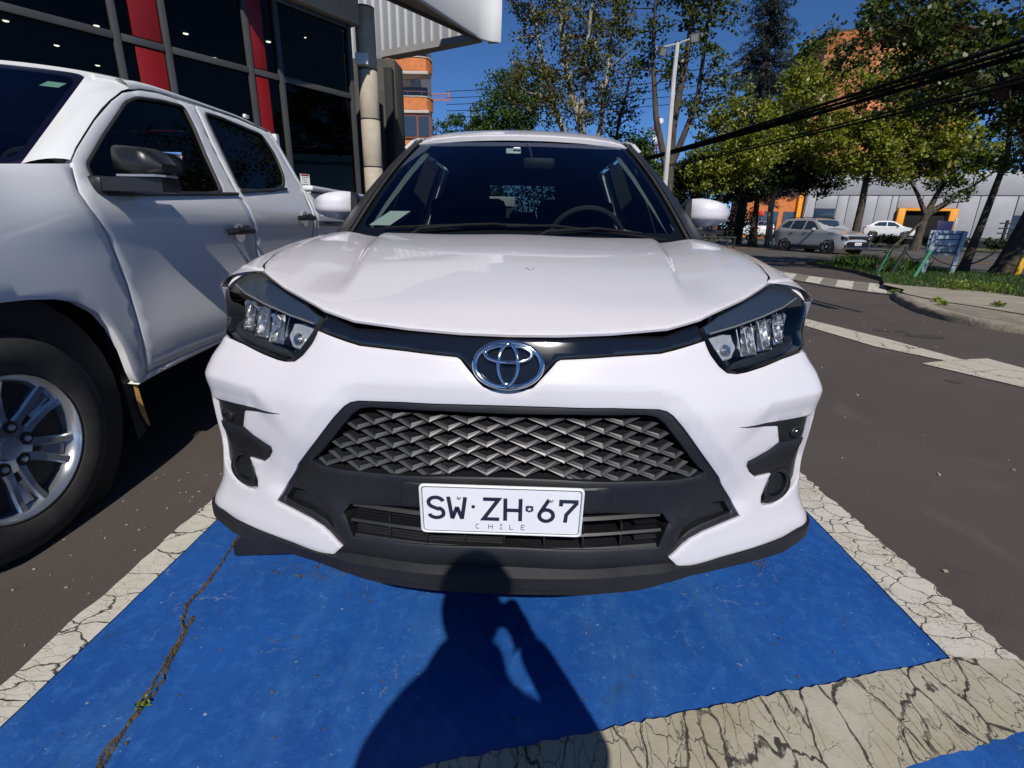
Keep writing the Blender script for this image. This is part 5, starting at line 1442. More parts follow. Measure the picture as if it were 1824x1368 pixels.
# wings: from the bonnet edge down the side
_sd = smooth_fn([(.2,.80),(.3,.828),(.45,.840),(.70,.845),(.85,.842),(.95,.826),(1.0,.805),(1.06,.785),(1.5,.597),(1.6,.55)])
def sidew(y, z):
    y = np.asarray(y, float); z = np.asarray(z, float)
    x = _sd(z)
    x = x - .05*sm((.62-y)/.35)*sm((z-.2)/.2) - .10*sm((y-3.45)/.60)
    r1 = np.hypot(y-.79, z-.34); r2 = np.hypot(y-3.315, z-.34)
    x = x + .018*(1-sm((np.minimum(r1, r2)-.39)/.10))*(z < .95)
    return np.stack([x, y, z], -1)
def arch(yc, r, a0=0, a1=180, n=16, zc=.34): return [(yc + r*math.cos(rad(a0+(a1-a0)*i/n)), zc + r*math.sin(rad(a0+(a1-a0)*i/n))) for i in range(n+1)]
SO = (1, 0, .1)
for sg in (1, -1):
    mir = sg < 0
    wing_top = MB()
    # crown of the wing between bonnet edge and side
    edge_b = [(.672,.372),(.682,.395),(.695,.43),(.720,.55),(.742,.75),(.755,.95),(.755,1.06),(.756,1.16)]
    K = 8
    for (x, y) in edge_b:
        z0_ = float(bon(np.array([x]), np.array([min(y, 1.1)]))[0][2]) - .001
        s_ = sidew(np.array([y]), np.array([.93]))[0]
        for k in range(K+1):
            t = k/K; wing_top.v.append((x + (s_[0]-x)*math.sin(t*PI/2), y, z0_ + (.93-z0_)*(1-math.cos(t*PI/2))))
    for i in range(len(edge_b)-1):
        for k in range(K): a0 = i*(K+1)+k; wing_top.f.append((a0, a0+1, a0+K+2, a0+K+1))
    wg = obj('wing', panel_mb(sidew, [(.50,.81),(.43,.86),(.40,.90),(.375,.928),(1.155,.928),(1.145,.60),(1.145,.36)] + arch(.79, .385, 4, 172) + [(.43,.47),(.54,.62)], res=.04, inset=.006, depth=.02, facing=SO, mirror=mir), M['white'], car)
    obj('wing_crown', wing_top if not mir else wing_top.mirror_x(), M['white'], wg, smooth=60)
    nose = uv([(.662,.979),(.697,.977),(.730,.967),(.754,.949),(.770,.924),(.777,.89),(.773,.855),(.762,.828)]) + [(Uy(.43), .828), (Uy(.43), .90), (Uy(.36), .945), (Uy(.28), .975), (Uy(.225), .988), (U(.675, .986), .986)]
    obj('wing_nose', panel_mb(fas, nose, res=.012, inset=.003, depth=.01, off=-.002, facing=FA, mirror=mir), M['white'], wg, smooth=60)
    obj('arch_cladding', panel_mb(sidew, arch(.79, .383, -2, 170, 20) + arch(.79, .335, 170, -2, 20), res=.04, inset=.006, depth=.06, off=.004, facing=SO, mirror=mir), M['blackplastic'], car)
    obj('arch_cladding', panel_mb(sidew, arch(3.315, .383, 5, 182, 20) + arch(3.315, .335, 182, 5, 20), res=.04, inset=.006, depth=.06, off=.004, facing=SO, mirror=mir), M['blackplastic'], car)
    obj('sill', panel_mb(sidew, [(1.16,.36),(2.945,.36),(2.945,.22),(1.14,.22)], res=.06, depth=.05, off=.004, facing=SO, mirror=mir), M['blackplastic'], car)
    d1 = obj('door', panel_mb(sidew, [(1.165,.365),(1.16,.60),(1.17,1.03),(2.10,1.06),(2.10,.365)], res=.05, inset=.006, depth=.03, facing=SO, mirror=mir), M['white'], car)
    d2 = obj('door', panel_mb(sidew, [(2.11,.365),(2.11,1.06),(2.98,1.085),(2.98,.80),(2.93,.60),(2.92,.365)], res=.05, inset=.006, depth=.03, facing=SO, mirror=mir), M['white'], car)
    for d_, y in ((d1, 1.95), (d2, 2.78)):
        h_ = MB().box((.855, y, .90), (.03, .20, .03), bev=.012); obj('handle', h_ if not mir else h_.mirror_x(), M['white'], d_)
    obj('quarter_panel', panel_mb(sidew, [(2.94,.60),(2.99,.80),(2.99,1.09),(3.80,1.12),(3.98,.95),(4.0,.55),(3.96,.34)] + arch(3.315, .385, 2, 150), res=.05, inset=.006, depth=.03, facing=SO, mirror=mir), M['white'], car)
    # upper frame and side glass
    obj('door_pillar', panel_mb(sidew, [(2.02,1.062),(2.04,1.49),(2.15,1.50),(2.17,1.065)], res=.05, depth=.05, off=-.004, facing=SO, mirror=mir), M['pillar'], car)
    obj('rear_pillar', panel_mb(sidew, [(3.25,1.10),(3.10,1.49),(3.72,1.50),(3.92,1.13)], res=.05, depth=.05, facing=SO, mirror=mir), M['white'], car)
    obj('pillar_lining', panel_mb(sidew, [(3.22,1.09),(3.07,1.50),(3.75,1.50),(3.93,1.10)], res=.1, inset=0, depth=0, off=-.06, facing=SO, edge=0, mirror=mir), M['seat'], car)
    obj('door_lining', panel_mb(sidew, [(1.2,.40),(1.2,1.03),(2.1,1.05),(3.9,1.09),(3.9,.45)], res=.1, inset=0, depth=0, off=-.05, facing=SO, edge=0, mirror=mir), M['seat'], car)
    obj('side_window', panel_mb(sidew, [(1.20,1.045),(1.88,1.47),(2.03,1.485),(2.015,1.062)], res=.06, depth=0, off=-.012, facing=SO, mirror=mir), M['sglass'], car)
    obj('side_window', panel_mb(sidew, [(2.18,1.066),(2.16,1.49),(3.09,1.48),(3.24,1.095)], res=.06, depth=0, off=-.012, facing=SO, mirror=mir), M['privacy'], car)
    # roof rail edge above doors
    obj('roof_side', panel_mb(sidew, [(1.86,1.472),(1.94,1.517),(2.05,1.543),(2.2,1.566),(3.4,1.565),(3.75,1.52),(3.70,1.485),(3.0,1.500),(2.2,1.505)], res=.05, depth=.03, off=.003, facing=(1, 0, .5), mirror=mir), M['white'], car)
for yc in (.79, 3.315):
    for sg in (1, -1):
        Mx = Matrix.Translation((sg*.735, yc, .338)) @ Matrix.Rotation(PI/2*sg, 4, 'Y')
        ty = obj('tyre', MB().lathe([(.215,-.095),(.300,-.105),(.328,-.092),(.338,-.06),(.338,.06),(.328,.092),(.300,.105),(.215,.095)], 40, Mx, close=True), M['rubber'], car, smooth=40)
        rm = MB().lathe([(.0,.075),(.05,.082),(.06,.07),(.195,.075),(.216,.092),(.216,-.08),(.10,-.02),(.0,-.02)], 32, Mx)
        obj('rim', rm, M['rim'], ty)
        for k in range(5):
            obj('spoke', MB().box((.13, 0, .075), (.14, .035, .02), M=Mx @ Matrix.Rotation(2*PI*k/5, 4, 'Z'), bev=.005), M['rim'], ty)
        ww = MB(); kk = 18
        for i in range(kk+1):
            a = rad(-8 + 196*i/kk)
            for xo in (.10, -.28): ww.v.append((sg*(.735+xo), yc + .388*math.cos(a), .338 + .388*math.sin(a)))
        ww.f = [(2*i, 2*i+1, 2*i+3, 2*i+2) for i in range(kk)] + [tuple(range(1, 2*kk+2, 2))]
        obj('wheel_well', ww, M['dkplastic'], car)

# roof
_rz = smooth_fn([(1.7,1.495),(1.8,1.530),(2.0,1.582),(2.2,1.612),(2.6,1.628),(3.0,1.622),(3.5,1.588),(3.85,1.535)])
def roof(x, y):
    x = np.asarray(x, float); a_ = np.abs(x)/.60
    z = _rz(y - .09*a_**2) - .022*a_**2 - .030*a_**6
    z = z - .008*np.exp(-((np.abs(x)-.525)/.010)**2)
    return np.stack([x, np.asarray(y, float), z], -1)
rf = [(0,1.795),(.2,1.806),(.4,1.838),(.535,1.872),(.592,1.90),(.610,2.2),(.612,3.4),(.60,3.75),(.3,3.83),(0,3.84)]
obj('roof', panel_mb(roof, sym(rf), res=.028, inset=.006, depth=.02, facing=(0, -.3, 1), edge=.004), M['white'], car, smooth=45)
for sg in (1, -1):
    ps = [tuple(roof(np.array([sg*.528]), np.array([y]))[0] + np.array([0, 0, .002])) for y in np.linspace(1.875, 3.6, 14)]
    obj('roof_ditch', MB().tube(ps, .0055, 6), M['rubber'], car)
obj('headliner', panel_mb(roof, sym([(0,1.82),(.3,1.84),(.55,1.93),(.56,3.3),(.5,3.7),(0,3.8)]), res=.1, inset=0, depth=0, off=-.045, facing=(0, -.3, 1), edge=0), M['seat'], car)
# windscreen, pillars, cowl
def wsf(a, b):
    a = np.asarray(a, float); b = np.asarray(b, float)
    w = .705 - .165*b
    y = 1.055 + .795*b - .02*np.sin(b*PI) + (.11 - .03*b)*a*a
    z = 1.045 + .478*b + .022*np.sin(b*PI) - .010*a*a*b
    return np.stack([a*w, y, z], -1)
obj('windscreen', panel_mb(wsf, [(-1,0),(1,0),(1,1),(-1,1)], res=.07, inset=0, depth=0, facing=(0, -1, 1), edge=0), M['wglass'], car, smooth=80)
band = [(-1,-.01),(1,-.01),(1.0,1.0),(-1.0,1.0)]
hole = round_poly([(-.945,.075),(.945,.075),(.93,.955),(-.93,.955)], .06, 5)
obj('windscreen_band', panel_mb(wsf, band, [hole], res=.06, inset=0, depth=0, off=-.004, facing=(0, -1, 1), edge=0), M['pillar'], car, smooth=80)
for sg in (1, -1):
    mb = MB(); n = 14
    for i in range(n+1):
        b = -.02 + 1.02*i/n
        p = wsf(np.array([1.0*sg]), np.array([b]))[0]
        yo, zo = p[1] + .085 + .0*b, p[2] - .005
        s_ = sidew(np.array([yo]), np.array([zo]))[0]; xo = s_[0]*sg + sg*.004
        q = p + np.array([sg*.004, -.004, .006]); o_ = np.array([xo, yo, zo])
        m_ = (q + o_)/2 + np.array([sg*.014, -.010, .008])
        for t in np.linspace(0, 1, 6): mb.v.append(tuple(q*(1-t)**2 + m_*2*t*(1-t) + o_*t*t))
        mb.v.append(tuple(o_ + np.array([-sg*.05, .06, -.02])))
    for i in range(n):
        for k in range(6): mb.f.append((i*7+k, i*7+k+1, (i+1)*7+k+1, (i+1)*7+k))
    obj('front_pillar', mb, M['pillar'], car, smooth=60)
    ps = [tuple(wsf(np.array([.985*sg]), np.array([b]))[0] + np.array([0, -.004, .006])) for b in np.linspace(-.01, .99, 12)]
    obj('screen_trim', MB().tube(ps, .006, 6), M['rubber'], car)
    # inner pillar trim
    mb = MB()
    for b, x0, x1 in ((.10,.925,.99), (.3,.90,.97), (.6,.875,.955), (.80,.86,.95), (.88,.875,.945)):
        for a_ in (x0, x1): p = wsf(np.array([a_*sg]), np.array([b]))[0]; mb.v.append((p[0], p[1]+.075, p[2]-.02))
    for i in range(4): mb.f.append((2*i, 2*i+1, 2*i+3, 2*i+2))
    obj('inner_pillar', mb, M['trimgrey'], car)
cw = MB(); n = 24
for i in range(n+1):
    x = -.73 + 1.46*i/n; a_ = abs(x)/.73
    for (dy, z) in ((-.015,1.034), (.03,1.046), (.08,1.050), (.13,1.052)):
        cw.v.append((x, 1.0 + dy + .09*a_*a_, z - .012*a_*a_))
for i in range(n):
    for k in range(3): cw.f.append((i*4+k, i*4+4+k, i*4+5+k, i*4+1+k))
cowl = obj('cowl', cw, M['dkplastic'], car)
for sg in (1, -1):
    e_ = MB().prism([(.655,1.12),(.74,1.165),(.775,1.10),(.74,1.05),(.66,1.06)], 1.040, 1.058)
    obj('cowl_end', e_ if sg > 0 else e_.mirror_x(), M['pillar'], car)
# wipers
def wp(a, b, o_=.012): p = wsf(np.array([a]), np.array([b]))[0]; return (p[0], p[1]-o_*.6, p[2]+o_)
for name, arm, blade in (('wiper', [wp(.05,-.03,.010), wp(.16,.03,.02), wp(.44,.055,.022), wp(.70,.03,.02)], [wp(-.07,.075,.012), wp(.2,.085,.012), wp(.55,.045,.012), wp(.84,.0,.012)]),
                         ('wiper', [wp(-.62,-.02,.010), wp(-.56,.03,.02), wp(-.3,.06,.022), wp(-.12,.075,.02)], [wp(-.78,.045,.012), wp(-.45,.07,.012), wp(-.15,.085,.012), wp(.06,.083,.012)])):
    w_ = obj(name, MB().tube(arm, [.011,.008,.006,.005], 6), M['wiper'], car)
    obj('wiper_blade', MB().tube(blade, .0055, 6), M['wiper'], w_)
    obj('wiper_pivot', MB().lathe([(0,.03),(.014,.028),(.018,.0)], 14, Matrix.Translation(arm[0]) @ Matrix.Translation((0,0,-.012))), M['blackplastic'], w_)
for x in (-.36, .46): p = wp(x, -.035, .0); obj('washer_jet', MB().box((p[0], p[1]-.02, p[2]+.004), (.022,.03,.022), bev=.005), M['blackplastic'], car)
# stickers, tag, mirror on the screen
def wsq(name, a, b, da, db, mat, dy=.006, th=.001, skew=0):
    P_ = [wsf(np.array([a+s_*da+t*skew]), np.array([b+t*db]))[0] for s_, t in ((-1,-1),(1,-1),(1,1),(-1,1))]
    mb = MB(); mb.v = [(p[0], p[1]+dy, p[2]-dy) for p in P_] + [(p[0], p[1]+dy+th, p[2]-dy) for p in P_]; mb.f = [(0,1,2,3), (7,6,5,4), (0,4,5,1), (1,5,6,2), (2,6,7,3), (3,7,4,0)]
    return obj(name, mb, mat, car, smooth=0)
stk = wsq('permit_sticker', -.80, .150, .068, .055, M['paper'], skew=.045)
for k in range(5):
    p = wsf(np.array([-.715+.018*k*.5]), np.array([.115+.017*k]))[0]; obj('sticker_mark', MB().box((p[0], p[1]+.003, p[2]-.002), (.004,.002,.007)), M['ink'], stk, smooth=0)
p = wsf(np.array([-.075]), np.array([.845]))[0]
tg = obj('toll_tag', MB().box((p[0], p[1]+.016, p[2]-.012), (.074,.010,.030), rot=Matrix.Rotation(rad(-30), 4, 'X'), bev=.004), M['tagwhite'], car)
obj('tag_clip', MB().box((p[0]+.017, p[1]+.008, p[2]-.002), (.036,.012,.014), rot=Matrix.Rotation(rad(-30), 4, 'X'), bev=.004), M['tagwhite'], tg)
im = obj('inner_mirror', MB().box((.085, 1.74, 1.395), (.16,.03,.055), bev=.014), M['dkplastic'], car)
obj('mirror_glass', MB().box((.085, 1.756, 1.395), (.145,.004,.045)), M['mirror'], im)
obj('mirror_stem', MB().tube([(.05,1.74,1.415),(.03,1.77,1.485)], .009, 8), M['dkplastic'], im)

# cabin
dash = MB(); n = 20
for i in range(n+1):
    x = -.70 + 1.4*i/n; a_ = (x/.7)**2
    for (y, z) in ((1.16,1.035), (1.35,1.055 + .03*math.exp(-((x-.33)/.16)**2)), (1.52,1.05 + .03*math.exp(-((x-.33)/.16)**2)), (1.60,.95), (1.60,.6)):
        dash.v.append((x, y + .05*a_, z))
for i in range(n):
    for k in range(4): dash.f.append((i*5+k, i*5+5+k, i*5+6+k, i*5+1+k))
obj('dashboard', dash, M['seat'], car)
stw = obj('steering_wheel', MB().tube([(.33+.185*math.cos(2*PI*i/36), 1.66 - .185*math.sin(2*PI*i/36)*.42, 1.02+.185*math.sin(2*PI*i/36)*.9) for i in range(36)], .014, 8, closed=True), P('steering_wheel_leather', (.05, .055, .06), .35), car)
obj('wheel_hub', MB().lathe([(0,.04),(.05,.03),(.07,0)], 20, Matrix.Translation((.33,1.67,1.02)) @ Matrix.Rotation(rad(65), 4, 'X')).tube([(.16,1.66,1.02),(.50,1.66,1.02)], .015, 6), M['seat'], stw)
for sx in (.34, -.34):
    st = obj('front_seat', MB().box((sx, 2.12, .62), (.50,.50,.16), bev=.05).box((sx, 2.36, .95), (.48,.14,.62), rot=Matrix.Rotation(rad(-14), 4, 'X'), bev=.05), M['seat'], car)
    obj('headrest', MB().box((sx, 2.47, 1.31), (.26,.10,.17), rot=Matrix.Rotation(rad(-10), 4, 'X'), bev=.04), M['seat'], st)
    obj('headrest_post', MB().tube([(sx-.05,2.44,1.2),(sx-.05,2.455,1.27)], .006, 6).tube([(sx+.05,2.44,1.2),(sx+.05,2.455,1.27)], .006, 6), M['steel'], st)
rs = obj('rear_seat', MB().box((0, 3.12, .62), (1.28,.48,.16), bev=.05).box((0, 3.36, .90), (1.28,.14,.50), rot=Matrix.Rotation(rad(-12), 4, 'X'), bev=.04), M['seat'], car)
for sx in (-.36, 0, .36): obj('headrest', MB().box((sx, 3.42, 1.17 if sx else 1.14), (.22,.08,.12), bev=.03), M['seat'], rs)
obj('cabin_floor', MB().box((0, 2.4, .36), (1.5, 2.9, .06)), M['seat'], car)
# tail: hatch with a rear window
def tail(x, z):
    x = np.asarray(x, float); z = np.asarray(z, float)
    y = 4.02 - .10*(np.abs(x)/.75)**3 - np.where(z > 1.05, (z-1.05)*.48, 0) - .05*sm((.5-z)/.3)*0
    return np.stack([x, y, z], -1)
obj('tailgate', panel_mb(tail, [(-.70,.62),(.70,.62),(.745,1.05),(.62,1.53),(-.62,1.53),(-.745,1.05)], [round_poly([(-.60,1.10),(.60,1.10),(.52,1.44),(-.52,1.44)], .06)], res=.06, depth=.03, facing=(0, 1, .2)), M['white'], car)
obj('rear_window', panel_mb(tail, round_poly([(-.60,1.10),(.60,1.10),(.52,1.44),(-.52,1.44)], .06), res=.1, depth=0, off=-.01, facing=(0, 1, .2)), M['privacy'], car)
obj('rear_bumper', panel_mb(tail, [(-.74,.28),(.74,.28),(.74,.61),(-.74,.61)], res=.06, depth=.05, off=.02, facing=(0, 1, .2)), M['blackplastic'], car)
for sg in (1, -1): obj('tail_lamp', panel_mb(tail, [(.50,.86),(.735,.86),(.74,1.04),(.52,.99)], res=.05, depth=.02, off=.006, facing=(0, 1, 0), mirror=sg < 0), M['redlamp'], car)
# door mirrors
def mcap(x, z):
    x = np.asarray(x, float); z = np.asarray(z, float)
    y = 1.405 + .050*(np.abs(x-.870)/.10)**3 + .050*np.abs((z-1.170)/.07)**3 + .05*sm((x-.875)/.12) + .030*sm((1.150-z)/.030)
    return np.stack([x, y, z], -1)
MO = round_poly([(.768,1.234),(.815,1.238),(.872,1.228),(.930,1.207),(.974,1.181),(.969,1.166),(.940,1.128),(.89,1.114),(.83,1.104),(.776,1.098),(.766,1.16)], .013, 4)
for sg in (1, -1):
    mir = sg < 0
    mr = obj('door_mirror', panel_mb(mcap, MO, res=.012, inset=.004, depth=.10, facing=(0, -1, 0), edge=.004, mirror=mir), M['white'], car, smooth=60)
    mb = MB().prism([(.775,1.45),(.95,1.49),(.945,1.55),(.775,1.54)], 1.078, 1.100).box((.765,1.47,1.075), (.12,.08,.05), bev=.015)
    mb.tube([(.70,1.40,1.03),(.76,1.45,1.07)], .03, 8)
    obj('mirror_foot', mb if not mir else mb.mirror_x(), M['blackplastic'], mr)
    g = MB().prism([(.775,1.110),(.955,1.125),(.965,1.19),(.915,1.222),(.778,1.228)], 0, .004, Matrix.Translation((0,1.548,0)) @ Matrix.Rotation(PI/2, 4, 'X'))
    obj('mirror_glass', g if not mir else g.mirror_x(), M['mirror'], mr, smooth=0)
    t_ = MB().prism([(.745,1.10),(.778,1.102),(.770,1.232),(.745,1.20)], 0, .09, Matrix.Translation((0,1.53,0)) @ Matrix.Rotation(PI/2, 4, 'X'))
    obj('mirror_shell', t_ if not mir else t_.mirror_x(), M['blackplastic'], mr, smooth=0)

# registration plate
PM = Matrix.Translation((-.0078, -.0034, .5037)) @ Matrix.Rotation(rad(90+5.7), 4, 'X')
def rrect(w, h_, r, n=5): return round_poly([(-w/2,-h_/2),(w/2,-h_/2),(w/2,h_/2),(-w/2,h_/2)], r, n)
pl = obj('number_plate', MB().prism(rrect(.36,.13,.012), 0, .003, PM), M['plate'], car, smooth=20)
obj('plate_rim', MB().tube([(x, y, .0035) for x, y in rrect(.354,.124,.011)], .0018, 6, closed=True, M=PM), M['plate'], pl)
obj('plate_border', MB().tube([(x, y, .0026) for x, y in rrect(.3475,.1175,.009)], .0011, 5, closed=True, M=PM), M['ink'], pl)
def arc(cx_, cy_, rx, ry, a0, a1, n=12): return [(cx_+rx*math.cos(rad(a0+(a1-a0)*i/n)), cy_+ry*math.sin(rad(a0+(a1-a0)*i/n))) for i in range(n+1)]
W_, H_ = .034, .059
G = {
 'S': [arc(.5, .74, .42, .22, 15, 190, 12) + arc(.5, .74, .42, .24, 200, 250, 4) + [(.62,.44)] + arc(.5, .26, .42, .24, 60, -10, 6) + arc(.5, .25, .42, .21, -20, -165, 12)],
 'W': [[(.02,1),(.22,.02)], [(.22,.02),(.5,.55)], [(.5,.55),(.78,.02)], [(.78,.02),(.98,1)]],
 'Z': [[(.05,.95),(.93,.95),(.07,.05),(.97,.05)]],
 'H': [[(.07,0),(.07,1)], [(.93,0),(.93,1)], [(.07,.48),(.93,.48)]],
 '6': [[(.62,1.0),(.16,.45)] + arc(.5,.29,.42,.26,155,-205,24)],
 '7': [[(.07,.74),(.07,.95),(.93,.95),(.93,.86),(.40,.35),(.36,.0)]],
}
k_ = .36/1578.0   # plate width in the enlarged view
for ch, x0 in (('S', 222-150), ('W', 425-150), ('Z', 755-150), ('H', 966-150), ('6', 1295-150), ('7', 1500-150)):
    xw = (170 if ch != '6' else 160)*k_
    ox, oy = -.18 + x0*k_, -.0245
    lm = MB()
    for st_ in G[ch]:
        stroke_poly([(ox + px*xw, oy + py*H_) for px, py in st_], .0085, PM @ Matrix.Translation((0,0,.0031)), lm, .0012)
    obj('plate_character', lm, M['ink'], pl, smooth=0)
SG = {'C': [arc(.5,.5,.5,.5,50,310,12)], 'H': [[(0,0),(0,1)], [(1,0),(1,1)], [(0,.5),(1,.5)]], 'I': [[(.5,0),(.5,1)], [(.2,0),(.8,0)], [(.2,1),(.8,1)]], 'L': [[(.05,1),(.05,0),(1,0)]], 'E': [[(1,1),(.05,1),(.05,0),(1,0)], [(.05,.5),(.8,.5)]]}
for ch, x0 in (('C', 690), ('H', 817), ('I', 920), ('L', 1022), ('E', 1135)):
    lm = MB(); ox, oy = -.18 + (x0-150)*k_, -.0490
    for st_ in SG[ch]: stroke_poly([(ox + px*.0085, oy + py*.0125) for px, py in st_], .0013, PM @ Matrix.Translation((0,0,.0031)), lm, .0005)
    obj('plate_character', lm, M['ink'], pl, smooth=0)
obj('plate_dot', MB().lathe([(0,.0012),(.0040,.0012),(.0042,0)], 16, PM @ Matrix.Translation((-.18+(668-150)*k_, .010, .0031))), M['ink'], pl)
sx_, sy_ = -.18 + (1211-150)*k_, .0085
sh = [(-.0088,.0085),(-.0062,.0072),(-.003,.0085),(0,.0078),(.003,.0085),(.0062,.0072),(.0088,.0085),(.0080,.004),(.0088,-.001),(.0072,-.0062),(.003,-.0072),(0,-.0090),(-.003,-.0072),(-.0072,-.0062),(-.0088,-.001),(-.0080,.004)]
bd = obj('plate_badge', MB().prism([(sx_+a_, sy_+b_) for a_, b_ in sh], .0031, .0040, PM), M['ink'], pl, smooth=0)
star = []
for i in range(10): r_ = .0056 if i % 2 == 0 else .0023; star.append((sx_ + r_*math.sin(2*PI*i/10), sy_ + r_*math.cos(2*PI*i/10)))
obj('badge_star', MB().prism(star, .0041, .0045, PM), M['plate'], bd, smooth=0)
for x0 in (530, 1417): obj('plate_screw', MB().lathe([(0,.003),(.003,.0028),(.0048,.001),(.0048,0)], 12, PM @ Matrix.Translation((-.18+(x0-150)*k_, .0325, .0031))), M['steel'], pl)
# ------------------------------------------------------------------ the white pickup on the left
pk = root('pickup_truck', 'white double cab pickup with black mirrors parked beside the showroom', 'pickup', (-2.55, 2.0, 0))
XC = -2.55                                            # its centre line
def pside(y, z):
    y = np.asarray(y, float); z = np.asarray(z, float)
    x = -1.60 - np.where(z > 1.17, (z-1.17)*.40, 0) - np.where(z < .6, (.6-z)*.08, 0)
    # shoulder line, hollow below it, and the wheel-arch swell
    x = x + .012*np.exp(-((z-1.10)/.06)**2) - .014*np.exp(-((z-.86)/.14)**2)*sm((y-.9)/.4) + .010*np.exp(-((z-.58)/.10)**2)*sm((y-1.0)/.3)
    r = np.hypot(y-.47, (z-.39)*.95)
    x = x + .012*(1-sm((r-.50)/.20))*(1-sm((z-1.0)/.1))
    x = x - .06*sm((.30-y)/.75)**2
    x = x - .05*sm((z-1.0)/.17)*sm((.95-y)/.3)*.6
    return np.stack([x, y, z], -1)
POUT = (1, 0, .2)
def pp_(name, outline, mat, parent=pk, **k):
    a = dict(res=.045, inset=.006, depth=.03, facing=POUT, edge=.003); a.update(k)
    return obj(name, panel_mb(pside, outline, **a), mat, parent, smooth=50)
ARCH = [(.39,.845),(.545,.842),(.633,.838),(.735,.825),(.815,.802),(.892,.750),(.937,.684),(.978,.577),(1.003,.48),(1.024,.413)]
ARCHL = [(2*.47-y, z) for y, z in ARCH[::-1]]
arch_full = ARCHL[:-1] + ARCH[1:]
wing_o = [(1.024,.43),(1.086,.452),(1.084,.573),(1.081,.71),(1.071,.832),(1.045,.939),(1.018,1.03),(.985,1.079),(.955,1.13),(.937,1.189),(.962,1.25),(.982,1.285),(.70,1.255),(.30,1.215),(-.10,1.17),(-.32,1.11),(-.34,.80),(-.28,.50),(-.09,.43)] + arch_full[1:-1]
pwg = pp_('wing', round_poly(wing_o, .01, 2), M['white2'])
door1 = [(1.096,.458),(1.700,.482),(2.16,.505),(2.155,.80),(2.152,.99),(2.137,1.024),(2.099,1.136),(2.057,1.246),(2.052,1.40),(2.054,1.525),(2.076,1.69),(1.78,1.685),(1.634,1.666),(1.508,1.628),(1.404,1.574),(1.232,1.468),(1.057,1.345),(1.001,1.300),(.976,1.25),(.952,1.189),(.965,1.135),(1.001,1.079),(1.053,.952),(1.032,1.03),(1.060,.939),(1.086,.832),(1.094,.71),(1.096,.573)]
door1 = [q for q in door1 if q != (1.053,.952)]
W1 = round_poly([(1.045,1.240),(1.052,1.285),(1.219,1.404),(1.394,1.521),(1.491,1.586),(1.595,1.626),(1.776,1.650),(1.955,1.660),(1.955,1.569),(1.925,1.411),(1.907,1.240),(1.78,1.225),(1.074,1.190)], .03, 3)
W2 = round_poly([(2.100,1.262),(2.113,1.391),(2.134,1.665),(2.30,1.67),(2.770,1.648),(2.835,1.527),(2.815,1.398),(2.738,1.325),(2.521,1.275)], .04, 3)
pd1 = pp_('front_door', door1, M['white2'], holes=[W1])
door2 = [(2.168,.505),(2.60,.520),(2.80,.62),(2.93,.82),(3.00,.99),(3.02,1.182),(3.035,1.30),(2.99,1.40),(2.94,1.58),(2.882,1.685),(2.516,1.702),(2.091,1.695),(2.064,1.525),(2.062,1.40),(2.067,1.246),(2.109,1.136),(2.147,1.024),(2.163,.99),(2.166,.80)]
pd2 = pp_('rear_door', door2, M['white2'], holes=[W2])
for d_, w_ in ((pd1, W1), (pd2, W2)):
    pp_('door_window', w_, M['tglass'], d_, depth=0, off=-.012, edge=0, res=.1, inset=0)
    pts = [tuple(pside(np.array([a_]), np.array([b_]))[0] + np.array([-.004, 0, 0])) for a_, b_ in w_]
    obj('window_seal', MB().tube(pts, .009, 6, closed=True), M['rubber'], d_)
# black waist strip under both windows and the quarter post
for a_, b_, d_ in (((1.07,1.186),(2.05,1.236), pd1), ((2.10,1.250),(2.74,1.305), pd2)):
    pts = [tuple(pside(np.array([a_[0]+(b_[0]-a_[0])*t]), np.array([a_[1]+(b_[1]-a_[1])*t]))[0] + np.array([.004, 0, 0])) for t in np.linspace(0, 1, 8)]
    obj('waist_strip', MB().tube(pts, .010, 6), M['pillar'], d_)
for d_, (y, z) in ((pd1, (1.955,1.035)), (pd2, (2.84,1.115))):
    X = float(pside(np.array([y]), np.array([z]))[0][0])
    h = obj('handle', MB().tube([(X+.01,y-.115,z-.004),(X+.040,y-.085,z),(X+.048,y,z+.002),(X+.040,y+.085,z),(X+.01,y+.115,z-.004)], [.016,.019,.019,.019,.016], 10).box((X+.035,y+.01,z+.020), (.03,.09,.02), bev=.008), M['pkmirror'], d_)
    obj('handle_cup', MB().lathe([(0,.0),(.04,.002),(.055,.006)], 18, Matrix.Translation((X+.001,y+.01,z-.008)) @ Matrix.Rotation(PI/2, 4, 'Y')), M['canopy'], d_)
# sill, cab rear post, bed side
pp_('sill', [(1.03,.418),(1.34,.440),(1.70,.460),(2.70,.49),(2.70,.515),(1.70,.478),(1.34,.466),(1.09,.448)], M['white2'], depth=.10)
pp_('rear_post', [(3.008,.86),(3.035,1.0),(3.035,1.182),(3.050,1.30),(3.005,1.40),(2.955,1.58),(2.895,1.69),(2.93,1.70),(2.985,1.62),(3.045,1.42),(3.085,1.29),(3.085,.98),(3.06,.86)], M['white2'])
bed = [(3.10,.55),(3.10,1.30),(4.85,1.34),(4.87,.60),(4.70,.55)] + [(3.60+.47*math.cos(rad(a)), .42+.47*math.sin(rad(a))) for a in range(15, 166, 10)]
bo = pp_('cargo_bed', bed, M['white2'])
obj('bed_rail', MB().box((-1.66, 3.98, 1.335), (.10, 1.75, .035), bev=.012), M['white2'], bo)
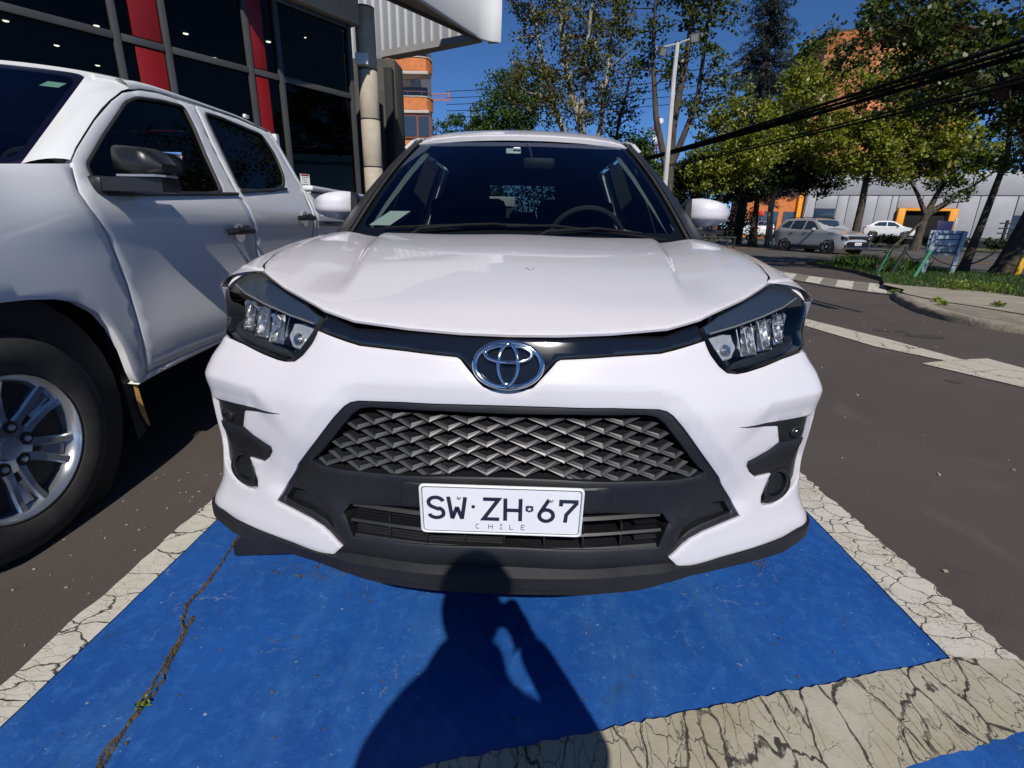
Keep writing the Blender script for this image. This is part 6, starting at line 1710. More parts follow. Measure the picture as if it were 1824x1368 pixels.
# roof, screen pillars, windscreen
def proof(x, y):
    x = np.asarray(x, float); y = np.asarray(y, float); a_ = np.abs(x-XC)/.74
    z = 1.775 - .055*a_**2 - .020*a_**8 - .06*sm((1.75-y)/.55) - .04*sm((y-2.5)/.5)
    return np.stack([x, y, z], -1)
half = [(.0,1.40),(.40,1.43),(.66,1.50),(.725,1.60),(.735,2.0),(.735,2.88),(.60,2.98),(0,3.0)]
ro = [(XC+a, b) for a, b in half] + [(XC-a, b) for a, b in half[::-1] if a > 0]
obj('roof', panel_mb(proof, ro, res=.06, depth=.03, facing=(0,0,1)), M['white2'], pk)
def pws(a, b):
    a = np.asarray(a, float); b = np.asarray(b, float)
    w = .765 - .125*b
    y = .93 + .55*b + .14*(a*a-1)*(1-.35*b); z = 1.275 + .415*b + .025*(1-a*a)*b
    return np.stack([XC + a*w, y, z], -1)
obj('windscreen', panel_mb(pws, round_poly([(-1,.0),(1,.0),(1,1),(-1,1)], .10, 4), res=.08, inset=0, depth=0, facing=(0,-1,1), edge=0), M['wglass'], pk, smooth=80)
obj('windscreen_band', panel_mb(pws, round_poly([(-1.01,-.03),(1.01,-.03),(1.01,1.01),(-1.01,1.01)], .10, 4), [round_poly([(-.96,.04),(.96,.04),(.96,.96),(-.96,.96)], .10, 4)], res=.08, inset=0, depth=0, off=-.004, facing=(0,-1,1), edge=0), P('violet_black_band', (.02,.012,.035), .3), pk, smooth=80)
for sg in (1, -1):
    mb = MB(); n = 12; K = 7
    door_edge = [(.990,1.298),(1.046,1.345),(1.12,1.398),(1.222,1.470),(1.31,1.528),(1.394,1.577),(1.45,1.606),(1.500,1.633),(1.56,1.655),(1.63,1.672),(1.70,1.683),(1.78,1.690),(1.9,1.695)]
    for i in range(n+1):
        b = min(1.0, i/n*1.06)
        p = pws(np.array([1.0]), np.array([b]))[0]
        if i == n: p = p + np.array([-.01, .16, .012])
        y_, z_ = door_edge[i]; q = pside(np.array([y_]), np.array([z_]))[0]
        m_ = (p + q)/2 + np.array([.030, -.022, .020])
        for t in np.linspace(0, 1, K): mb.v.append(tuple(p*(1-t)**2 + m_*2*t*(1-t) + q*t*t))
    for i in range(n):
        for k in range(K-1): mb.f.append((i*K+k, i*K+k+1, (i+1)*K+k+1, (i+1)*K+k))
    if sg < 0: mb.v = [(2*XC-x, y, z) for x, y, z in mb.v]; mb.f = [tuple(reversed(f)) for f in mb.f]
    obj('front_pillar', mb, M['white2'], pk, smooth=60)
    # roof gutter strip joining roof and doors
    mb = MB(); ys = np.linspace(1.56, 2.93, 16)
    for y in ys:
        z_ = float(np.interp(y, [1.5,1.634,1.782,2.091,2.516,2.93], [1.632,1.672,1.691,1.701,1.708,1.692]))
        q = pside(np.array([y]), np.array([z_]))[0] + np.array([0,0,.002]); p = proof(np.array([XC+.70]), np.array([y]))[0]
        m_ = (p+q)/2 + np.array([.028,0,.022])
        for t in np.linspace(0, 1, 6): mb.v.append(tuple(p*(1-t)**2 + m_*2*t*(1-t) + q*t*t))
    for i in range(15):
        for k in range(5): mb.f.append((i*6+k, i*6+k+1, (i+1)*6+k+1, (i+1)*6+k))
    if sg < 0: mb.v = [(2*XC-x, y, z) for x, y, z in mb.v]; mb.f = [tuple(reversed(f)) for f in mb.f]
    obj('roof_side', mb, M['white2'], pk, smooth=60)
obj('roof_clip', MB().box((-1.83, 2.66, 1.742), (.02,.05,.02), bev=.004), M['canopy'], pk)
# bonnet and cab shell on the far side, kept simple but closed
def pbon(x, y):
    x = np.asarray(x, float); y = np.asarray(y, float); a_ = np.abs(x-XC)/.9
    z = 1.275 - .19*sm((.35-y)/.85)**1.3 - .045*a_**4 + .012*sm((.62-a_)/.08)
    return np.stack([x, y, z], -1)
half = [(0,-.50),(.5,-.48),(.80,-.36),(.885,-.15),(.895,.3),(.87,.80),(.80,.92),(.5,.83),(0,.78)]
obj('bonnet', panel_mb(pbon, [(XC+a, b) for a, b in half] + [(XC-a, b) for a, b in half[::-1] if a > 0], res=.06, depth=.03, facing=(0,-.2,1)), M['white2'], pk)
def pfront(x, z):
    x = np.asarray(x, float); z = np.asarray(z, float)
    return np.stack([x, -.56 + .22*(np.abs(x-XC)/.93)**4 + .05*sm((z-.8)/.4), z], -1)
obj('front_bumper', panel_mb(pfront, [(XC-.93,.42),(XC+.93,.42),(XC+.93,.72),(XC-.93,.72)], res=.06, depth=.08, off=.03, facing=(0,-1,0)), M['white2'], pk)
gr = obj('radiator_grille', panel_mb(pfront, [(XC-.55,.74),(XC+.55,.74),(XC+.62,1.06),(XC-.62,1.06)], res=.06, depth=.05, facing=(0,-1,0)), M['blackplastic'], pk)
for k in range(5): obj('grille_bar', MB().box((XC, -.565, .79+.055*k), (1.1,.03,.014), bev=.004), M['chrome'], gr)
for sg in (1, -1): obj('headlight', panel_mb(pfront, [(XC+sg*.57,.78),(XC+sg*.93,.82),(XC+sg*.93,1.08),(XC+sg*.64,1.06)], res=.05, depth=.05, off=.004, facing=(0,-1,0)), M['reflector'], pk)
far = MB()
for o_ in (wing_o, door1, door2, bed):
    q = panel_mb(pside, o_, res=.12, inset=0, depth=.02, facing=POUT); far.add([(2*XC-x, y, z) for x, y, z in q.v], [tuple(reversed(f)) for f in q.f])
obj('far_side', far, M['white2'], pk)
obj('cab_back', MB().box((XC, 3.02, 1.2), (1.5,.04,.98)), M['white2'], pk)
obj('cargo_floor', MB().box((XC, 3.96, .80), (1.6,1.75,.05)).box((XC, 4.84, .95), (1.7,.05,.75)), M['blackplastic'], pk)
obj('cab_floor', MB().box((XC, 1.9, .56), (1.7,2.2,.10)), M['seat'], pk)
obj('chassis', MB().box((XC, 2.1, .46), (1.0,5.0,.14)), M['dkplastic'], pk)
obj('dashboard', MB().box((XC, 1.15, 1.10), (1.45,.5,.28), bev=.06), M['seat'], pk)
obj('steering_wheel', MB().tube([(XC+.38+.19*math.cos(2*PI*i/24), 1.45-.19*math.sin(2*PI*i/24)*.4, 1.20+.19*math.sin(2*PI*i/24)*.9) for i in range(24)], .016, 8, closed=True), M['seat'], pk)
for sx in (.38, -.38):
    st = obj('front_seat', MB().box((XC+sx, 1.95, 1.0), (.5,.16,.75), rot=Matrix.Rotation(rad(-12), 4, 'X'), bev=.05).box((XC+sx, 1.72, .70), (.5,.5,.16), bev=.05), M['seat'], pk)
    obj('headrest', MB().box((XC+sx, 2.05, 1.44), (.27,.10,.18), bev=.04), M['seat'], st)
obj('rear_seat', MB().box((XC, 2.8, 1.02), (1.35,.16,.72), rot=Matrix.Rotation(rad(-10), 4, 'X'), bev=.05), M['seat'], pk)
obj('headliner', panel_mb(proof, [(XC+.7*s_, y) for s_, y in ((-1,1.5),(1,1.5),(1,2.9),(-1,2.9))], res=.3, inset=0, depth=0, off=-.05, facing=(0,0,1), edge=0), M['trimgrey'], pk)
# stickers on the screen
def pst(name, a, b, da, db, mat, sk=.0):
    P_ = [pws(np.array([a+s_*da+t*sk]), np.array([b+t*db]))[0] for s_, t in ((-1,-1),(1,-1),(1,1),(-1,1))]
    mb = MB(); mb.v = [(q[0], q[1]+.006, q[2]-.006) for q in P_] + [(q[0], q[1]+.0075, q[2]-.006) for q in P_]; mb.f = [(0,1,2,3),(7,6,5,4),(0,4,5,1),(1,5,6,2),(2,6,7,3),(3,7,4,0)]
    return obj(name, mb, mat, pk, smooth=0)
pst('mint_sticker', .86, .85, .050, .030, M['mint'], .012)
s_ = pst('permit_sticker', .745, .145, .075, .035, M['mint'], .02); pst('permit_sticker', .725, .065, .075, .040, M['bluestick'], .02); pst('sticker_crest', .735, .075, .014, .024, M['yellow'])
# door mirror
def mir_mb():
    mb = MB(); secs = []
    # loft from the inner end to the outer end along a slant seen from the front
    P0 = Vector((-1.565, 1.150, 0)); P1 = Vector((-1.365, 1.115, 0))
    for i in range(11):
        t = i/10; c = P0*(1-t) + P1*t
        k = 1 - .0*t; top = 1.368 - .018*t - .050*max(0, t-.75)/.25; bot = 1.258 - .012*t + .02*max(0, t-.8)/.2
        dep = .075*(1-.45*max(0, t-.7)/.3)*(1-.25*max(0, .25-t)/.25)
        ring = []
        for j in range(16):
            a = 2*PI*j/16; ca, sa = math.cos(a), math.sin(a)
            ex = .55
            ring.append((c.x, c.y + dep*np.sign(ca)*abs(ca)**ex*(1 if ca > 0 else 1.25), (top+bot)/2 + (top-bot)/2*np.sign(sa)*abs(sa)**ex))
        secs.append(ring)
    for r_ in secs: mb.v += r_
    for i in range(10):
        for j in range(16): mb.f.append((i*16+j, i*16+(j+1) % 16, (i+1)*16+(j+1) % 16, (i+1)*16+j))
    mb.f.append(tuple(range(16))); mb.f.append(tuple(reversed(range(160, 176))))
    return mb
mr = obj('door_mirror', mir_mb(), M['pkmirror'], pk, smooth=50)
obj('mirror_arm', MB().prism([(-1.66,1.02),(-1.37,1.055),(-1.355,1.14),(-1.40,1.20),(-1.66,1.25)], 1.196, 1.246).box((-1.615,1.12,1.215), (.07,.20,.07), bev=.02), M['pkmirror'], mr)
obj('indicator_lamp', MB().prism([(-1.535,1.047),(-1.375,1.030),(-1.352,1.060),(-1.352,1.13),(-1.37,1.10)], 1.249, 1.257), M['lampgrey'], mr, smooth=0)
g_ = MB().box((-1.46, 1.215, 1.31), (.17,.006,.09)); obj('mirror_glass', g_, M['mirror'], mr)
fm = MB(); src = mir_mb(); fm.add([(2*XC-x, y, z) for x, y, z in src.v], [tuple(reversed(f)) for f in src.f]); obj('door_mirror', fm, M['blackplastic'], pk, smooth=50)
# wheels
def pickup_wheel(yc, sg):
    X = XC + sg*.845
    Mx = Matrix.Translation((X, yc, .378)) @ Matrix.Rotation(PI/2*sg, 4, 'Y') @ Matrix.Diagonal((.98, .98, 1, 1))
    ty = obj('tyre', MB().lathe([(.228,-.10),(.30,-.128),(.350,-.122),(.374,-.10),(.382,-.07),(.383,.06),(.374,.092),(.352,.112),(.31,.118),(.262,.112),(.247,.10)], 64, Mx, close=True), M['rubber'], pk, smooth=50)
    tb = MB()
    for k in range(56): tb.box((.3835,0,.03 if k % 2 else -.03), (.008,.026,.10), M=Mx @ Matrix.Rotation(2*PI*k/56, 4, 'Z'), bev=.002)
    o_ = obj('tread_block', tb, M['rubber'], ty); o_['kind'] = 'stuff'
    Mr = Mx @ Matrix.Diagonal((1.065, 1.065, 1, 1))
    rm = obj('rim', MB().lathe([(.205,-.10),(.205,.02),(.208,.075),(.216,.098),(.226,.108),(.232,.106),(.234,.10),(.228,.09),(.226,-.10)], 64, Mr, close=True), M['rim'], ty, smooth=40)
    obj('hub_face', MB().lathe([(0,.085),(.035,.085),(.038,.080),(.040,.070),(.085,.068),(.092,.055),(.092,-.02)], 40, Mr), M['rim'], ty)
    obj('brake_disc', MB().lathe([(0,-.02),(.15,-.02),(.155,-.025),(.155,-.045),(0,-.045)], 40, Mr), M['dkplastic'], ty)
    for k in range(6):
        R_ = Mr @ Matrix.Rotation(2*PI*k/6 + .1, 4, 'Z')
        sp = MB()
        for s2 in (1, -1):
            w0, w1 = .030, .026
            vs = []
            for r_, zc_, yc_, w in ((.055,.064,.022*s2,.036), (.11,.068,.024*s2,.030), (.165,.072,.031*s2,.028), (.212,.086,.040*s2,.030)):
                vs += [(r_, yc_-w/2, zc_-.004), (r_, yc_-w/2+.005, zc_+.004), (r_, yc_+w/2-.005, zc_+.004), (r_, yc_+w/2, zc_-.004), (r_, yc_+w/2, zc_-.045), (r_, yc_-w/2, zc_-.045)]
            fs = []
            for i in range(3):
                for j in range(6): fs.append((i*6+j, i*6+(j+1) % 6, (i+1)*6+(j+1) % 6, (i+1)*6+j))
            fs += [tuple(range(6)), tuple(reversed(range(18,24)))]
            sp.add(vs, fs, R_)
        sp.add([(.10,-.012,.052),(.205,-.02,.064),(.205,.02,.064),(.10,.012,.052)], [(0,1,2,3)], R_)
        obj('spoke', sp, M['rim'], ty, smooth=30)
        R2 = Mr @ Matrix.Rotation(2*PI*(k+.5)/6 + .1, 4, 'Z')
        l_ = obj('lug_recess', MB().lathe([(.0,.0715),(.018,.0715),(.021,.0725),(.021,.069)], 16, R2 @ Matrix.Translation((.066,0,0))), M['dkplastic'], ty)
        obj('wheel_nut', MB().lathe([(0,.083),(.007,.082),(.0105,.077),(.0105,.070)], 6, R2 @ Matrix.Translation((.066,0,0))), M['steel'], ty, smooth=0)
    obj('valve_stem', MB().tube([(.19,.05,.05),(.175,.047,.085)], .005, 6, M=Mr @ Matrix.Rotation(-.85, 4, 'Z')), M['rubber'], ty)
for yc in (.47, 3.60):
    for sg in (1, -1): pickup_wheel(yc, sg)
for sg in (1, -1):
    for yc, r_ in ((.47,.50), (3.6,.47)):
        obj('wheel_well', MB().lathe([(r_,.0),(r_,-.42),(.0,-.42)], 32, Matrix.Translation((XC+sg*.90, yc, .39)) @ Matrix.Rotation(PI/2*sg, 4, 'Y')), M['dkplastic'], pk)
# torn mud flap behind the front wheel
fl = obj('mud_flap', MB().prism([(.985,.66),(1.000,.45),(1.02,.16),(1.075,.185),(1.062,.345),(1.055,.50)], 0, .24, Matrix(((0,0,-1,-1.655),(1,0,0,0),(0,1,0,0),(0,0,0,1)))), M['dkplastic'], pk, smooth=0)
ed = MB(); E_ = [(1.000,.705,.006), (1.024,.62,.008), (1.047,.545,.007), (1.060,.44,.006), (1.064,.40,.016), (1.070,.33,.022), (1.078,.27,.020), (1.086,.225,.012), (1.088,.205,.004)]
for y, z, w in E_: ed.v += [(-1.648, y-w, z), (-1.642, y, z), (-1.650, y+w*.3, z)]
for i in range(len(E_)-1):
    for k in (0, 1): ed.f.append((3*i+k, 3*i+k+1, 3*i+k+4, 3*i+k+3))
obj('flap_edge', ed, M['mud'], fl, label='torn ochre edge of the mud flap')
# ------------------------------------------------------------------ other cars, small in the picture
def side_car(name, label, loc, rot, paint_m, prof, Wd, wheels, wr, glass, belt, group=None, front=True, detail=True, roofrail=False, clad=True):
    """prof: closed outline in (y,z), front at y=0; glass: list of side window outlines"""
    c = root(name, label, 'car', loc, rot, group)
    Lc = max(p[0] for p in prof)
    def wf(y, z):
        y = np.asarray(y, float); z = np.asarray(z, float)
        w = Wd/2 - np.where(z > belt, (z-belt)*.42, 0) - .05*np.clip((.5-z)/.3, 0, 1)**2
        w = w*(1 - .14*np.clip(1-y/.7, 0, 1)**2 - .10*np.clip(1-(Lc-y)/.6, 0, 1)**2) + .012*np.exp(-((z-belt+.06)/.05)**2)
        return w
    fs_ = lambda y, z: np.stack([wf(y, z), y, z], -1)
    pr = list(prof)
    for yc in wheels:
        pass
    body = MB()
    rp = round_poly(prof, .12, 3)
    q = panel_mb(fs_, rp, res=.10, inset=.02, depth=0, facing=(1,0,0), edge=0)
    body.join(q); body.join(q.mirror_x())
    K = 8; R_ = np.array(rp); m = len(R_)
    cen = R_.mean(0)
    n0 = len(body.v)
    for (y, z) in R_:
        w = float(wf(y, z))
        for k in range(K+1):
            a = -1 + 2*k/K
            # nose and tail bulge in plan
            yy = y
            if y < .5: yy = y + .16*(abs(a)**3)*(1-y/.5)
            elif y > Lc-.5: yy = y - .14*(abs(a)**3)*(1-(Lc-y)/.5)
            body.v.append((w*a*1.0, yy if abs(a) < 1 else y + (.16*(1-y/.5) if y < .5 else (-.14*(1-(Lc-y)/.5) if y > Lc-.5 else 0)), z + (.03*(1-a*a) if z > belt+.1 else .012*(1-a*a))))
    for i in range(m):
        for k in range(K): body.f.append((n0+i*(K+1)+k, n0+i*(K+1)+k+1, n0+((i+1) % m)*(K+1)+k+1, n0+((i+1) % m)*(K+1)+k))
    obj('body', body, paint_m, c, smooth=42, world=False)
    for g in glass:
        for mir in (False, True):
            obj('side_window', panel_mb(fs_, round_poly(g, .05, 3), res=.2, inset=0, depth=.01, off=.006, facing=(1,0,0), mirror=mir), M['bglass'], c, world=False)
    for yc in wheels:
        for sg in (1, -1):
            X = float(wf(yc, .35))
            T = Matrix.Translation((sg*(X-.10), yc, wr)) @ Matrix.Rotation(PI/2*sg, 4, 'Y')
            obj('arch_cladding', MB().lathe([(wr*1.24,.112),(wr*1.24,.05),(0,.05),(0,.112)], 20, T, close=True), M['dkplastic'], c, world=False)
            t_ = obj('tyre', MB().lathe([(wr*.62,.10),(wr*.9,.125),(wr,.105),(wr,-.1),(wr*.6,-.1)], 24, T, close=True), M['rubber'], c, world=False)
            obj('rim', MB().lathe([(0,.118),(wr*.2,.12),(wr*.25,.105),(wr*.55,.11),(wr*.64,.124),(wr*.64,.0)], 20, T), M['rim'], t_, world=False)
            if detail:
                for k in range(5): obj('spoke', MB().box((wr*.4,0,.116), (wr*.48,.05,.016), M=T @ Matrix.Rotation(2*PI*k/5, 4, 'Z')), M['dkplastic'], t_, smooth=0, world=False)
    def screen(nm, ya, za, yb, zb, dy):
        P_ = []
        mb = MB(); w0, w1 = float(wf(ya, za))*.90, float(wf(yb, zb))*.90
        nn = Vector((0, -(zb-za), (yb-ya))).normalized()*.035
        if dy > 0: nn = Vector((0, (zb-za), -(yb-ya))).normalized()*.035
        if nn.z < 0: nn = -nn
        for t in range(5):
            f = t/4; w = w0 + (w1-w0)*f
            for k in range(7):
                a = -1+2*k/6
                mb.v.append((a*w, ya+(yb-ya)*f + nn.y*(1.05-a*a*.7), za+(zb-za)*f + nn.z*(1.05-a*a*.7)))
        for t in range(4):
            for k in range(6): mb.f.append((t*7+k, t*7+k+1, (t+1)*7+k+1, (t+1)*7+k))
        return obj(nm, mb, M['bglass'], c, smooth=60, world=False)
    return c, wf, screen, Lc
prof_suv = [(.06,.24),(.0,.42),(.02,.72),(.10,.88),(.50,.97),(1.10,1.07),(1.30,1.12),(2.02,1.58),(2.5,1.66),(3.4,1.65),(3.95,1.60),(4.20,1.32),(4.36,1.10),(4.40,.70),(4.36,.42),(4.22,.24),(3.2,.20),(1.2,.20)]
gl_suv = [[(1.52,1.12),(1.96,1.45),(2.16,1.52),(2.46,1.54),(2.44,1.11)], [(2.53,1.11),(2.54,1.545),(3.30,1.545),(3.36,1.14)], [(3.43,1.15),(3.38,1.54),(3.74,1.52),(4.02,1.30),(3.96,1.20)]]
h17 = rad(17)
c, wf, screen, Lc = side_car('suv', 'grey family SUV driving along the street to the right of the white car', (0,0,0), 0, M['silver'], prof_suv, 1.80, (.86,3.55), .345, gl_suv, 1.06)
c.location = (15.72, 24.1, 0); c.rotation_euler = (0,0,h17); WM[c.name] = Matrix.Translation((15.72, 24.1, 0)) @ Matrix.Rotation(h17, 4, 'Z')
def part(nm, mb, m, parent=None, smooth=30): return obj(nm, mb, m, parent or c, smooth=smooth, world=False)
screen('windscreen', 1.34, 1.13, 2.00, 1.56, -1); screen('rear_window', 4.22, 1.28, 3.98, 1.56, 1)
gr = part('radiator_grille', MB().box((0,.035,.78), (1.15,.07,.13), bev=.02), M['gloss'])
part('grille_trim', MB().box((0,.01,.855), (1.2,.05,.022), bev=.006), M['chrome'], gr)
lo = part('lower_grille', MB().prism([(-.62,.34),(.62,.34),(.70,.50),(.55,.60),(-.55,.60),(-.70,.50)], -.02, .05, Matrix(((1,0,0,0),(0,0,1,0),(0,1,0,0),(0,0,0,1)))), M['gloss'], smooth=0)
part('skid_trim', MB().tube([(-.72,.0,.50),(-.62,-.02,.33),(.62,-.02,.33),(.72,.0,.50)], .022, 6), M['chrome'], lo)
for sg in (1, -1):
    hd = part('headlight', MB().prism([(.56,.70),(.84,.72),(.84,.84),(.60,.83)], .02, .26, Matrix(((sg,0,0,0),(0,0,1,0),(0,1,0,0),(0,0,0,1)))), M['lampblack'], smooth=0)
    part('lamp_lens', MB().box((sg*.70,.012,.79), (.18,.03,.05), bev=.008), M['reflector'], hd)
    part('turn_signal', MB().box((sg*.62,.004,.73), (.08,.03,.05), bev=.008), M['amber'], hd)
    mm = part('door_mirror', MB().box((sg*1.0,1.72,1.14), (.20,.11,.13), bev=.04), M['silver'])
    part('mirror_arm', MB().box((sg*.90,1.74,1.09), (.10,.05,.04), bev=.01), M['dkplastic'], mm)
    part('roof_rail', MB().tube([(sg*.62,2.1,1.66),(sg*.63,2.4,1.71),(sg*.62,3.7,1.69),(sg*.60,3.9,1.62)], .018, 6), M['dkplastic'])
    part('sill_cladding', MB().box((sg*.885,2.2,.29), (.05,1.9,.16), bev=.01), M['dkplastic'])
    for y in (2.3, 3.15): part('handle', MB().box((sg*.915,y,.98), (.03,.17,.03), bev=.008), M['chrome'])
    part('tail_lamp', MB().box((sg*.74,4.28,.98), (.2,.14,.14), bev=.03), M['redlamp'])
npl = part('number_plate', MB().box((0,-.035,.50), (.40,.012,.13), bev=.004), M['plate'])
for k, x in enumerate((-.14,-.09,-.03,.02,.09,.14)): part('plate_character', MB().box((x,-.043,.505), (.028,.004,.06)), M['ink'], npl, 0)
# parked white cars
prof_h = [(.08,.22),(.02,.45),(.08,.80),(.5,.92),(.95,1.0),(1.75,1.46),(2.3,1.52),(3.1,1.48),(3.75,1.10),(4.02,.98),(4.05,.5),(3.95,.22),(2.9,.18),(1.1,.18)]
gl_h = [[(1.25,1.02),(1.78,1.36),(2.28,1.41),(2.26,1.02)], [(2.34,1.02),(2.35,1.41),(2.95,1.38),(3.35,1.14),(3.25,1.04)]]
c, wf, screen, Lc = side_car('hatchback', 'white hatchback parked in front of the clad building', (0,0,0), 0, M['white2'], prof_h, 1.74, (.78,3.28), .31, gl_h, .98, 'cars parked across the street')
def place(c, x, y, z, r): c.location = (x, y, z); c.rotation_euler = (0,0,r); WM[c.name] = Matrix.Translation((x,y,z)) @ Matrix.Rotation(r, 4, 'Z')
place(c, 36.6, 49.5, .55, rad(62))
screen('windscreen', .98, 1.0, 1.72, 1.44, -1); screen('rear_window', 3.72, 1.12, 3.12, 1.46, 1)
for sg in (1, -1):
    part('tail_lamp', MB().box((sg*.66,3.93,.92), (.34,.16,.12), bev=.03), M['redlamp']); part('headlight', MB().box((sg*.58,.12,.74), (.3,.2,.12), bev=.03), M['lampblack'])
    part('door_mirror', MB().box((sg*.93,1.42,1.05), (.18,.1,.12), bev=.03), M['dkplastic'])
part('number_plate', MB().box((0,4.06,.75), (.4,.02,.12)), M['plate'])
hb_ = c
labs = ['white parked car left of the grey SUV, nearer to the mirror of the white car', 'white parked car seen between dark tree trunks just left of the grey SUV', 'dark blue parked car half hidden behind the passenger side mirror', 'dark parked car with pale roof directly behind the tail of the grey SUV']
for i, (x, y, r, m_) in enumerate([(22.6,55,2.85,'w'), (24.6,55.4,2.9,'w'), (19.6,55,2.8,'d'), (27.6,54,2.9,'d')]):
    k = copy_tree(hb_); k.location = (x, y, .25); k.rotation_euler = (0,0,r); k['label'] = labs[i]; WM[k.name] = Matrix()
    if m_ == 'd':
        mm = P('dark_blue_paint', (.015,.02,.05), .35, coat=1) if i == 2 else P('black_paint', (.015,.015,.018), .35, coat=1)
        for ch in k.children:
            if ch.name.startswith('body'): ch.data = ch.data.copy(); ch.data.materials[0] = mm
# ------------------------------------------------------------------ street furniture
lp = root('floodlight_pole', 'pale steel pole with two floodlights behind the white car', 'lamp post', (3.18, 12, 0))
top = Vector((3.27, 12, 4.98)); b_ = Vector((3.36, 12, 0))
obj('pole', MB().tube([b_, (3.31,12,2.5), (3.265,12,4.3), top], [.070,.060,.050,.044], 8), M['postwhite'], lp, smooth=0)
obj('base_plate', MB().box((3.36,12,.01), (.35,.35,.02), bev=.004), M['steel'], lp)
obj('cross_arm', MB().tube([(2.95,12.05,4.90),(3.27,12,4.96),(3.58,11.95,5.06)], .022, 6), M['steel'], lp)
for c_, r_ in (((2.93,11.95,4.80), (.5,.0,.5)), ((3.62,11.92,5.06), (.4,.0,-.5))):
    R_ = Matrix.Translation(c_) @ Matrix.Rotation(r_[2], 4, 'Z') @ Matrix.Rotation(r_[0], 4, 'X')
    f = obj('floodlight', MB().box((0,0,0), (.20,.09,.18), M=R_, bev=.015), M['mullion'], lp)
    obj('lamp_face', MB().box((0,-.049,0), (.16,.006,.14), M=R_), M['steel'], f)
    obj('bracket', MB().tube([(-.13,.02,0),(-.13,.08,.05),(.13,.08,.05),(.13,.02,0)], .010, 5, M=R_), M['steel'], f)
# sagging bundles of black cables
def sag(a, b, s, n=18): return [tuple(Vector(a).lerp(Vector(b), i/n) - Vector((0,0,s*4*(i/n)*(1-i/n)))) for i in range(n+1)]
rk = random.Random(3)
def bundle(name, label, a, b, s, n, spread, r):
    t = root(name, label, 'cable', a)
    for k in range(n):
        o_ = Vector((rk.uniform(-1,1)*spread, rk.uniform(-1,1)*spread, rk.uniform(-1,1)*spread)); o2 = Vector((rk.uniform(-1,1)*spread, rk.uniform(-1,1)*spread, rk.uniform(-1,1)*spread))
        obj('cable', MB().tube(sag(Vector(a)+o_, Vector(b)+o2*1.6, s*rk.uniform(.9,1.1)), r*rk.uniform(.7,1.4), 5), M['cable'], t)
bundle('cable_bundle', 'thick bundle of black cables crossing in front of the street trees', (3.9,30,4.05), (5.05,3.4,2.86), .12, 7, .05, .020)
bundle('cable_bundle', 'thinner lower black cable pair below the thick cable bundle', (3.9,29,3.60), (5.25,3.4,2.62), .16, 3, .03, .016)
t = root('power_lines', 'thin power lines against the blue sky left of the floodlight pole', 'cable', (0,40,9))
for k in range(5): obj('cable', MB().tube(sag((-6,40,8.4+.42*k), (24,38,11.0+.55*k), .5), .022, 4), M['cable'], t)
# back of a sign board on two legs
sg_ = root('sign_board', 'blue grey back of a two legged sign board on the verge', 'sign', (10.6, 12.45, .1))
obj('board', MB().box((10.56,12.42,.86), (.86,.03,.60), bev=.006), M['signgrey'], sg_)
for z in (.64,.80,.95,1.08): obj('rail', MB().box((10.56,12.39,z), (.84,.03,.018), bev=.003), M['postdark'], sg_)
for x in (10.20,10.92): obj('leg', MB().box((x,12.385,.59), (.11,.05,1.12), rot=Matrix.Rotation(rad(4), 4, 'Y'), bev=.006), M['signgrey'], sg_)
# leaning verge posts with slack chains
posts = [((8.72,11.9,.1),(8.90,11.9,.70),'postgreen','thin green verge post, leftmost of the four beside the sign board',.022), ((8.86,12.2,.1),(9.18,12.2,.80),'postdark','tall dark leaning verge post, second from the left beside the sign board',.04),
         ((9.12,12.0,.1),(9.36,12.0,.74),'postdark','dark leaning verge post, third from the left beside the sign board',.04), ((8.95,11.0,.1),(9.40,11.3,.70),'postgreen','green leaning verge post nearest to the sign board',.042)]
for a,b,m_,lab,r_ in posts:
    t = root('verge_post', lab, 'post', a, group='leaning posts on the verge')
    obj('shaft', MB().tube([a, tuple((Vector(a)+Vector(b))/2), b], [r_,r_,r_*.95], 10), M[m_], t)
    obj('cap', MB().lathe([(r_*.97,0),(r_*.8,.015),(0,.022)], 10, Matrix.Translation(b)), M['postdark'], t)
def chain(lab, a, b, s): tag(obj('chain', MB().tube(sag(a, b, s, 12), .010, 5), M['cable']), lab, 'chain', 'slack chains on the verge')
chain('short slack chain between the two leftmost verge posts', (8.88,11.9,.62), (9.14,12.2,.72), .14)
chain('short slack chain hanging between the green post and dark post', (9.34,12.0,.66), (9.38,11.3,.62), .16)
chain('long slack chain from the green post past the sign legs', (9.40,11.3,.62), (12.0,12.6,.62), .28)
chain('long slack chain right of the sign rising to the big trunk', (11.1,12.4,.35), (12.3,12.9,.70), .10)
yp = root('yellow_post', 'yellow painted marker post with grey top beside the big trunk', 'post', (12.5,12.2,.1))
obj('shaft', MB().box((12.38,12.2,.36), (.13,.08,.55), rot=Matrix.Rotation(rad(8), 4, 'Y'), bev=.008), M['yellow'], yp)
obj('top_band', MB().box((12.43,12.2,.68), (.15,.10,.09), rot=Matrix.Rotation(rad(8), 4, 'Y'), bev=.008), M['steel'], yp)
# low pipe railing by the driveway
rl = root('pipe_railing', 'low dark pipe railing right behind the driver side mirror', 'railing', (6.4,16,0))
for x in (5.6,6.08,6.52,6.74): obj('upright', MB().tube([(x,16,0),(x,16,.82)], .028, 8), M['postdark'], rl)
obj('top_rail', MB().tube([(5.3,16,.82),(6.78,16,.82)], .024, 8), M['postdark'], rl)
